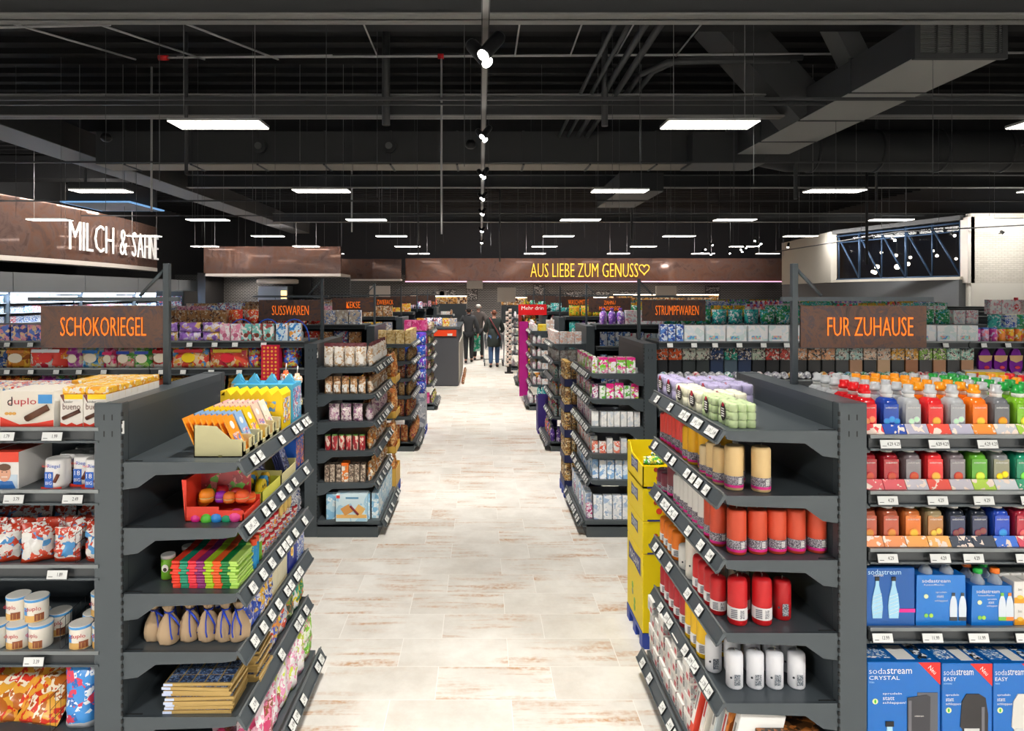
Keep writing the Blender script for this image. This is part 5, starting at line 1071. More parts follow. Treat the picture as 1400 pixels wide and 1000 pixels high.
# third shelf
z = ZL1[2]
tin = Proto('food_can', 'can', '', G().lathe([(.026, 0), (.028, .004), (.028, .085), (.026, .088)], C('6fae2a'), 16, mats=[C('6a1a2a'), C('6fae2a'), C('6fae2a')]), [('lid', G().lathe([(.0285, .086), (.0285, .098), (.026, .1)], C('e4e4e0'), 16)), ('printed_label', G().disc((0, -.0285, .05), (.014, 0, 0), (0, 0, .016), C('f4f4ec'), 12).disc((0, -.0292, .045), (.008, 0, 0), (0, 0, .008), C('3a2420'), 10))])
for i, (x, y) in enumerate(((-1.30, .15), (-1.255, .24), (-1.19, .23), (-1.12, .30), (-1.06, .31), (-1.0, .33))): tin.put((x, ROWY[0]+y, z), label='green can with a white lid on the third shelf, %s from the rear panel' % nth(i), group='green cans with white lids')
stripes = ['e8402a', '1f8a6a', 'e83a4a', '8a2a6a', 'a8c82a', 'f0602a', '1a7a3a', 'b8e06a']
for i in range(10):
    g = G(); w = .265
    for k, c in enumerate(stripes):
        a = -w/2+w*k/8; g.rbox(a, a+w/8, -.085, .085, 0, .0105, .002, M('foil_'+c, c, .2))
    o = ob('striped_candy_pack', g, None, (-1.105+rr(-.006, .006), ROWY[0]+.13+rr(-.003, .003), z+.0005+.0112*i), rz=rr(-.03, .03)); tag(o, 'flat striped candy pack on the third shelf, %s from the bottom of its stack' % nth(i), 'candy pack', 'stack of flat striped candy packs')
    if i in (6, 7, 8, 9): ob('striped_candy_pack', o.data, None, (-1.11, ROWY[0]+.31, z+.0005+.0112*(i)), rz=.05); tag(bpy.context.scene.collection.objects[-1], 'flat striped candy pack of the rear stack, %s from the top' % nth(9-i), 'candy pack', 'rear stack of striped candy packs')
rt = Proto('red_candy_tin', 'tin', '', G().tube([(-.03, 0, .032), (.03, 0, .032)], .032, M('tinred', 'c02430', .25, .3), 18), [('rim', G().tube([(.027, 0, .032), (.033, 0, .032)], .034, M('tinrim', 'c9a050', .3, .6), 18)), ('printed_face', G().disc((.034, 0, .032), (0, .027, 0), (0, 0, .027), C('f2d06a'), 16))])
for i, (x, y, zz) in enumerate(((-1.0, .60, .10), (-1.0, .665, .10), (-1.0, .73, .10), (-1.07, .62, .10), (-1.07, .70, .1), (-1.14, .62, .1), (-1.14, .7, .1))): rt.put((x, ROWY[0]+y, z+zz), label='round red tin lying on its side, %s of the red tins' % nth(i), group='round red tins on the third shelf')
cub = Proto('candy_cup', 'cup', '', G().lathe([(.022, 0), (.028, .055), (.029, .06)], C('e9e4dc'), 14), [('lid', G().lathe([(.03, .06), (.03, .068), (.027, .07)], C('c8202c'), 14)), ('printed_label', G().lathe([(.0242, .015), (.0285, .05)], P('c8202c', 'f4f0e8', '3f8fd0', 'e8a020', scale=50), 14, cap=False))])
k = 0
for i in range(9):
    for j in range(4):
        if j == 0 or i < 3:
            for kk in range(2 if i < 7 else 1):
                if i < 1 and j > 0 and kk == 0: continue
                cub.put((-.995-.062*j, ROWY[0]+.36+.062*i, z+.071*kk if i > 3 or kk == 0 else z+.071), label='small red lidded candy cup on the third shelf, %s in, column %s, %s layer' % (nth(i), nth(j), 'upper' if kk else 'lower'), group='red lidded candy cups')
bs = Proto('bubble_stick', 'tube', '', G().lathe([(.013, 0), (.014, .004), (.014, .1)], C('2f9ad8'), 12), [('lid', G().lathe([(.0145, .1), (.0145, .125), (.012, .128)], C('e8502a'), 12))])
bs.put((-.98, ROWY[0]+.245, z), label='blue bubble tube with an orange lid at the shelf rail'); bs.put((-.985, ROWY[0]+.29, z), label='blue bubble tube standing behind the other blue tube')
sil = [bagP(.10, .12, .05, P('e4e6ea', '2a4a9a', 'ffffff', '8a94a8', scale=34), seed=20+s, wr=.008) for s in range(2)]
for i in range(9): sil[i % 2].put((-1.0-.02*(i % 3), ROWY[0]+.78+.028*i, z+.0+(.055 if i % 2 else 0)), rz=R(90)+rr(-.3, .3), label='silver and blue foil candy bag at the far part of the third shelf, %s' % nth(i), group='silver foil candy bags')
# fourth shelf: jute bags
z = ZL1[3]
def jute():
    J = M('jute', 'b69c7c', .9, bump=300)
    g = G().lathe([(.032, 0), (.039, .008), (.0395, .04), (.033, .072), (.021, .098), (.012, .112), (.0115, .12), (.02, .142), (.017, .15)], J, 16, sq=3)
    rd_ = random.Random(3)
    g.v = [(x+(rd_.random()-.5)*.008, y+(rd_.random()-.5)*.008, z_) for x, y, z_ in g.v]
    rb = G().tube([(.0165*math.cos(a), .0165*math.sin(a), .118) for a in [2*math.pi*k/10 for k in range(10)]], .003, C('1a3fb8'), 5, closed=True).tube([(.012, -.016, .118), (.028, -.034, .085), (.036, -.04, .05), (.04, -.038, .03)], .003, C('1a3fb8'), 5).tube([(.012, -.018, .118), (.04, -.02, .10), (.05, -.01, .07), (.048, -.012, .035)], .004, C('2447c8'), 5)
    return Proto('jute_pouch', 'bag', '', g, [('blue_ribbon', rb)])
ju = jute()
for i, x in enumerate((-1.335, -1.265, -1.19, -1.115, -1.045, -.99)): ju.put((x, ROWY[0]+(.11 if i != 1 else .085), z+.0005), rz=R(-10*i), sc=1.04 if i else 1, label='small jute pouch tied with blue ribbon, %s from the rear panel' % nth(i), group='jute pouches on the fourth shelf')
for i in range(5): ju.put((-1.31+.075*i, ROWY[0]+.21, z+.0005), rz=R(25*i), label='jute pouch in the second row, %s from the rear panel' % nth(i), group='second row of jute pouches')
bp_ = [bagP(.12, .14, .05, P('1b3fa8', '2a5ad0', 'e8e8f0', 'e8b83a', scale=22), seed=30+s) for s in range(2)]
for i in range(5): bp_[i % 2].put((-.985-.0*i, ROWY[0]+.17+.055*i, z+.0005), rz=R(80)+rr(-.3, .3), label='shiny blue chocolate bag beside the jute pouches, %s along the rail' % nth(i), group='shiny blue chocolate bags')
for i in range(3): bp_[i % 2].put((-1.06-.02*i, ROWY[0]+.19+.05*i, z+.10), rz=rr(0, 1), label='shiny blue chocolate bag lying across, %s of three' % nth(i), group='lying blue chocolate bags')
cbk = Proto('cream_box', 'box', '', G().rbox(-.07, .0, -.012, .012, 0, .15, .001, C('efe2b4')), [('printed_label', G().box(.0002, .001, -.009, .009, .02, .13, C('f8f4dc')))])
for i in range(9): cbk.put((-.968, ROWY[0]+.47+.026*i, z+.0005), label='thin cream boxed card on the fourth shelf, %s from the near side' % nth(i), group='thin cream boxes')
nb = Proto('navy_gift_box', 'box', '', G().rbox(-.09, .0, -.075, .075, 0, .19, .002, C('1b2f9a')), [('golden_print', G().tube([(.0014, -.02+.015*math.cos(a), .09+.02*math.sin(a)) for a in [2*math.pi*k/12 for k in range(12)]], .0022, GOLD, 5, closed=True).tube([(.0014, .03+.015*math.cos(a), .13+.02*math.sin(a)) for a in [2*math.pi*k/12 for k in range(12)]], .0022, C('d8dce8'), 5, closed=True).box(.0004, .0016, -.005, .005, .05, .12, WHITE))])
nb.put((-.968, ROWY[0]+.79, z+.0005), label='big navy blue gift box with golden rings on the fourth shelf')
for i in range(3): Proto('blue_pattern_box', 'box', '', G().rbox(-.08, 0, -.02, .02, 0, .15, .002, P('9ab4e8', '3a5ac8', 'ffffff', scale=40))).put((-.968, ROWY[0]+.89+.045*i, z+.0005), label='blue and white patterned box beside the navy box, %s' % nth(i))
# fifth shelf: golden flat packs
z = ZL1[4]
GD = M('gold_card', 'b89a5c', .35, .3)
fp = G().rbox(-.135, .135, -.085, .085, 0, .012, .001, GD)
tpn = G()
for i in range(5):
    for j in range(3): tpn.box(-.128+.052*i, -.082+.052*i, -.078+.053*j, -.03+.053*j, .012, .0128, P('2a3a5a', '4a6a9a', '8aa0c0', '1a2438', scale=50))
lb = G().box(-.136, -.100, -.0862, -.0852, .001, .011, C('c8d4f0'))
fpk = Proto('flat_chocolate_pack', 'chocolate pack', '', fp, [('printed_tiles', tpn), ('side_label', lb)])
for i in range(9): fpk.put((-1.125+rr(-.01, .01), ROWY[0]+.11+rr(-.006, .006), z+.0005+.0132*i), rz=rr(-.05, .05), label='flat gold chocolate pack with dark tile print, %s from the bottom of the near stack' % nth(i), group='near stack of gold packs')
for i in range(10): fpk.put((-1.09+rr(-.01, .01), ROWY[0]+.31+rr(-.006, .006), z+.0005+.0132*i), rz=rr(-.05, .05), label='flat gold chocolate pack, %s from the bottom of the rear stack' % nth(i), group='rear stack of gold packs')
cb = [bagP(.14, .16, .06, P(*c, scale=16), seed=40+i) for i, c in enumerate((('e8ecf4', 'e85a3a', '3a6ab8', 'd8dce4'), ('f29a2a', '3a5ad0', 'f4d84a', 'ffffff'), ('2a9a5a', 'f2d21a', 'e84a2a', '2ab0a0'), ('3a4a3a', 'c8783a', '7a9a3a', 'e8e0d0'), ('2ab09a', '2a8a4a', 'f2e21a', 'ffffff')))]
for i in range(11):
    n = (0, 0, 1, 1, 0, 3, 3, 2, 4, 4, 2)[i]
    cb[n].put((-1.0-.015*(i % 2), ROWY[0]+.44+.052*i, z+.0005), rz=R(80)+rr(-.25, .25), label='%s candy bag on the fifth shelf, %s beyond the gold packs' % (('white and red', 'orange and blue', 'green and yellow', 'dark mixed', 'teal')[n], nth(i)))
    if i % 2: cb[n].put((-1.09, ROWY[0]+.44+.052*i, z+.0005), rz=R(80)+rr(-.25, .25), label='%s candy bag in the inner row of the fifth shelf, %s' % (('white and red', 'orange and blue', 'green and yellow', 'dark mixed', 'teal')[n], nth(i)))
# base shelf
z = ZL1[5]
pb = [bagP(.16, h, .07, P(*c, scale=13), seed=50+i, wr=.009) for i, (h, c) in enumerate(((.2, ('f0dce4', 'e0709a', 'ffffff', 'f4b8cc')), (.22, ('f4f0f0', 'e89ac0', 'f8f8f4', 'c8d84a')), (.24, ('8ac82a', 'f0f4e0', '5aa81a', 'f0a0b8')), (.17, ('c83a6a', 'f0b8cc', '8a5a3a', 'e88aa8'))))]
seq = [3, 0, 3, 0, 0, 3, 1, 0, 1, 1, 1, 2, 2, 2]
for i, n in enumerate(seq):
    y = .12+.064*i; pb[n].put((-.96-.01*(i % 2), ROWY[0]+y, z+.0005), rz=R(75)+rr(-.3, .3), label='%s candy bag on the base shelf, %s from the entrance end' % (('pale pink', 'white and pink', 'bright green', 'deep pink')[n], nth(i)))
    pb[n].put((-1.07-.01*(i % 2), ROWY[0]+y+.02, z+.0005), rz=R(75)+rr(-.3, .3), label='%s candy bag in the inner base row, %s from the entrance end' % (('pale pink', 'white and pink', 'bright green', 'deep pink')[n], nth(i)))
# ================================================================== GOODS FURTHER DOWN THE AISLE
def boxp(w, d, h, m, desc, name=None, cat='carton', lab=None, front=None, r=.0015, top=None):
    name = name or '_'.join(desc.split()[-2:])
    p = Proto(name, cat, desc, G().rbox(-w/2, w/2, -d/2, d/2, 0, h, r, m, front=front), [('printed_label', lab)] if lab else ()); p.w, p.d, p.h = w, d, h; return p
def bagq(w, h, t, m, desc, mats=None, seed=1, name=None, wr=.011, nu=7, nv=7, lab=None, lean=0):
    name = name or '_'.join(desc.split()[-2:])
    p = Proto(name, 'bag', desc, G().bag(w, h, t, m, mats, seed=seed, wr=wr, nu=nu, nv=nv, lean=lean), [('printed_label', lab)] if lab else ()); p.w, p.d, p.h = w, t, h; return p
def canp(r, h, m, desc, lid=None, name='can', cat='can', sq=0, neck=0):
    pr = [(r*.94, 0), (r, .004), (r, h-.005), (r*.94, h)] if not neck else [(r*.94, 0), (r, .006), (r, h*.62), (r*.8, h*.74), (neck, h*.82), (neck, h*.86)]
    parts = [('lid', G().lathe([(r*.96, h-.003), (r*.96, h+.008), (r*.9, h+.01)] if not neck else [(neck*1.2, h*.84), (neck*1.2, h*.98), (neck, h)], lid, 12))] if lid else ()
    p = Proto(name, cat, desc, G().lathe(pr, m, 14, sq=sq), parts); p.w = p.d = 2*r; p.h = h; return p
UN = {(-1, 1): 'bread snack rack', (1, 1): 'medicine box rack', (-1, 2): 'crispbread rack', (1, 2): 'soap rack', (-1, 3): 'pink pack rack', (1, 3): 'white bottle rack', (1, 4): 'red header rack', (-1, 6): 'farthest sweets rack', (1, 5): 'small far rack'}
def shelfz(s, r): return {(-1, 1): ZL2, (1, 1): ZR2}.get((s, r), ZF)
XF = {(-1, 1): .92, (1, 1): .95, (-1, 2): .92, (1, 2): .97, (-1, 3): .88, (1, 3): .92, (1, 4): .9, (-1, 6): .9, (1, 5): .9}
def endfill(s, r, zi, rail, near=None, gap=.008, stack=1, second=True, x0=0, nmax=99, ystart=.07, nstack=None):
    z = shelfz(s, r)[zi]; xf = XF[s, r]-(.05 if zi == 5 else 0); Y = ROWY[r]; u = UN[s, r]; sn = SHN[zi]
    y = ystart; i = 0; last = 0
    while y < .95 and i < nmax:
        p = rail[i % len(rail)]
        if y+p.w > .99: break
        for k in range(stack):
            if k*p.h+z+p.h > (shelfz(s, r)[zi-1]-.03 if zi else 9): break
            p.put((s*(xf+.02+p.d/2+rr(0, .008)), Y+y+p.w/2, z+.0006+k*(p.h+.001)), rz=R(-90 if s > 0 else 90)+(rr(-.3, .3) if p.cat == 'bag' else rr(-.06, .06)), label='%s, %s shelf, %s, %s from its near end%s' % (p.desc, sn, u, nth(i), (', %s layer' % nth(k)) if stack > 1 else ''), group='%s on the %s shelf of the %s' % (p.desc+'s', sn, u))
        y += p.w+gap; i += 1; last = p.d
    near = near or rail; x = xf+.035+rail[0].d; i = 0
    while x < 1.39:
        p = near[i % len(near)]
        if x+p.w > 1.40: break
        for k in range(nstack or stack):
            if k*p.h+z+p.h > (shelfz(s, r)[zi-1]-.03 if zi else 9): break
            p.put((s*(x+p.w/2), Y+.04+p.d/2, z+.0006+k*(p.h+.001)), rz=(rr(-.4, .4) if p.cat == 'bag' else rr(-.07, .07)), label='%s, %s shelf, %s, near row, %s inward%s' % (p.desc, sn, u, nth(i), (', %s layer' % nth(k)) if stack > 1 or nstack else ''), group='near row on the %s shelf of the %s' % (sn, u))
            if second and zi < 1 and k == 0: p.put((s*(x+p.w/2), Y+.06+p.d*1.6, z+.0006), rz=rr(-.07, .07), label='%s, %s shelf, %s, second row, %s inward' % (p.desc, sn, u, nth(i)))
        x += p.w+gap; i += 1
# second sweets-side rack
b1 = bagq(.085, .205, .05, P('efe9df', 'c9a070', '6a3a34', 'f4f0ea', scale=18), 'white and brown bread chip bag', [(0, P('efe9df', 'c9a070', 'efe9df', 'd8c8b4', scale=14)), (.86, C('6a2f34'))], seed=61, lab=G().box(-.02, .02, -.028, -.027, .03, .085, C('f4f2ee')))
b2 = bagq(.065, .15, .045, P('b98a5a', 'efe6d8', '8a5a34', scale=22), 'small snack bag with white label', [(0, P('e8dccb', 'b98a5a', 'c8a078', scale=22)), (.7, P('8a5a34', 'b98a5a', 'c8a078', scale=30))], seed=62, lab=G().box(-.02, .02, -.026, -.025, .02, .08, WHITE))
b3 = bagq(.095, .15, .07, P('e8d8d8', 'c89ab0', 'f4ece4', '9a6a8a', scale=20), 'pale purple rice cake bag', seed=63)
c4 = canp(.026, .125, P('9a2a34', 'c83a40', 'e8d0c0', scale=24, stretch=(1, 1, .5)), 'red snack can', C('5a8a3a'))
b4 = bagq(.08, .17, .05, P('c8803a', 'e8c890', '7a4a2a', 'efe6d8', scale=16), 'brown crisp bag', seed=64)
b5 = boxp(.04, .10, .15, P('8a7668', 'c8b8a4', '5a4a40', scale=30), 'grainy crispbread pack', 'crispbread_pack', 'pack'); b5b = boxp(.06, .09, .165, P('efe8dc', 'c09068', 'e87a2a', scale=24), 'white crispbread pack', 'crispbread_pack', 'pack', G().box(-.0302, .0302, -.046, .046, .14, .1655, C('f0701c')))
b6 = boxp(.12, .06, .22, P('bfe0f0', 'f0f8fa', '8ac0e0', scale=12), 'light blue cookie box')
endfill(-1, 1, 0, [b1]); endfill(-1, 1, 1, [b2]); endfill(-1, 1, 2, [b3]); endfill(-1, 1, 3, [b4, b1][:1], [c4]); endfill(-1, 1, 4, [b4, b2], [b5, b5, b5, b5b]); endfill(-1, 1, 5, [b6], [b6], nmax=8)
ck = boxp(.27, .11, .235, P('a8d4ea', 'd8eef6', scale=5), 'large light blue cookie carton', lab=G().box(-.13, -.10, -.0562, -.0552, .2, .225, C('d8382a')).box(-.05, .06, -.0565, -.0555, .195, .21, C('5a94b8')).box(-.13, .13, -.0560, -.0552, .03, .06, C('e8b86a')).quad((-.04, -.0566, .1), (.035, 0, .02), (-.02, 0, .03), C('d99a52')).quad((.07, -.0566, .1), (.03, 0, -.02), (.02, 0, .03), C('e8b86a')).tube([(-.01, -.058, .135), (.06, -.058, .06)], .009, C('8a2a34'), 6))
ck.put((-1.11, ROWY[1]+.04, .1406), label='large light blue cookie carton with printed biscuits standing at the rack foot')
Proto('biscuit_roll', 'pack', '', G().tube([(-.12, 0, .028), (.12, 0, .028)], .028, P('efe9e2', 'c8a890', scale=20), 12).tube([(-.125, 0, .028), (-.07, 0, .028)], .0285, C('f0601c'), 12)).put((-1.2, ROWY[1]-.0+.03, .4656), label='orange ended biscuit roll lying in front of the crispbread packs') if 0 else None
# second household-side rack
pg = boxp(.075, .045, .135, P('7ac83a', 'e8f4e0', 'e0218a', 'ffffff', scale=14), 'green and pink plaster box', lab=G().box(-.0377, .0377, -.0232, -.0226, .115, .136, C('e0188a')))
pk2 = boxp(.065, .045, .13, P('f0f0f0', 'e0218a', 'a8d84a', 'ffffff', scale=16), 'white and pink plaster box', lab=G().box(-.033, .033, -.0232, -.0226, .1, .131, C('d8187c')))
wb = boxp(.05, .06, .13, P('f2f2f0', 'e6e6e4', 'cfd6dc', scale=12), 'plain white medicine box'); wb2 = boxp(.055, .05, .10, P('f2f2f0', 'f0a08a', 'e8604a', 'ffffff', scale=16), 'white and coral medicine box')
lbx = boxp(.06, .05, .165, P('d4e4f2', 'f4f8fc', '8ab4e0', scale=14), 'pale blue cotton box'); bw = boxp(.075, .06, .205, P('eef2f6', 'd0dce8', 'ffffff', 'a8c0dc', scale=10), 'tall white tissue box')
pv = boxp(.05, .05, .12, P('e8e0ea', 'c03a7a', 'f4f4f4', '8a4a8a', scale=18), 'white and magenta cream box'); gb_ = boxp(.05, .04, .11, P('e8f0e4', '5ab03a', 'f4f4f4', scale=18), 'white and green tube box')
endfill(1, 1, 0, [pk2, pg], [pg, pk2, pg]); endfill(1, 1, 1, [pv, gb_, wb2], [gb_, pk2, pg]); endfill(1, 1, 2, [wb, pv], [wb]); endfill(1, 1, 3, [wb2, wb], [wb2, wb]); endfill(1, 1, 4, [lbx], [lbx]); endfill(1, 1, 5, [pv, bw, bw], [bw], stack=1)
# clear tray lip on its top shelf
tag(ob('clear_tray', G().box(0, .36, 0, .003, 0, .05, GLASS).box(0, .36, .2, .203, 0, .05, GLASS).box(.357, .36, 0, .203, 0, .05, GLASS), None, (1.0, ROWY[1]+.022, ZR2[0]+.001)), 'clear plastic tray around the plaster boxes on the medicine rack', 'tray')
# third sweets-side rack
t1 = boxp(.11, .07, .045, P('d8bc80', 'e8d4a4', 'c09a58', scale=18), 'flat tan toast pack', 'toast_pack', 'pack'); t2 = boxp(.035, .06, .16, P('b09a4a', 'd8c070', '8a7430', scale=18), 'olive yellow toast pack', 'toast_pack', 'pack')
t3 = bagq(.09, .17, .06, P('c89a58', 'e8d0a0', '8a5a2c', 'd8b070', scale=16), 'golden pasta bag', seed=65); t4 = bagq(.09, .16, .06, P('b87a48', 'e8d8c0', '6a3a20', 'c86a4a', scale=16), 'brown nut bag', seed=66)
t5 = bagq(.1, .22, .07, P('c86a3a', 'e8c080', '8a2a3a', 'd89a5a', scale=14), 'tall orange brown noodle bag', seed=67)
endfill(-1, 2, 0, [t1], [t1], stack=4); endfill(-1, 2, 1, [t3]); endfill(-1, 2, 2, [t4, t3]); endfill(-1, 2, 3, [t3, t4]); endfill(-1, 2, 4, [t5, t4]); endfill(-1, 2, 5, [t5])
for i in range(8): t2.put((-1.03-.045*i, ROWY[2]+.22, ZF[0]+.0006), label='olive yellow toast pack standing in the top rear row, %s from the aisle' % nth(i))
# third household-side rack
s1 = boxp(.09, .06, .08, P('f4ece8', 'f0b8a0', 'ffffff', 'e8d0c8', scale=12), 'white and peach soap box'); s2 = boxp(.10, .06, .07, P('e8e4e0', 'b8a8a0', 'f4f4f2', scale=12), 'pale grey soap box')
s3 = canp(.022, .15, P('e0e8e4', '3a9a8a', 'f4f4f2', 'c8d0d8', scale=20), 'pale lotion bottle', C('f4f4f4'), 'lotion_bottle', 'bottle', neck=.009); s4 = canp(.022, .15, P('f0eee8', 'e8a0a8', 'f4f4f2', 'f0c83a', scale=20), 'cream lotion bottle', C('e8602a'), 'lotion_bottle', 'bottle', neck=.009)
s5 = canp(.03, .2, P('e0486a', 'f29a2a', '5a2a8a', '3aa04a', scale=18), 'bright shower gel bottle', C('f4f4f4'), 'shower_bottle', 'bottle', neck=.012); s6 = canp(.03, .2, P('4a2a8a', '6a3aa8', 'e8e0f0', scale=18), 'purple shower gel bottle', C('2a1a5a'), 'shower_bottle', 'bottle', neck=.012)
endfill(1, 2, 0, [s1], [s1], stack=2); endfill(1, 2, 1, [s2], [s2], stack=2); endfill(1, 2, 2, [s3, s4]); endfill(1, 2, 3, [s4, s3]); endfill(1, 2, 4, [s3, s5]); endfill(1, 2, 5, [s6, s6, s5, s5, s5, s5])
# far racks
f1 = boxp(.13, .08, .19, P('e8559a', 'f08ab8', 'd83a80', scale=8), 'bright pink pack', 'pink_pack', 'pack'); f2 = bagq(.1, .15, .06, P('c8c84a', '3a3a2a', 'e8a0b8', 'e8e8d0', scale=16), 'yellow and dark bag', seed=68)
for zi in range(6): endfill(-1, 3, zi, [f2, f2], [f1], nmax=8)
h1 = canp(.036, .17, P('f0f0ee', 'e0e0e0', 'd0a8b8', scale=12), 'white cleaning bottle', C('f4f4f4'), 'white_bottle', 'bottle', neck=.015); h2 = boxp(.14, .09, .10, P('f2f0ee', 'e8c8b8', 'ffffff', 'd8d8dc', scale=8), 'white and rose packet'); h3 = boxp(.14, .09, .06, P('f4c81a', 'f8e060', scale=8), 'yellow packet')
for zi in range(6): endfill(1, 3, zi, [h2, h1] if zi == 0 else [h1], [h3, h2] if zi == 0 else [h1, h2], nmax=8, nstack=2 if zi == 0 else None)
j1 = bagq(.13, .18, .07, P('e88a2a', 'f2c86a', '6a3a20', '3a8a4a', scale=12), 'orange and brown treat bag', seed=69); j2 = bagq(.13, .19, .07, P('8ab8e8', '5a90d0', 'f0f4f8', scale=12), 'light blue treat bag', seed=70)
for zi in range(6): endfill(1, 4, zi, [j2, j1] if zi > 3 else [j1], [j1], nmax=6)
for zi in range(6): endfill(-1, 6, zi, [t4, f2], [h2], nmax=5)
for zi in range(6): endfill(1, 5, zi, [h1], [h2], nmax=5)
o = tag(ob('header_sign', G().box(.86, 1.5, ROWY[4]-.02, ROWY[4]+.02, 1.62, 1.86, RED).box(.86, .93, ROWY[4]-.02, ROWY[4]+.02, .1, 1.62, C('8a1a1c'))), 'red header board above the far rack of orange bags', 'sign')
ob('lettering', G().text('Mehr drin', (1.18, ROWY[4]-.022, 1.78), .085, WHITE, width=.5), o)
for i in range(10): h2.put((.98+.1*(i % 5), ROWY[4]+.06, ZF[0]+.0006+.101*(i//5)+.181), label='white packet on top of the red header rack bags, %s of ten' % nth(i)) if 0 else None
cs_ = ob('clip_strip_stand', G().box(.70, .80, 17.0, 17.1, 0, 1.75, BLACK).box(.64, .86, 16.95, 17.15, 0, .03, BLACK)); tag(cs_, 'narrow black stand hung with small white packets before the shoppers', 'stand')
wp_ = Proto('small_packet', 'packet', '', G().bag(.09, .10, .03, P('f0ece4', 'd8d0c8', 'e8b8a0', scale=24), seed=3, nu=4, nv=4, wr=.004))
for i in range(22): wp_.put((.705+.075*(i % 2), 16.975, .18+.068*i), rz=rr(-.2, .2), label='small white packet on the black stand, %s from the floor' % nth(i), group='small white packets on the black stand')
# ---- towers at the rack ends
def tray(x0, x1, y0, y1, z, h, c, lab, d=.004):
    g = G().box(x0, x1, y0, y1, z, z+d, c).box(x0, x1, y0, y0+d, z, z+h, c).box(x0, x1, y1-d, y1, z, z+h, c).box(x0, x0+d, y0, y1, z, z+h, c).box(x1-d, x1, y0, y1, z, z+h, c)
    return tag(ob('cardboard_tray', g), lab, 'tray')
def pallet(x0, x1, y0, y1, lab):
    B = C('1f3f9e'); g = G()
    for k in range(3): yy = y0+(y1-y0-.07)*k/2; g.box(x0, x1, yy, yy+.07, 0, .07, B)
    for k in range(6): xx = x0+(x1-x0-.045)*k/5; g.box(xx, xx+.045, y0, y1, .07, .09, B)
    return tag(ob('display_pallet', g), lab, 'pallet')
ya, yb = ROWY[1]+1.08, ROWY[1]+1.46; CY = C('e0b350')
pallet(-1.26, -.87, ya, yb, 'small blue display pallet under the bread stick tower')
bt = bagq(.10, .30, .09, P('c8702a', 'e8a860', '9a5020', 'f0c890', scale=18), 'tall orange bread stick bag', seed=71, wr=.008)
for k in range(4):
    z0 = .092+.36*k; tray(-1.25, -.875, ya+.01, yb-.01, z0, .20 if k == 0 else .07, CY, 'yellow cardboard tray of the bread stick tower, %s from the floor' % nth(k))
    for i in range(3):
        for j in range(3):
            if i > 0 and j > 0: continue
            bt.put((-.94-.115*i, ya+.07+.115*j, z0+.006), rz=R(90) if i == 0 and j else 0, label='tall orange bread stick bag in the tower, %s tier, %s along, %s deep' % (nth(k), nth(i), nth(j)), group='bread stick bags in the tower')
pallet(.86, 1.25, ya, yb, 'small blue display pallet under the brown can tower')
bcan = canp(.034, .115, P('8a6034', 'd8b070', '4a2c18', 'e8d8b0', scale=20), 'brown gift can', C('c8a050'))
NV = C('1c2450')
for k in range(5):
    z0 = .092+.262*k; tray(.865, 1.245, ya+.01, yb-.01, z0, .08, NV, 'navy cardboard tray of the brown can tower, %s from the floor' % nth(k))
    for kk in range(2):
        for i in range(5):
            for j in range(5):
                if i > 0 and j > 0: continue
                bcan.put((.905+.073*i, ya+.05+.073*j, z0+.005+.126*kk), label='brown gift can in the tower, tier %s, %s across, %s deep, %s' % (nth(k), nth(i), nth(j), 'upper' if kk else 'lower'), group='brown gift cans in the tower')
ya, yb = ROWY[2]+1.08, ROWY[2]+1.4
pallet(-1.15, -.82, ya, yb, 'small blue pallet under the blue and violet tub tower')
bk = canp(.075, .17, P('2a6ad0', '3a3aa8', 'e8f0f8', '7a3ac0', scale=12), 'blue and violet candy tub', C('5a3ad0'), 'candy_tub', 'tub')
tag(ob('tower_body', G().box(-1.14, -.83, ya+.01, yb-.01, .092, .60, P('c8ccd4', 'e8e8ec', '9aa0b0', scale=8))), 'pale display carton at the foot of the tub tower', 'carton')
for k in range(5):
    for i in range(2): bk.put((-.91-.16*i, ya+.09, .602+.182*k), label='blue and violet candy tub stacked in the tower, %s from below, %s' % (nth(k), ('aisle side', 'inner side')[i]), group='blue candy tubs in the tower'); bk.put((-.91-.16*i, ya+.25, .602+.182*k), label='candy tub in the rear column of the tower, %s from below, %s' % (nth(k), ('aisle side', 'inner side')[i]), group='rear candy tubs')
ya = ROWY[2]+1.08
tag(ob('gel_display', G().box(.86, 1.15, ya, ya+.3, 0, .5, C('3a2a7a')).box(.86, 1.15, ya, ya+.004, .5, .6, C('3a2a7a')).box(.86, .864, ya, ya+.3, .5, .55, C('3a2a7a'))), 'dark violet floor display holding teal bottles', 'display box')
tb_ = canp(.03, .2, P('1a8a8a', '2ab0a8', 'e8f4f4', scale=16), 'teal gel bottle', C('0a4a5a'), 'gel_bottle', 'bottle', neck=.012)
for i in range(4):
    for j in range(4): tb_.put((.90+.068*i, ya+.045+.068*j, .5006), label='teal gel bottle in the violet floor display, %s across, %s deep' % (nth(i), nth(j)), group='teal gel bottles')
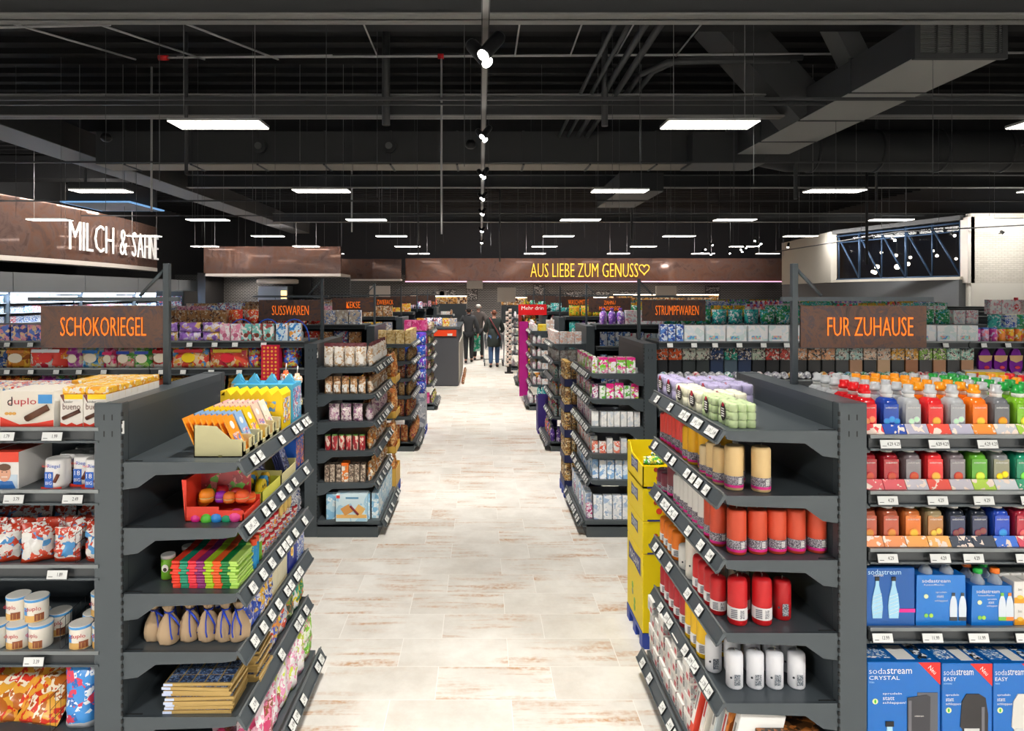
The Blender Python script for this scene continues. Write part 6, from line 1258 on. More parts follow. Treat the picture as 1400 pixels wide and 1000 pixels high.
# ---- yellow stacked chewy candy cartons behind the candle rack
Y0, Y1, X0_, X1_ = 3.80, 4.20, .955, 1.36; YC = C('f5d90f'); NB = C('2a2f78')
pallet(X0_, X1_, Y0, Y1, 'small blue pallet under the yellow candy cartons')
zt = [.092, .56, .755, .95]; hs = [.466, .193, .193, .193]
for k, (z0, h) in enumerate(zip(zt, hs)):
    g = G()
    if k < 3: g.rbox(X0_+.003, X1_-.003, Y0+.003, Y1-.003, z0, z0+h, .003, YC)
    else:
        g.box(X0_+.003, X1_-.003, Y0+.003, Y1-.003, z0, z0+.01, YC)
        g.prism([(X0_+.003, z0), (X1_-.003, z0), (X1_-.003, z0+.13), (X0_+.003, z0+.13)], Y0+.003, Y0+.009, YC)
        g.prism([(Y0+.003, z0), (Y1-.003, z0), (Y1-.003, z0+.2), (Y1-.06, z0+.2), (Y1-.12, z0+.15), (Y0+.003, z0+.13)], X0_+.003, X0_+.009, YC, axis='x')
        g.box(X0_+.003, X1_-.003, Y1-.009, Y1-.003, z0, z0+.2, YC).box(X1_-.009, X1_-.003, Y0, Y1, z0, z0+.13, YC)
    c = tag(ob('candy_carton', g), '%s yellow carton printed with fruit and a purple badge, %s' % (('large', 'flat', 'flat', 'open topmost')[k], ('at the bottom', 'just above the large one', 'second from the top', 'holding candy bags')[k]), 'carton')
    p = G(); zc = z0+(h*.62 if k < 3 else .1); bw_, bh_ = (.15, .05) if k == 0 else (.085, .035)
    xs_ = X0_+.0015; yc = (Y0+Y1)/2
    if k == 0: zc = z0+.37
    p.add([(xs_, yc-bw_-.0, zc-bh_*1.1), (xs_, yc, zc-bh_*.8), (xs_, yc+bw_, zc-bh_*1.1), (xs_, yc+bw_, zc+bh_*1.1), (xs_, yc, zc+bh_*.8), (xs_, yc-bw_, zc+bh_*1.1)], [(0, 5, 4, 1), (1, 4, 3, 2)], NB)
    if k: p.quad((xs_-.001, yc, zc), (0, bw_*.8, 0), (0, 0, bh_*.6), C('c8ccd8'), t=.0005)
    p.text('MAOAM', (xs_-.0025, yc, zc), bh_*1.1, WHITE if k == 0 else NB, right=(0, -1, 0), width=bw_*1.55)
    ob('candy_logo', p, c)
    p = G(); yf = Y0+.0012
    for (dx, dz, r, cc) in ((.10, .06, .018, 'e0442a'), (.14, .05, .02, 'f0a020'), (.17, .07, .016, '6ab02a'), (.13, .09, .012, '6ab02a'), (.08, .11, .013, 'b0402a'), (.20, .05, .015, 'd8302a')): p.disc((X0_+dx, yf, z0+dz), (r, 0, 0), (0, 0, r), C(cc), 14)
    for i in range(5): p.quad((X0_+.1+.025*i, yf, z0+.1-.01*i), (.01, 0, .006), (-.003, 0, .005), C('4a9a2a'))
    p.box(X0_+.03, X1_-.003, yf-.001, yf, z0, z0+.01, NB)
    if k != 0: ob('printed_fruit', p, c)
    else:
        q = G(); 
        for dz in (.06, .1, .14, .18): q.disc((X0_+.0015, yc+.05*(dz > .1), z0+dz), (0, .018, 0), (0, 0, .022), C('7ab03a' if dz != .14 else '9aa06a'), 12)
        ob('printed_fruit', q, c)
gbag = bagq(.14, .05, .09, P('4aa83a', 'f4f4e8', '2a6a2a', 'e8e04a', scale=26), 'green and white candy bag', seed=72)
for i in range(5): gbag.put((1.06+.06*i, 3.93+.05*(i % 3), 1.06+.012*(i % 2)), rz=rr(0, 2), rx=rr(-.1, .1), label='green and white candy bag in the open yellow carton, %s' % nth(i), group='green candy bags in the yellow carton')
for i in range(8): gbag.put((1.04+.065*(i % 4), 3.90+.1*(i//4), .965), rz=rr(0, 2), label='green candy bag lower in the open yellow carton, %s' % nth(i), group='lower green candy bags')
# ================================================================== LONG SHELVES FACING THE ENTRANCE
def runfill(s, r, z, xa, xb, protos, desc_where, step=None, jit=.004, deep=1, yoff=.03, stack=1, group=None, pattern=None, gap=.01):
    """fills |x| from xa outward to xb"""
    x = xa; i = 0
    while x < xb:
        p = protos[pattern(i, x) if pattern else random.randrange(len(protos))]
        for j in range(deep):
            for k in range(stack):
                p.put((s*(x+p.w/2), ROWY[r]+yoff+p.d/2+j*(p.d+.01), z+.0006+k*(p.h+.001)), rz=rr(-.08, .08), label='%s %s, %s from aisle%s%s' % (p.desc, desc_where, nth(i), (', %s row' % nth(j)) if deep > 1 else '', (', %s layer' % nth(k)) if stack > 1 else ''), group=group or ('goods '+desc_where))
        x += (step or p.w+gap)+rr(0, jit); i += 1
# sweets wall, |X| measured outward
q1 = boxp(.10, .06, .155, P('d8ecf8', '3a8ad0', 'f0f0f4', 'e8a04a', scale=12), 'blue and white waffle box'); q2 = boxp(.085, .05, .15, P('f4f0ee', '7ac8c0', 'a84a4a', scale=14), 'white and teal chocolate box', lab=G().disc((0, -.0262, .05), (.02, 0, 0), (0, 0, .02), C('7a3a2a'), 12))
q3 = boxp(.085, .05, .15, P('f4c8d8', 'e890b0', 'f8f0f0', scale=14), 'pink chocolate box', lab=G().disc((0, -.0262, .05), (.02, 0, 0), (0, 0, .02), C('c86a8a'), 12)); q4 = bagq(.19, .08, .09, P('9a6ac8', 'c8a8e8', 'f0e8f4', 'e8c070', scale=10), 'purple cookie bag', seed=73)
q5 = boxp(.15, .07, .09, P('f0c8a0', '2a3f9a', 'c83a4a', 'f4f0ea', scale=9), 'cream and blue biscuit box'); q6 = boxp(.13, .07, .14, P('2a3f9a', 'e89ab0', 'f0d0a0', '5a7ad0', scale=12), 'blue and pink biscuit box')
z = 1.69; wh = 'on the highest sweets shelf'
runfill(-1, 1, z, 1.56, 1.78, [q1], wh); runfill(-1, 1, z, 1.80, 2.06, [q2], wh+' past the waffle boxes'); runfill(-1, 1, z, 2.08, 2.22, [q3], wh+' past the teal boxes'); runfill(-1, 1, z, 2.24, 2.9, [q4], wh+' in two layers', stack=2)
runfill(-1, 1, z, 2.92, 3.78, [q6, q5], wh+' behind the SCHOKORIEGEL sign', deep=1); runfill(-1, 1, z, 3.8, 4.5, [q5, q6], wh+' at the outer end')
def tb(s, c, hh=.03, w=.14, zc=.14): return G().quad((0, -.052, zc), (w*.42, 0, 0), (0, 0, hh*.75), C(c[0])).text(s, (0, -.0535, zc), hh, C(c[1]), width=w*.78)
sweets = [(.135, .19, P('3a6ad8', 'a0b8e8', 'e8d84a', 'd83a4a', scale=16), 'blue magazine style candy pack', None), (.16, .19, P('e02a2a', 'f08a3a', 'f4e8d0', scale=10), 'red candy bag', None),
 (.34, .20, P('f0503a', 'f4d8b0', 'f8b83a', '5aa0d8', scale=9), 'large multicoloured lolly bag', ('e82a3a', 'ffd914')), (.34, .20, P('f0503a', 'f4d8b0', 'e8a03a', 'd8304a', scale=9), 'large red and yellow lolly bag', ('ffd914', 'e82a3a')), (.17, .19, P('e0201c', 'e8504a', 'f8f0e8', scale=8), 'glossy red fruit candy bag', ('c0141c', 'ffffff')), (.16, .18, P('3aa83a', 'a8d86a', 'f0f4e0', scale=12), 'green gummy bag', ('2a4ab0', 'ffffff')), (.16, .18, P('f0b8b0', '6ac04a', 'f8f0e8', 'e86a6a', scale=12), 'pink and green gummy bag', ('2a4ab0', 'ffffff')),
 (.12, .17, P('e02a6a', 'f08ab0', 'f8e8d0', scale=12), 'deep pink gummy bag', ('e02a6a', 'ffffff')), (.19, .19, P('1a8ad8', '8ac8f0', 'f4e070', 'e8f4f8', scale=10), 'bright blue candy bag', ('1a6ab8', 'ffffff')), (.13, .18, P('c83ab0', 'e88ad0', 'f4e0c8', scale=12), 'violet candy bag', ('a02a90', 'ffffff')), (.34, .2, P('f04a3a', 'f8f0ea', 'f8a03a', 'e8304a', scale=8), 'large red and white candy bag', ('ffffff', 'e0201c')), (.20, .19, P('e0902a', 'f4c84a', 'a85a1c', scale=10), 'golden orange toffee bag', ('c8701c', 'ffffff')), (.15, .18, P('1a2a5a', '3a6ab8', 'e8d8a0', scale=12), 'dark blue toffee bag', ('14204a', 'ffffff')), (.17, .18, P('4a2a1a', '8a4a2a', 'c8803a', scale=12), 'brown caramel bag', ('3a1c10', 'ffc81a')), (.24, .19, P('d8a83a', 'f0d070', 'a8701c', scale=9), 'gold toffee bag', ('c8902a', 'fff4c8')), (.2, .18, P('c8501c', 'e8a04a', '6a2a14', scale=10), 'copper caramel bag', None)]
x = 1.60; z = 1.455
words_ = [None, None, None, None, 'Skittles' if 0 else None, None, None, None, 'MAOAM' if 0 else None, None, None, None, 'Knoppers' if 0 else None, 'RIESEN', None, None]
SW = {}
for i, (w, h, m, d, tc2) in enumerate(sweets):
    t = words_[i]; lb = None
    if tc2:
        lb = G().disc((0, -.05, h*.45), (min(w*.3, .06), 0, 0), (0, 0, h*.22), C(tc2[1] if tc2[1] != 'ffffff' else 'f4e8d0'), 14).quad((0, -.051, h*.74), (w*.36, 0, 0), (0, .004, h*.07), C(tc2[0]))
        if t: lb.text(t, (0, -.055, h*.74), .035, C('ffc81a'), width=w*.7)
    SW[i] = bagq(w, h, .085, m, d, seed=80+i, nu=8, nv=8, wr=.009, lab=lb)
k = 0
order = [0, 'D', 0, 3, 2, 4, 5, 6, 7, 8, 9, 10, 11, 12, 13, 14, 15, 14]
for o_ in order:
    if x > 4.45: break
    if o_ == 'D':
        dd = G().box(-.075, .075, 0, .1, 0, .3, C('c8143a'))
        dt = G()
        for a in range(4):
            for b in range(9): dt.disc((-.05+.033*a, -.001, .03+.031*b), (.01, 0, 0), (0, 0, .01), C('f4c84a' if (a+b) % 2 else 'f08a3a'), 8)
        Proto('dotted_display', 'display box', '', dd, [('printed_dots', dt)]).put((-(x+.075), ROWY[1]-.03, 1.36), label='tall crimson display with rows of yellow dots hanging before the sweets shelf'); x += .17; continue
    p = SW[o_]; p.put((-(x+p.w/2), ROWY[1]+.09, z+.0006), rz=rr(-.08, .08), label='%s standing on the second sweets shelf, %s from the aisle' % (p.desc, nth(k)))
    p.put((-(x+p.w/2)+rr(-.01, .01), ROWY[1]+.19, z+.0006), rz=rr(-.1, .1), label='%s in the rear row of the second sweets shelf, %s from the aisle' % (p.desc, nth(k))); x += p.w-.004; k += 1
low = [SW[i] for i in (5, 13, 6, 11, 15, 9, 14)]
x = 1.62; k = 0
while x < 4.5:
    p = low[(k*3) % 7]; p.put((-(x+p.w/2), ROWY[1]+.10, 1.2006), rx=R(-14), rz=rr(-.15, .15), label='%s on the third sweets shelf, %s from the aisle' % (p.desc, nth(k))); x += p.w+.01; k += 1
for zi_, zz in enumerate((.9, .55)):
    runfill(-1, 1, zz, 1.6, 4.0, low, 'on the %s sweets shelf' % ('fourth', 'fifth')[zi_])
# blue wire hoops over the waffle boxes
for i in range(3):
    hx_ = -1.62-.23*i; g = G().tube([(hx_-.13+.13*(1-math.cos(math.pi*t/10)), ROWY[1]+.05+.3*i*0, 1.69+.19*math.sin(math.pi*t/10)) for t in range(11)], .006, C('1a4ab0'), 6)
    tag(ob('display_hoop', g), 'thin blue arched hoop over the waffle boxes, %s from the aisle' % nth(i), 'hoop', 'blue hoops')
# stocking wall
z = 1.685
w1_ = boxp(.17, .09, .14, P('f4f4f4', 'e6eef4', 'f4f4f4', 'd8e8e8', scale=7), 'white cotton pad box', lab=G().box(-.06, .02, -.0462, -.0455, .02, .05, P('f0b0a0', 'a0e0d0', '5aa0e0', scale=30))); w2_ = boxp(.06, .06, .15, P('5a8ad8', 'e8f0fa', '2a4aa0', scale=20), 'blue toothbrush pack')
w3_ = canp(.03, .11, P('f08a3a', 'f4c020', 'f4f0e8', 'e8504a', scale=14), 'orange nail care bottle', C('3aa07a'), 'small_bottle', 'bottle'); w4_ = canp(.03, .11, P('c83a9a', 'd8d8f0', 'f4a0b0', scale=14), 'pink nail care bottle', C('4a7ad0'), 'small_bottle', 'bottle')
wh = 'on the highest household shelf'
runfill(1, 1, z, 1.56, 1.75, [w2_], wh); runfill(1, 1, z, 1.77, 4.2, [w1_], wh+' past the toothbrush packs'); runfill(1, 1, z, 4.22, 5.2, [w3_, w4_], wh+' past the cotton boxes')
tops = ['e8602a', 'e8602a', 'dfe8d8', 'dfe8d8', '2f4a78', '2aa890', '2f4a78', 'c8d8c0', 'c8382a', 'c8382a', 'f0b080', 'f0b080', 'f0b080', 'b8d8d0', 'b8d8d0', 'f0c8a8', 'f0c8a8', 'f0b040', 'f0b040', '8ab848', '8ab848', 'a8d8c8', 'a8d8c8']
bots = ['26282b', '26282b', '33393a', '33393a', '2c3a55', '4a5a66', '2c3a55', '22262a', '1c1e20', '1c1e20', '1c1e20', '1c1e20', '1c1e20', '3a3c3e', 'b88a68', '26282b', 'd8b088', '2a2a2a', 'a86a40', '3a3a3c', 'c08a64', '3a3a3c', 'b88a68']
def stock_pack(t, b):
    g = G().box(-.058, .058, 0, .02, .12, .235, C(b, .3)) if 0 else G().rbox(-.055, .055, -.008, .008, -.24, -.12, .003, M('hosiery_'+b, b, .35))
    u = G().rbox(-.057, .057, -.009, .009, -.125, -.002, .002, P(t, 'f4e8dc', '3a2a28', t, scale=26)).box(-.012, .012, -.001, .001, -.005, .02, WHITE)
    return Proto('stocking_pack', 'stocking pack', '', g, [('picture_card', u), ('hanger_hook', G().tube([(0, .18, .012), (0, 0, .012), (0, -.02, .016)], .003, RAIL, 5))])
HN = {'e8602a': 'orange', 'dfe8d8': 'pale green', '2f4a78': 'navy', '2aa890': 'teal', 'c8d8c0': 'sage', 'c8382a': 'red', 'f0b080': 'peach', 'b8d8d0': 'mint', 'f0c8a8': 'cream', 'f0b040': 'yellow', '8ab848': 'leaf green', 'a8d8c8': 'mint green'}
cache = {}
for i, (t, b) in enumerate(zip(tops, bots)):
    p = cache.setdefault((t, b), stock_pack(t, b)); x = 1.585+.122*i
    for j in range(2): p.put((x, ROWY[1]+.10+.02*j, 1.645), label='%s stocking pack hanging on its hook, %s from the aisle, %s' % (HN[t], nth(i), ('front', 'just behind')[j]), group='hanging stocking packs')
# purple slippers
sl_ = G()
for k_ in (0,):
    sl_.lathe([(.001, -.012), (.05, -.012), (.056, 0), (.05, .012), (.001, .012)], C('7a1a9a', .8), 16)
def slipper():
    g = G(); n = 18; vs = []
    pts_ = [(.055*math.sin(a)*(1-.18*math.cos(a)), -.14+.115*math.cos(a)) for a in [2*math.pi*k/n for k in range(n)]]
    g.prism(pts_, -.012, .012, C('7c1c9c', .85)); 
    c = G().prism([(-.056, -.09), (.056, -.09), (.05, -.13), (0, -.15), (-.05, -.13)][::-1], -.016, -.012, C('dcb27c')).disc((.01, -.0175, -.19), (.022, 0, 0), (0, 0, .014), C('d81c3a'), 10)
    return Proto('slipper_pair', 'slippers', '', g, [('card_band', c), ('hanger_hook', G().tube([(0, .18, -.02), (0, 0, -.02), (0, -.02, -.016)], .003, RAIL, 5))])
slp = slipper()
for i in range(3): slp.put((4.42+.135*i, ROWY[1]+.10, 1.655), sc=1.05, label='purple slippers with a tan band hanging, %s of three' % nth(i), group='hanging purple slippers')
sk = [Proto('sock_roll', 'socks', '', G().tube([(0, -.045, .03), (0, 0, .034), (0, .045, .03)], [.024, .032, .024], P(a, b, c, scale=26), 10)) for a, b, c in (('f0f0f0', 'c8c8d0', '8a8a98'), ('f4f0ec', 'd83a4a', 'e8d8d8'), ('f0d070', 'f4f4f0', 'e89a4a'), ('8ab8d8', 'f4f4f4', '4a9a6a'))]
for i in range(50):
    x = 1.60+.07*i; 
    if 4.20 < x < 4.56: continue
    sk[0 if (x < 3.0 and i % 4) else random.randrange(4)].put((x, ROWY[1]+.08+rr(-.01, .01), 1.3556), rz=rr(-.25, .25), label='rolled pair of socks on the shelf below the stockings, %s from the aisle' % nth(i), group='rolled socks below the stockings')
Proto('flat_box', 'box', '', G().rbox(-.16, .16, -.09, .09, 0, .085, .003, C('f2ece0'), front=C('f2c01c')), [('printed_label', G().box(-.15, .15, -.0915, -.0905, .008, .075, YEL).quad((-.08, -.0925, .04), (.03, 0, .012), (-.006, 0, .024), C('e0502a')))]).put((4.38, ROWY[1]+.12, 1.3556), rz=-.12, rx=R(8), label='yellow and white flat box lying below the purple slippers')
# rows further back: goods on the highest shelves
def pal(side, r):
    L_ = []
    if side < 0:
        cs2 = [('e83a2a', 'f4e8d8', 'f08a3a', 'red and cream'), ('f4f0ea', 'c8b8a8', '6a8ac0', 'white and grey'), ('f0c020', 'e85a2a', 'f8f0d0', 'yellow and orange'), ('3a7ad0', 'e8f0f8', 'c83a4a', 'blue and white'), ('e8a0b8', 'f8f0f0', '8a3a6a', 'pink and white'), ('6a3a2a', 'c8905a', 'f0e0c8', 'brown and tan'), ('3aa04a', 'f0f4e0', 'e8c83a', 'green and white')]
    else:
        cs2 = [('2a9a5a', 'f4f8f4', '3ab8c8', 'green and white'), ('2a5ad0', 'f0f4f8', '8ab8f0', 'blue and white'), ('8a5ac8', 'f0e8f8', 'd8a0e0', 'violet and white'), ('f0e03a', 'f8a82a', '3a9a3a', 'yellow and orange'), ('f4f4f4', 'd8e4ec', 'e8a0b0', 'white and rose'), ('e83a4a', 'f8f0f0', 'f0a0a0', 'red and white'), ('3ac0b8', 'f4f8f8', '1a7a8a', 'teal and white')]
    for i, (a, b, c, d) in enumerate(cs2):
        m = P(b, a, c, b, scale=14) if i % 2 else P(a, b, c, a, scale=14)
        if i % 3 == 0: p = bagq(.2, .2, .09, m, d+' bag', name='food_bag' if side < 0 else 'household_bag', seed=90+i, nu=6, nv=6, wr=.01)
        elif i % 3 == 1 or side < 0: p = boxp(.16, .09, .19, m, d+' box', name='food_box' if side < 0 else 'household_box')
        else: p = canp(.05, .22, m, d+' bottle', C(a), 'cleaner_bottle', 'bottle', neck=.02)
        L_.append(p)
    return L_
PL, PR = pal(-1, 0), pal(1, 0)
for r in range(2, 8):
    for s in (-1, 1):
        L_ = PL if s < 0 else PR; lim = (5.3 if r == 2 else 6.6) if s < 0 else min(.72*ROWY[r], 14)
        seg = [random.randrange(7) for _ in range(60)]
        zt = 1.69
        if s > 0 and r == 2:
            runfill(s, r, 1.69, 1.6, 6.6, L_, 'atop the %s row' % NAMES[s, r], pattern=lambda i, x: seg[i//3], gap=.012)
            runfill(s, r, 1.83, 6.8, 8.2, [L_[4], L_[3], L_[5]], 'on the raised shelf of the ZAHN-/MUNDPFLEGE row'); runfill(s, r, 1.62, 6.8, 8.2, [L_[1], L_[6], L_[0]], 'below the raised shelf of the ZAHN-/MUNDPFLEGE row')
            continue
        runfill(s, r, zt, 1.6, lim, L_, 'atop the %s row' % NAMES[s, r], pattern=lambda i, x: seg[i//3], gap=.012+(.02 if r > 4 else 0))
hb = boxp(.09, .04, .19, P('e8f0f8', '5a90d8', '2a4a9a', 'ffffff', scale=12), 'blue and white brush pack'); hc = boxp(.07, .05, .17, P('dfeaf4', '8ab0e0', 'e84a5a', 'ffffff', scale=12), 'pale blue paste box')
for r in (2, 3, 4):
    for s in (-1, 1):
        if (s, r) == (-1, 4): continue
        L_ = ([hb, hc] if r == 2 else PR) if s > 0 else PL
        for zi, zz in enumerate((1.4, 1.1, .8)):
            runfill(s, r, zz, 1.60, 2.9 if r == 2 else 2.4, L_, 'on the %s shelf, %s row' % (SHN[zi+1], NAMES[s, r]))
run_bay(1, ROWY[0], 2.63, 3.9, [1.54, 1.32, 1.094, .783, .17], 'second household shelf bay beyond the soda syrup bottles')
run_bay(-1, ROWY[0], -3.9, -2.63, [1.57, 1.325, 1.03, .69, .36], 'second chocolate shelf bay beyond the bar boxes')
for zi, (zr, zl) in enumerate(zip([1.54, 1.32, 1.094, .783, .17], [1.57, 1.325, 1.03, .69, .36])):
    runfill(1, 0, zr, 2.66, 3.85, [PR[(zi*2) % 7], PR[(zi*2+1) % 7]] if zi in (3, 4) else [boxp(.12, .09, .14, P('f0f0f0', 'd8405a', '4a90d0', scale=12), 'white and red jar box', name='household_box')], 'on the %s shelf of the second household bay' % ORD[zi])
    runfill(-1, 0, zl, 2.66, 3.85, [boxp(.13, .09, .15, P('f0e4d0', 'c83a2a', '8a4a2a', scale=12), 'cream and red box', name='food_box')], 'on the %s shelf of the second chocolate bay' % ORD[zi])
for zi, zz in enumerate((1.10, .8, .5, .18)):
    runfill(1, 1, zz, 1.6, 5.3, [hb, hc, boxp(.14, .09, .16, P('f4f4f2', 'e8b8c8', '9ac8c8', scale=12), 'white and rose tissue box', name='tissue_box')], 'on the %s stocking bay shelf' % ('third', 'fourth', 'fifth', 'bottom')[zi])
# ================================================================== grey counter with the red sign
o = ob('freezer_chest', G().rbox(-1.5, -.5, 14.62, 17.5, 0, 1.32, .02, M('counter_grey', '4c4d52', .5)).box(-1.52, -.47, 14.6, 17.52, 1.30, 1.345, SLATE2)); tag(o, 'dark grey counter block jutting into the aisle', 'counter')
ob('red_notice', G().box(-1.1, -.55, 14.59, 14.61, 1.14, 1.28, C('ee4a1e')).box(-.75, -.64, 14.585, 14.592, 1.15, 1.20, WHITE), o); ob('side_board', G().box(-.498, -.47, 14.7, 17.4, .1, 1.0, C('b8b0a4')), o)
runfill(-1, 4, 1.345, .55, 1.35, [PL[0], PL[3], PL[1], PL[2]], 'on the grey counter', yoff=.3); 
for i in range(8): t4.put((-.41, 15.0+.3*i, .0), rz=R(90), label='small bag standing at the foot of the grey counter, %s along' % nth(i), group='bags along the counter foot')
# ================================================================== SHOPPERS
def skinfig(name, joints, bones, mat, parent=None, sub=1, loc=(0, 0, 0)):
    """joints {key:(x,y,z,r)} grown to one continuous surface"""
    me = bpy.data.meshes.new(name); ks = list(joints)
    me.from_pydata([joints[k][:3] for k in ks], [(ks.index(a), ks.index(b)) for a, b in bones], [])
    me.materials.append(mat); o = bpy.data.objects.new(name, me); COL.objects.link(o)
    if parent: o.parent = parent
    o.location = loc
    m = o.modifiers.new('skin', 'SKIN'); m.use_smooth_shade = True
    for i, k in enumerate(ks):
        r = joints[k][3]; r = r if isinstance(r, tuple) else (r, r)
        me.skin_vertices[0].data[i].radius = r
    me.skin_vertices[0].data[0].use_root = True
    o.modifiers.new('sub', 'SUBSURF').levels = sub; o.modifiers['sub'].render_levels = sub
    return o
SKIN = M('skin', 'c99a80', .6); SKIN2 = M('skin2', 'c48a74', .6)
def person(loc, H, rz, label, jacket, trousers, hair, step=.18, arms='swing', coat=False, hairlen=.0, shoes='1c1a1a', bodycol=None):
    k = H/1.75
    root = bpy.data.objects.new('person', None); COL.objects.link(root); root.location = loc; root.rotation_euler = (0, 0, rz); tag(root, label, 'person')
    # +y is the walking direction
    J = {'pel': (0, 0, .96, (.13, .10)), 'wai': (0, 0, 1.08, (.125, .09)), 'che': (0, .01, 1.28, (.155, .10)), 'neb': (0, .0, 1.46, (.065, .06)), 'nek': (0, .015, 1.52, .05), 'jaw': (0, .03, 1.58, (.062, .075)), 'hed': (0, .03, 1.66, (.075, .09)), 'top': (0, .025, 1.72, (.055, .07))}
    B = [('pel', 'wai'), ('wai', 'che'), ('che', 'neb'), ('neb', 'nek'), ('nek', 'jaw'), ('jaw', 'hed'), ('hed', 'top')]
    hands = {}
    for s, nm in ((-1, 'l'), (1, 'r')):
        f = step*s
        J.update({'hi'+nm: (s*.09, 0, .90, .085), 'kn'+nm: (s*.095, f*.55+.03, .50, .06), 'an'+nm: (s*.095, f-.02, .10, .04), 'he'+nm: (s*.095, f-.04, .045, .035), 'to'+nm: (s*.10, f+.13, .03, (.035, .025))})
        B += [('pel', 'hi'+nm), ('hi'+nm, 'kn'+nm), ('kn'+nm, 'an'+nm), ('an'+nm, 'he'+nm), ('an'+nm, 'to'+nm)]
        if arms == 'push': el, wr_, ha = (s*.27, .06, 1.13, .042), (s*.22, .28, 1.05, .032), (s*.21, .34, 1.04, (.035, .02))
        else: el, wr_, ha = (s*.27, -f*.25-.03, 1.15, .042), (s*.29, -f*.6+.05, .90, .03), (s*.29, -f*.7+.07, .82, (.018, .035))
        J.update({'sh'+nm: (s*.175, 0, 1.41, .065), 'el'+nm: el, 'wr'+nm: wr_, 'ha'+nm: ha}); B += [('che', 'sh'+nm), ('sh'+nm, 'el'+nm), ('el'+nm, 'wr'+nm), ('wr'+nm, 'ha'+nm)]
        hands[nm] = ha[:3]
        d = Vector(ha[:3])-Vector(wr_[:3]); d.normalize(); sd = Vector((0, 1, 0)) if arms != 'push' else Vector((1, 0, 0))
        for q in range(4):
            a = Vector(ha[:3])+sd*(.012*(q-1.5))*1.6; ln = (.055, .068, .072, .06)[q]; cv = Vector((-s*.012, 0, 0)) if arms != 'push' else Vector((0, 0, -.02))
            J['f%s%d' % (nm, q)] = (*(a+d*ln*.55+cv*.4), .010); J['g%s%d' % (nm, q)] = (*(a+d*ln+cv), .008)
            B += [('ha'+nm, 'f%s%d' % (nm, q)), ('f%s%d' % (nm, q), 'g%s%d' % (nm, q))]
        a = Vector(ha[:3])-sd*.0+Vector((-s*.0, .03 if arms != 'push' else -.01, .0)); J['t'+nm] = (*(a+d*.02+(Vector((-s*.03, 0, 0)))), .010); B.append(('ha'+nm, 't'+nm))
    def S(J): return {q: (v[0]*k, v[1]*k, v[2]*k, tuple(x*k for x in v[3]) if isinstance(v[3], tuple) else v[3]*k) for q, v in J.items()}
    body = skinfig('body', S(J), B, SKIN2, root)
    face = G().lathe([(.001, -.016), (.010, -.010), (.014, 0), (.009, .012), (.001, .02)], SKIN2, 8, c=(0, 0)); ob('nose', face, body, (0, .118*k, 1.615*k))
    for s in (-1, 1):
        ob('ear', G().lathe([(.004, -.028), (.013, -.01), (.015, .012), (.006, .028)], SKIN2, 8), body, (s*.083*k, .02*k, 1.63*k)); ob('eye', G().lathe([(.001, -.008), (.009, 0), (.001, .008)], BLACK, 8), body, (s*.03*k, .112*k, 1.64*k))
    ob('mouth', G().box(-.022, .022, 0, .006, 0, .008, C('9a5048')), body, (0, .108*k, 1.575*k))
    def grow(keys, g_, name, mat, ext={}):
        JJ = {}
        for q in keys:
            v = J[q]; r = v[3] if isinstance(v[3], tuple) else (v[3], v[3]); JJ[q] = (*v[:3], (r[0]+g_, r[1]+g_))
        JJ.update(ext); BB = [b for b in B if b[0] in JJ and b[1] in JJ]
        return JJ, BB
    JJ, BB = grow(['pel', 'hil', 'hir', 'knl', 'knr', 'anl', 'anr'], .02, '', None); o = skinfig('trousers', S(JJ), BB, M('cloth_'+trousers, trousers, .9), root)
    JJ, BB = grow(['che', 'wai', 'pel', 'neb', 'shl', 'shr', 'ell', 'elr', 'wrl', 'wrr'], .028, '', None)
    hem = .66 if coat else .86
    JJ['hem'] = (0, 0, hem, (.19 if coat else .165, .14)); BB.append(('pel', 'hem'))
    if coat: ob('coat_skirt', G().lathe([(.165*k, 1.16*k), (.19*k, 1.0*k), (.215*k, .84*k), (.20*k, .64*k), (.17*k, .62*k)][::-1], M('cloth_'+jacket, jacket, .85), 18), root, sc=(1, .78, 1))
    if coat: JJ['pel'] = (*J['pel'][:3], (.18, .14)); JJ['wai'] = (*J['wai'][:3], (.16, .125))
    skinfig('jacket', S(JJ), BB, M('cloth_'+jacket, jacket, .85), root, sub=2)
    HJ = {'a': (0, .0, 1.71, (.088, .095)), 'b': (0, -.03, 1.65, (.092, .085)), 'n': (0, -.035, 1.58, (.07, .055))}; HB = [('a', 'b'), ('b', 'n')]
    if hairlen: HJ['c'] = (0, -.05, 1.64-hairlen, (.075, .05)); HB.append(('b', 'c'))
    skinfig('hair', S(HJ), HB, M('hair_'+hair, hair, .8), root, sub=2)
    for s, nm in ((-1, 'l'), (1, 'r')):
        a, t = J['he'+nm], J['to'+nm]
        ob('shoe', G().tube([(a[0], a[1]-.05, .045), (a[0], a[1]+.02, .05), (a[0], a[1]+.1, .042), (t[0], t[1]+.04, .034), (t[0], t[1]+.07, .03)], [.03, .044, .042, .036, .02], M('shoe_'+shoes, shoes, .5), 10), root)
    return root, {q: Vector(h)*k for q, h in hands.items()}
p1, h1_ = person((-.36, 19.6, 0), 1.70, R(4), 'shopper in a dark jacket with dark cap walking away beside the grey counter', '2e2f32', '26272a', '2a211e', step=.14)
ob('collar_scarf', G().tube([(.06*math.cos(a), .06*math.sin(a)*.9+.01, 1.46) for a in [2*math.pi*q/12 for q in range(12)]], .028, C('3a3a40', .9), 8, closed=True), p1)
p2, h2_ = person((-.07, 20.5, 0), 1.80, R(-4), 'tall white haired shopper in a brown grey jacket walking away, between the two others', '4a423f', '2b2a2c', 'd8d2ca', step=.2)
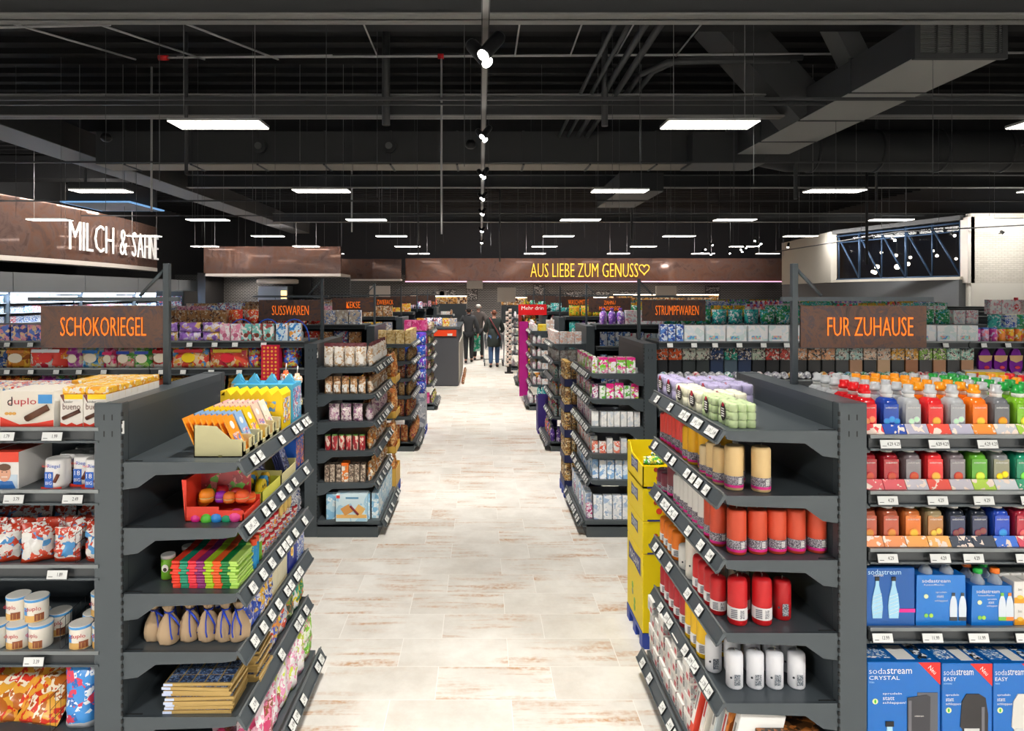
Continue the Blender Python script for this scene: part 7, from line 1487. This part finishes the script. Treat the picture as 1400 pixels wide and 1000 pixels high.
p3, h3_ = person((.385, 18.35, 0), 1.67, 0, 'woman in a dark padded coat and blue jeans pushing a trolley', '2f3634', '3f5a80', '7a4632', step=.07, arms='push', coat=True, hairlen=.08)
ob('bag_strap', G().tube([(-.13, -.10, 1.42), (-.06, -.165, 1.30), (.05, -.185, 1.12), (.15, -.18, .92), (.19, -.10, .80)], .016, C('7a2a30', .7), 6), p3)
# green carrier bag held between the two
g = G().bag(.34, .48, .10, P('1f9a74', '2ab088', 'c8e0d8', scale=5), seed=12, nu=8, nv=10, wr=.012)
o = ob('carrier_bag', g, None, (-.17, 19.95, .32), R(12)); tag(o, 'green plastic carrier bag hanging from the tall shopper hand', 'bag')
ob('handle', G().tube([(-.07, 0, .46), (-.03, 0, .55), (.03, 0, .55), (.07, 0, .46)], .008, C('1f9a74'), 6), o)
# trolley
TM = M('trolley_metal', 'aab0b4', .3, .8)
t = ob('shopping_trolley', G().tube([(-.25, 0, .15), (-.25, .78, .12), (.25, .78, .12), (.25, 0, .15)], .014, TM, 8).tube([(-.26, -.02, .12), (-.26, -.02, 1.02)], .014, TM, 8).tube([(.26, -.02, .12), (.26, -.02, 1.02)], .014, TM, 8), None, (.385, 18.72, 0), sc=(1.12, 1, 1)); tag(t, 'wire shopping trolley pushed by the woman in the padded coat', 'shopping trolley')
bk_ = G()
def rung(z, a): return [(-.25*a, .0, z), (.25*a, 0, z), (.19*a, .82, z+.02), (-.19*a, .82, z+.02)]
for z_, a in ((.48, .86), (.58, .9), (.68, .93), (.78, .97), (.90, 1)): bk_.tube(rung(z_, a), .005, TM, 5, closed=True)
for i in range(11):
    u = i/10
    for sx in (-1, 1): bk_.tube([(sx*(.215-.05*u), .82*u, .48), (sx*(.25-.06*u), .82*u, .90)], .004, TM, 4)
    bk_.tube([(-.215+.43*u, 0, .48), (-.25+.5*u, 0, .90)], .004, TM, 4); bk_.tube([(-.165+.33*u, .82, .5), (-.19+.38*u, .82, .92)], .004, TM, 4); bk_.tube([(-.215+.43*u, 0, .48), (-.165+.33*u, .82, .5)], .004, TM, 4)
ob('basket', bk_, t); ob('handle_bar', G().tube([(-.27, -.03, 1.03), (.27, -.03, 1.03)], .017, RED, 10), t)
for sx in (-.24, .24):
    for sy in (.0, .76):
        w = ob('wheel', G().tube([(-.012, 0, 0), (.012, 0, 0)], .055, BLACK, 14), t, (sx, sy, .056)); ob('fork', G().box(-.018, .018, -.01, .01, .0, .09, TM), w)
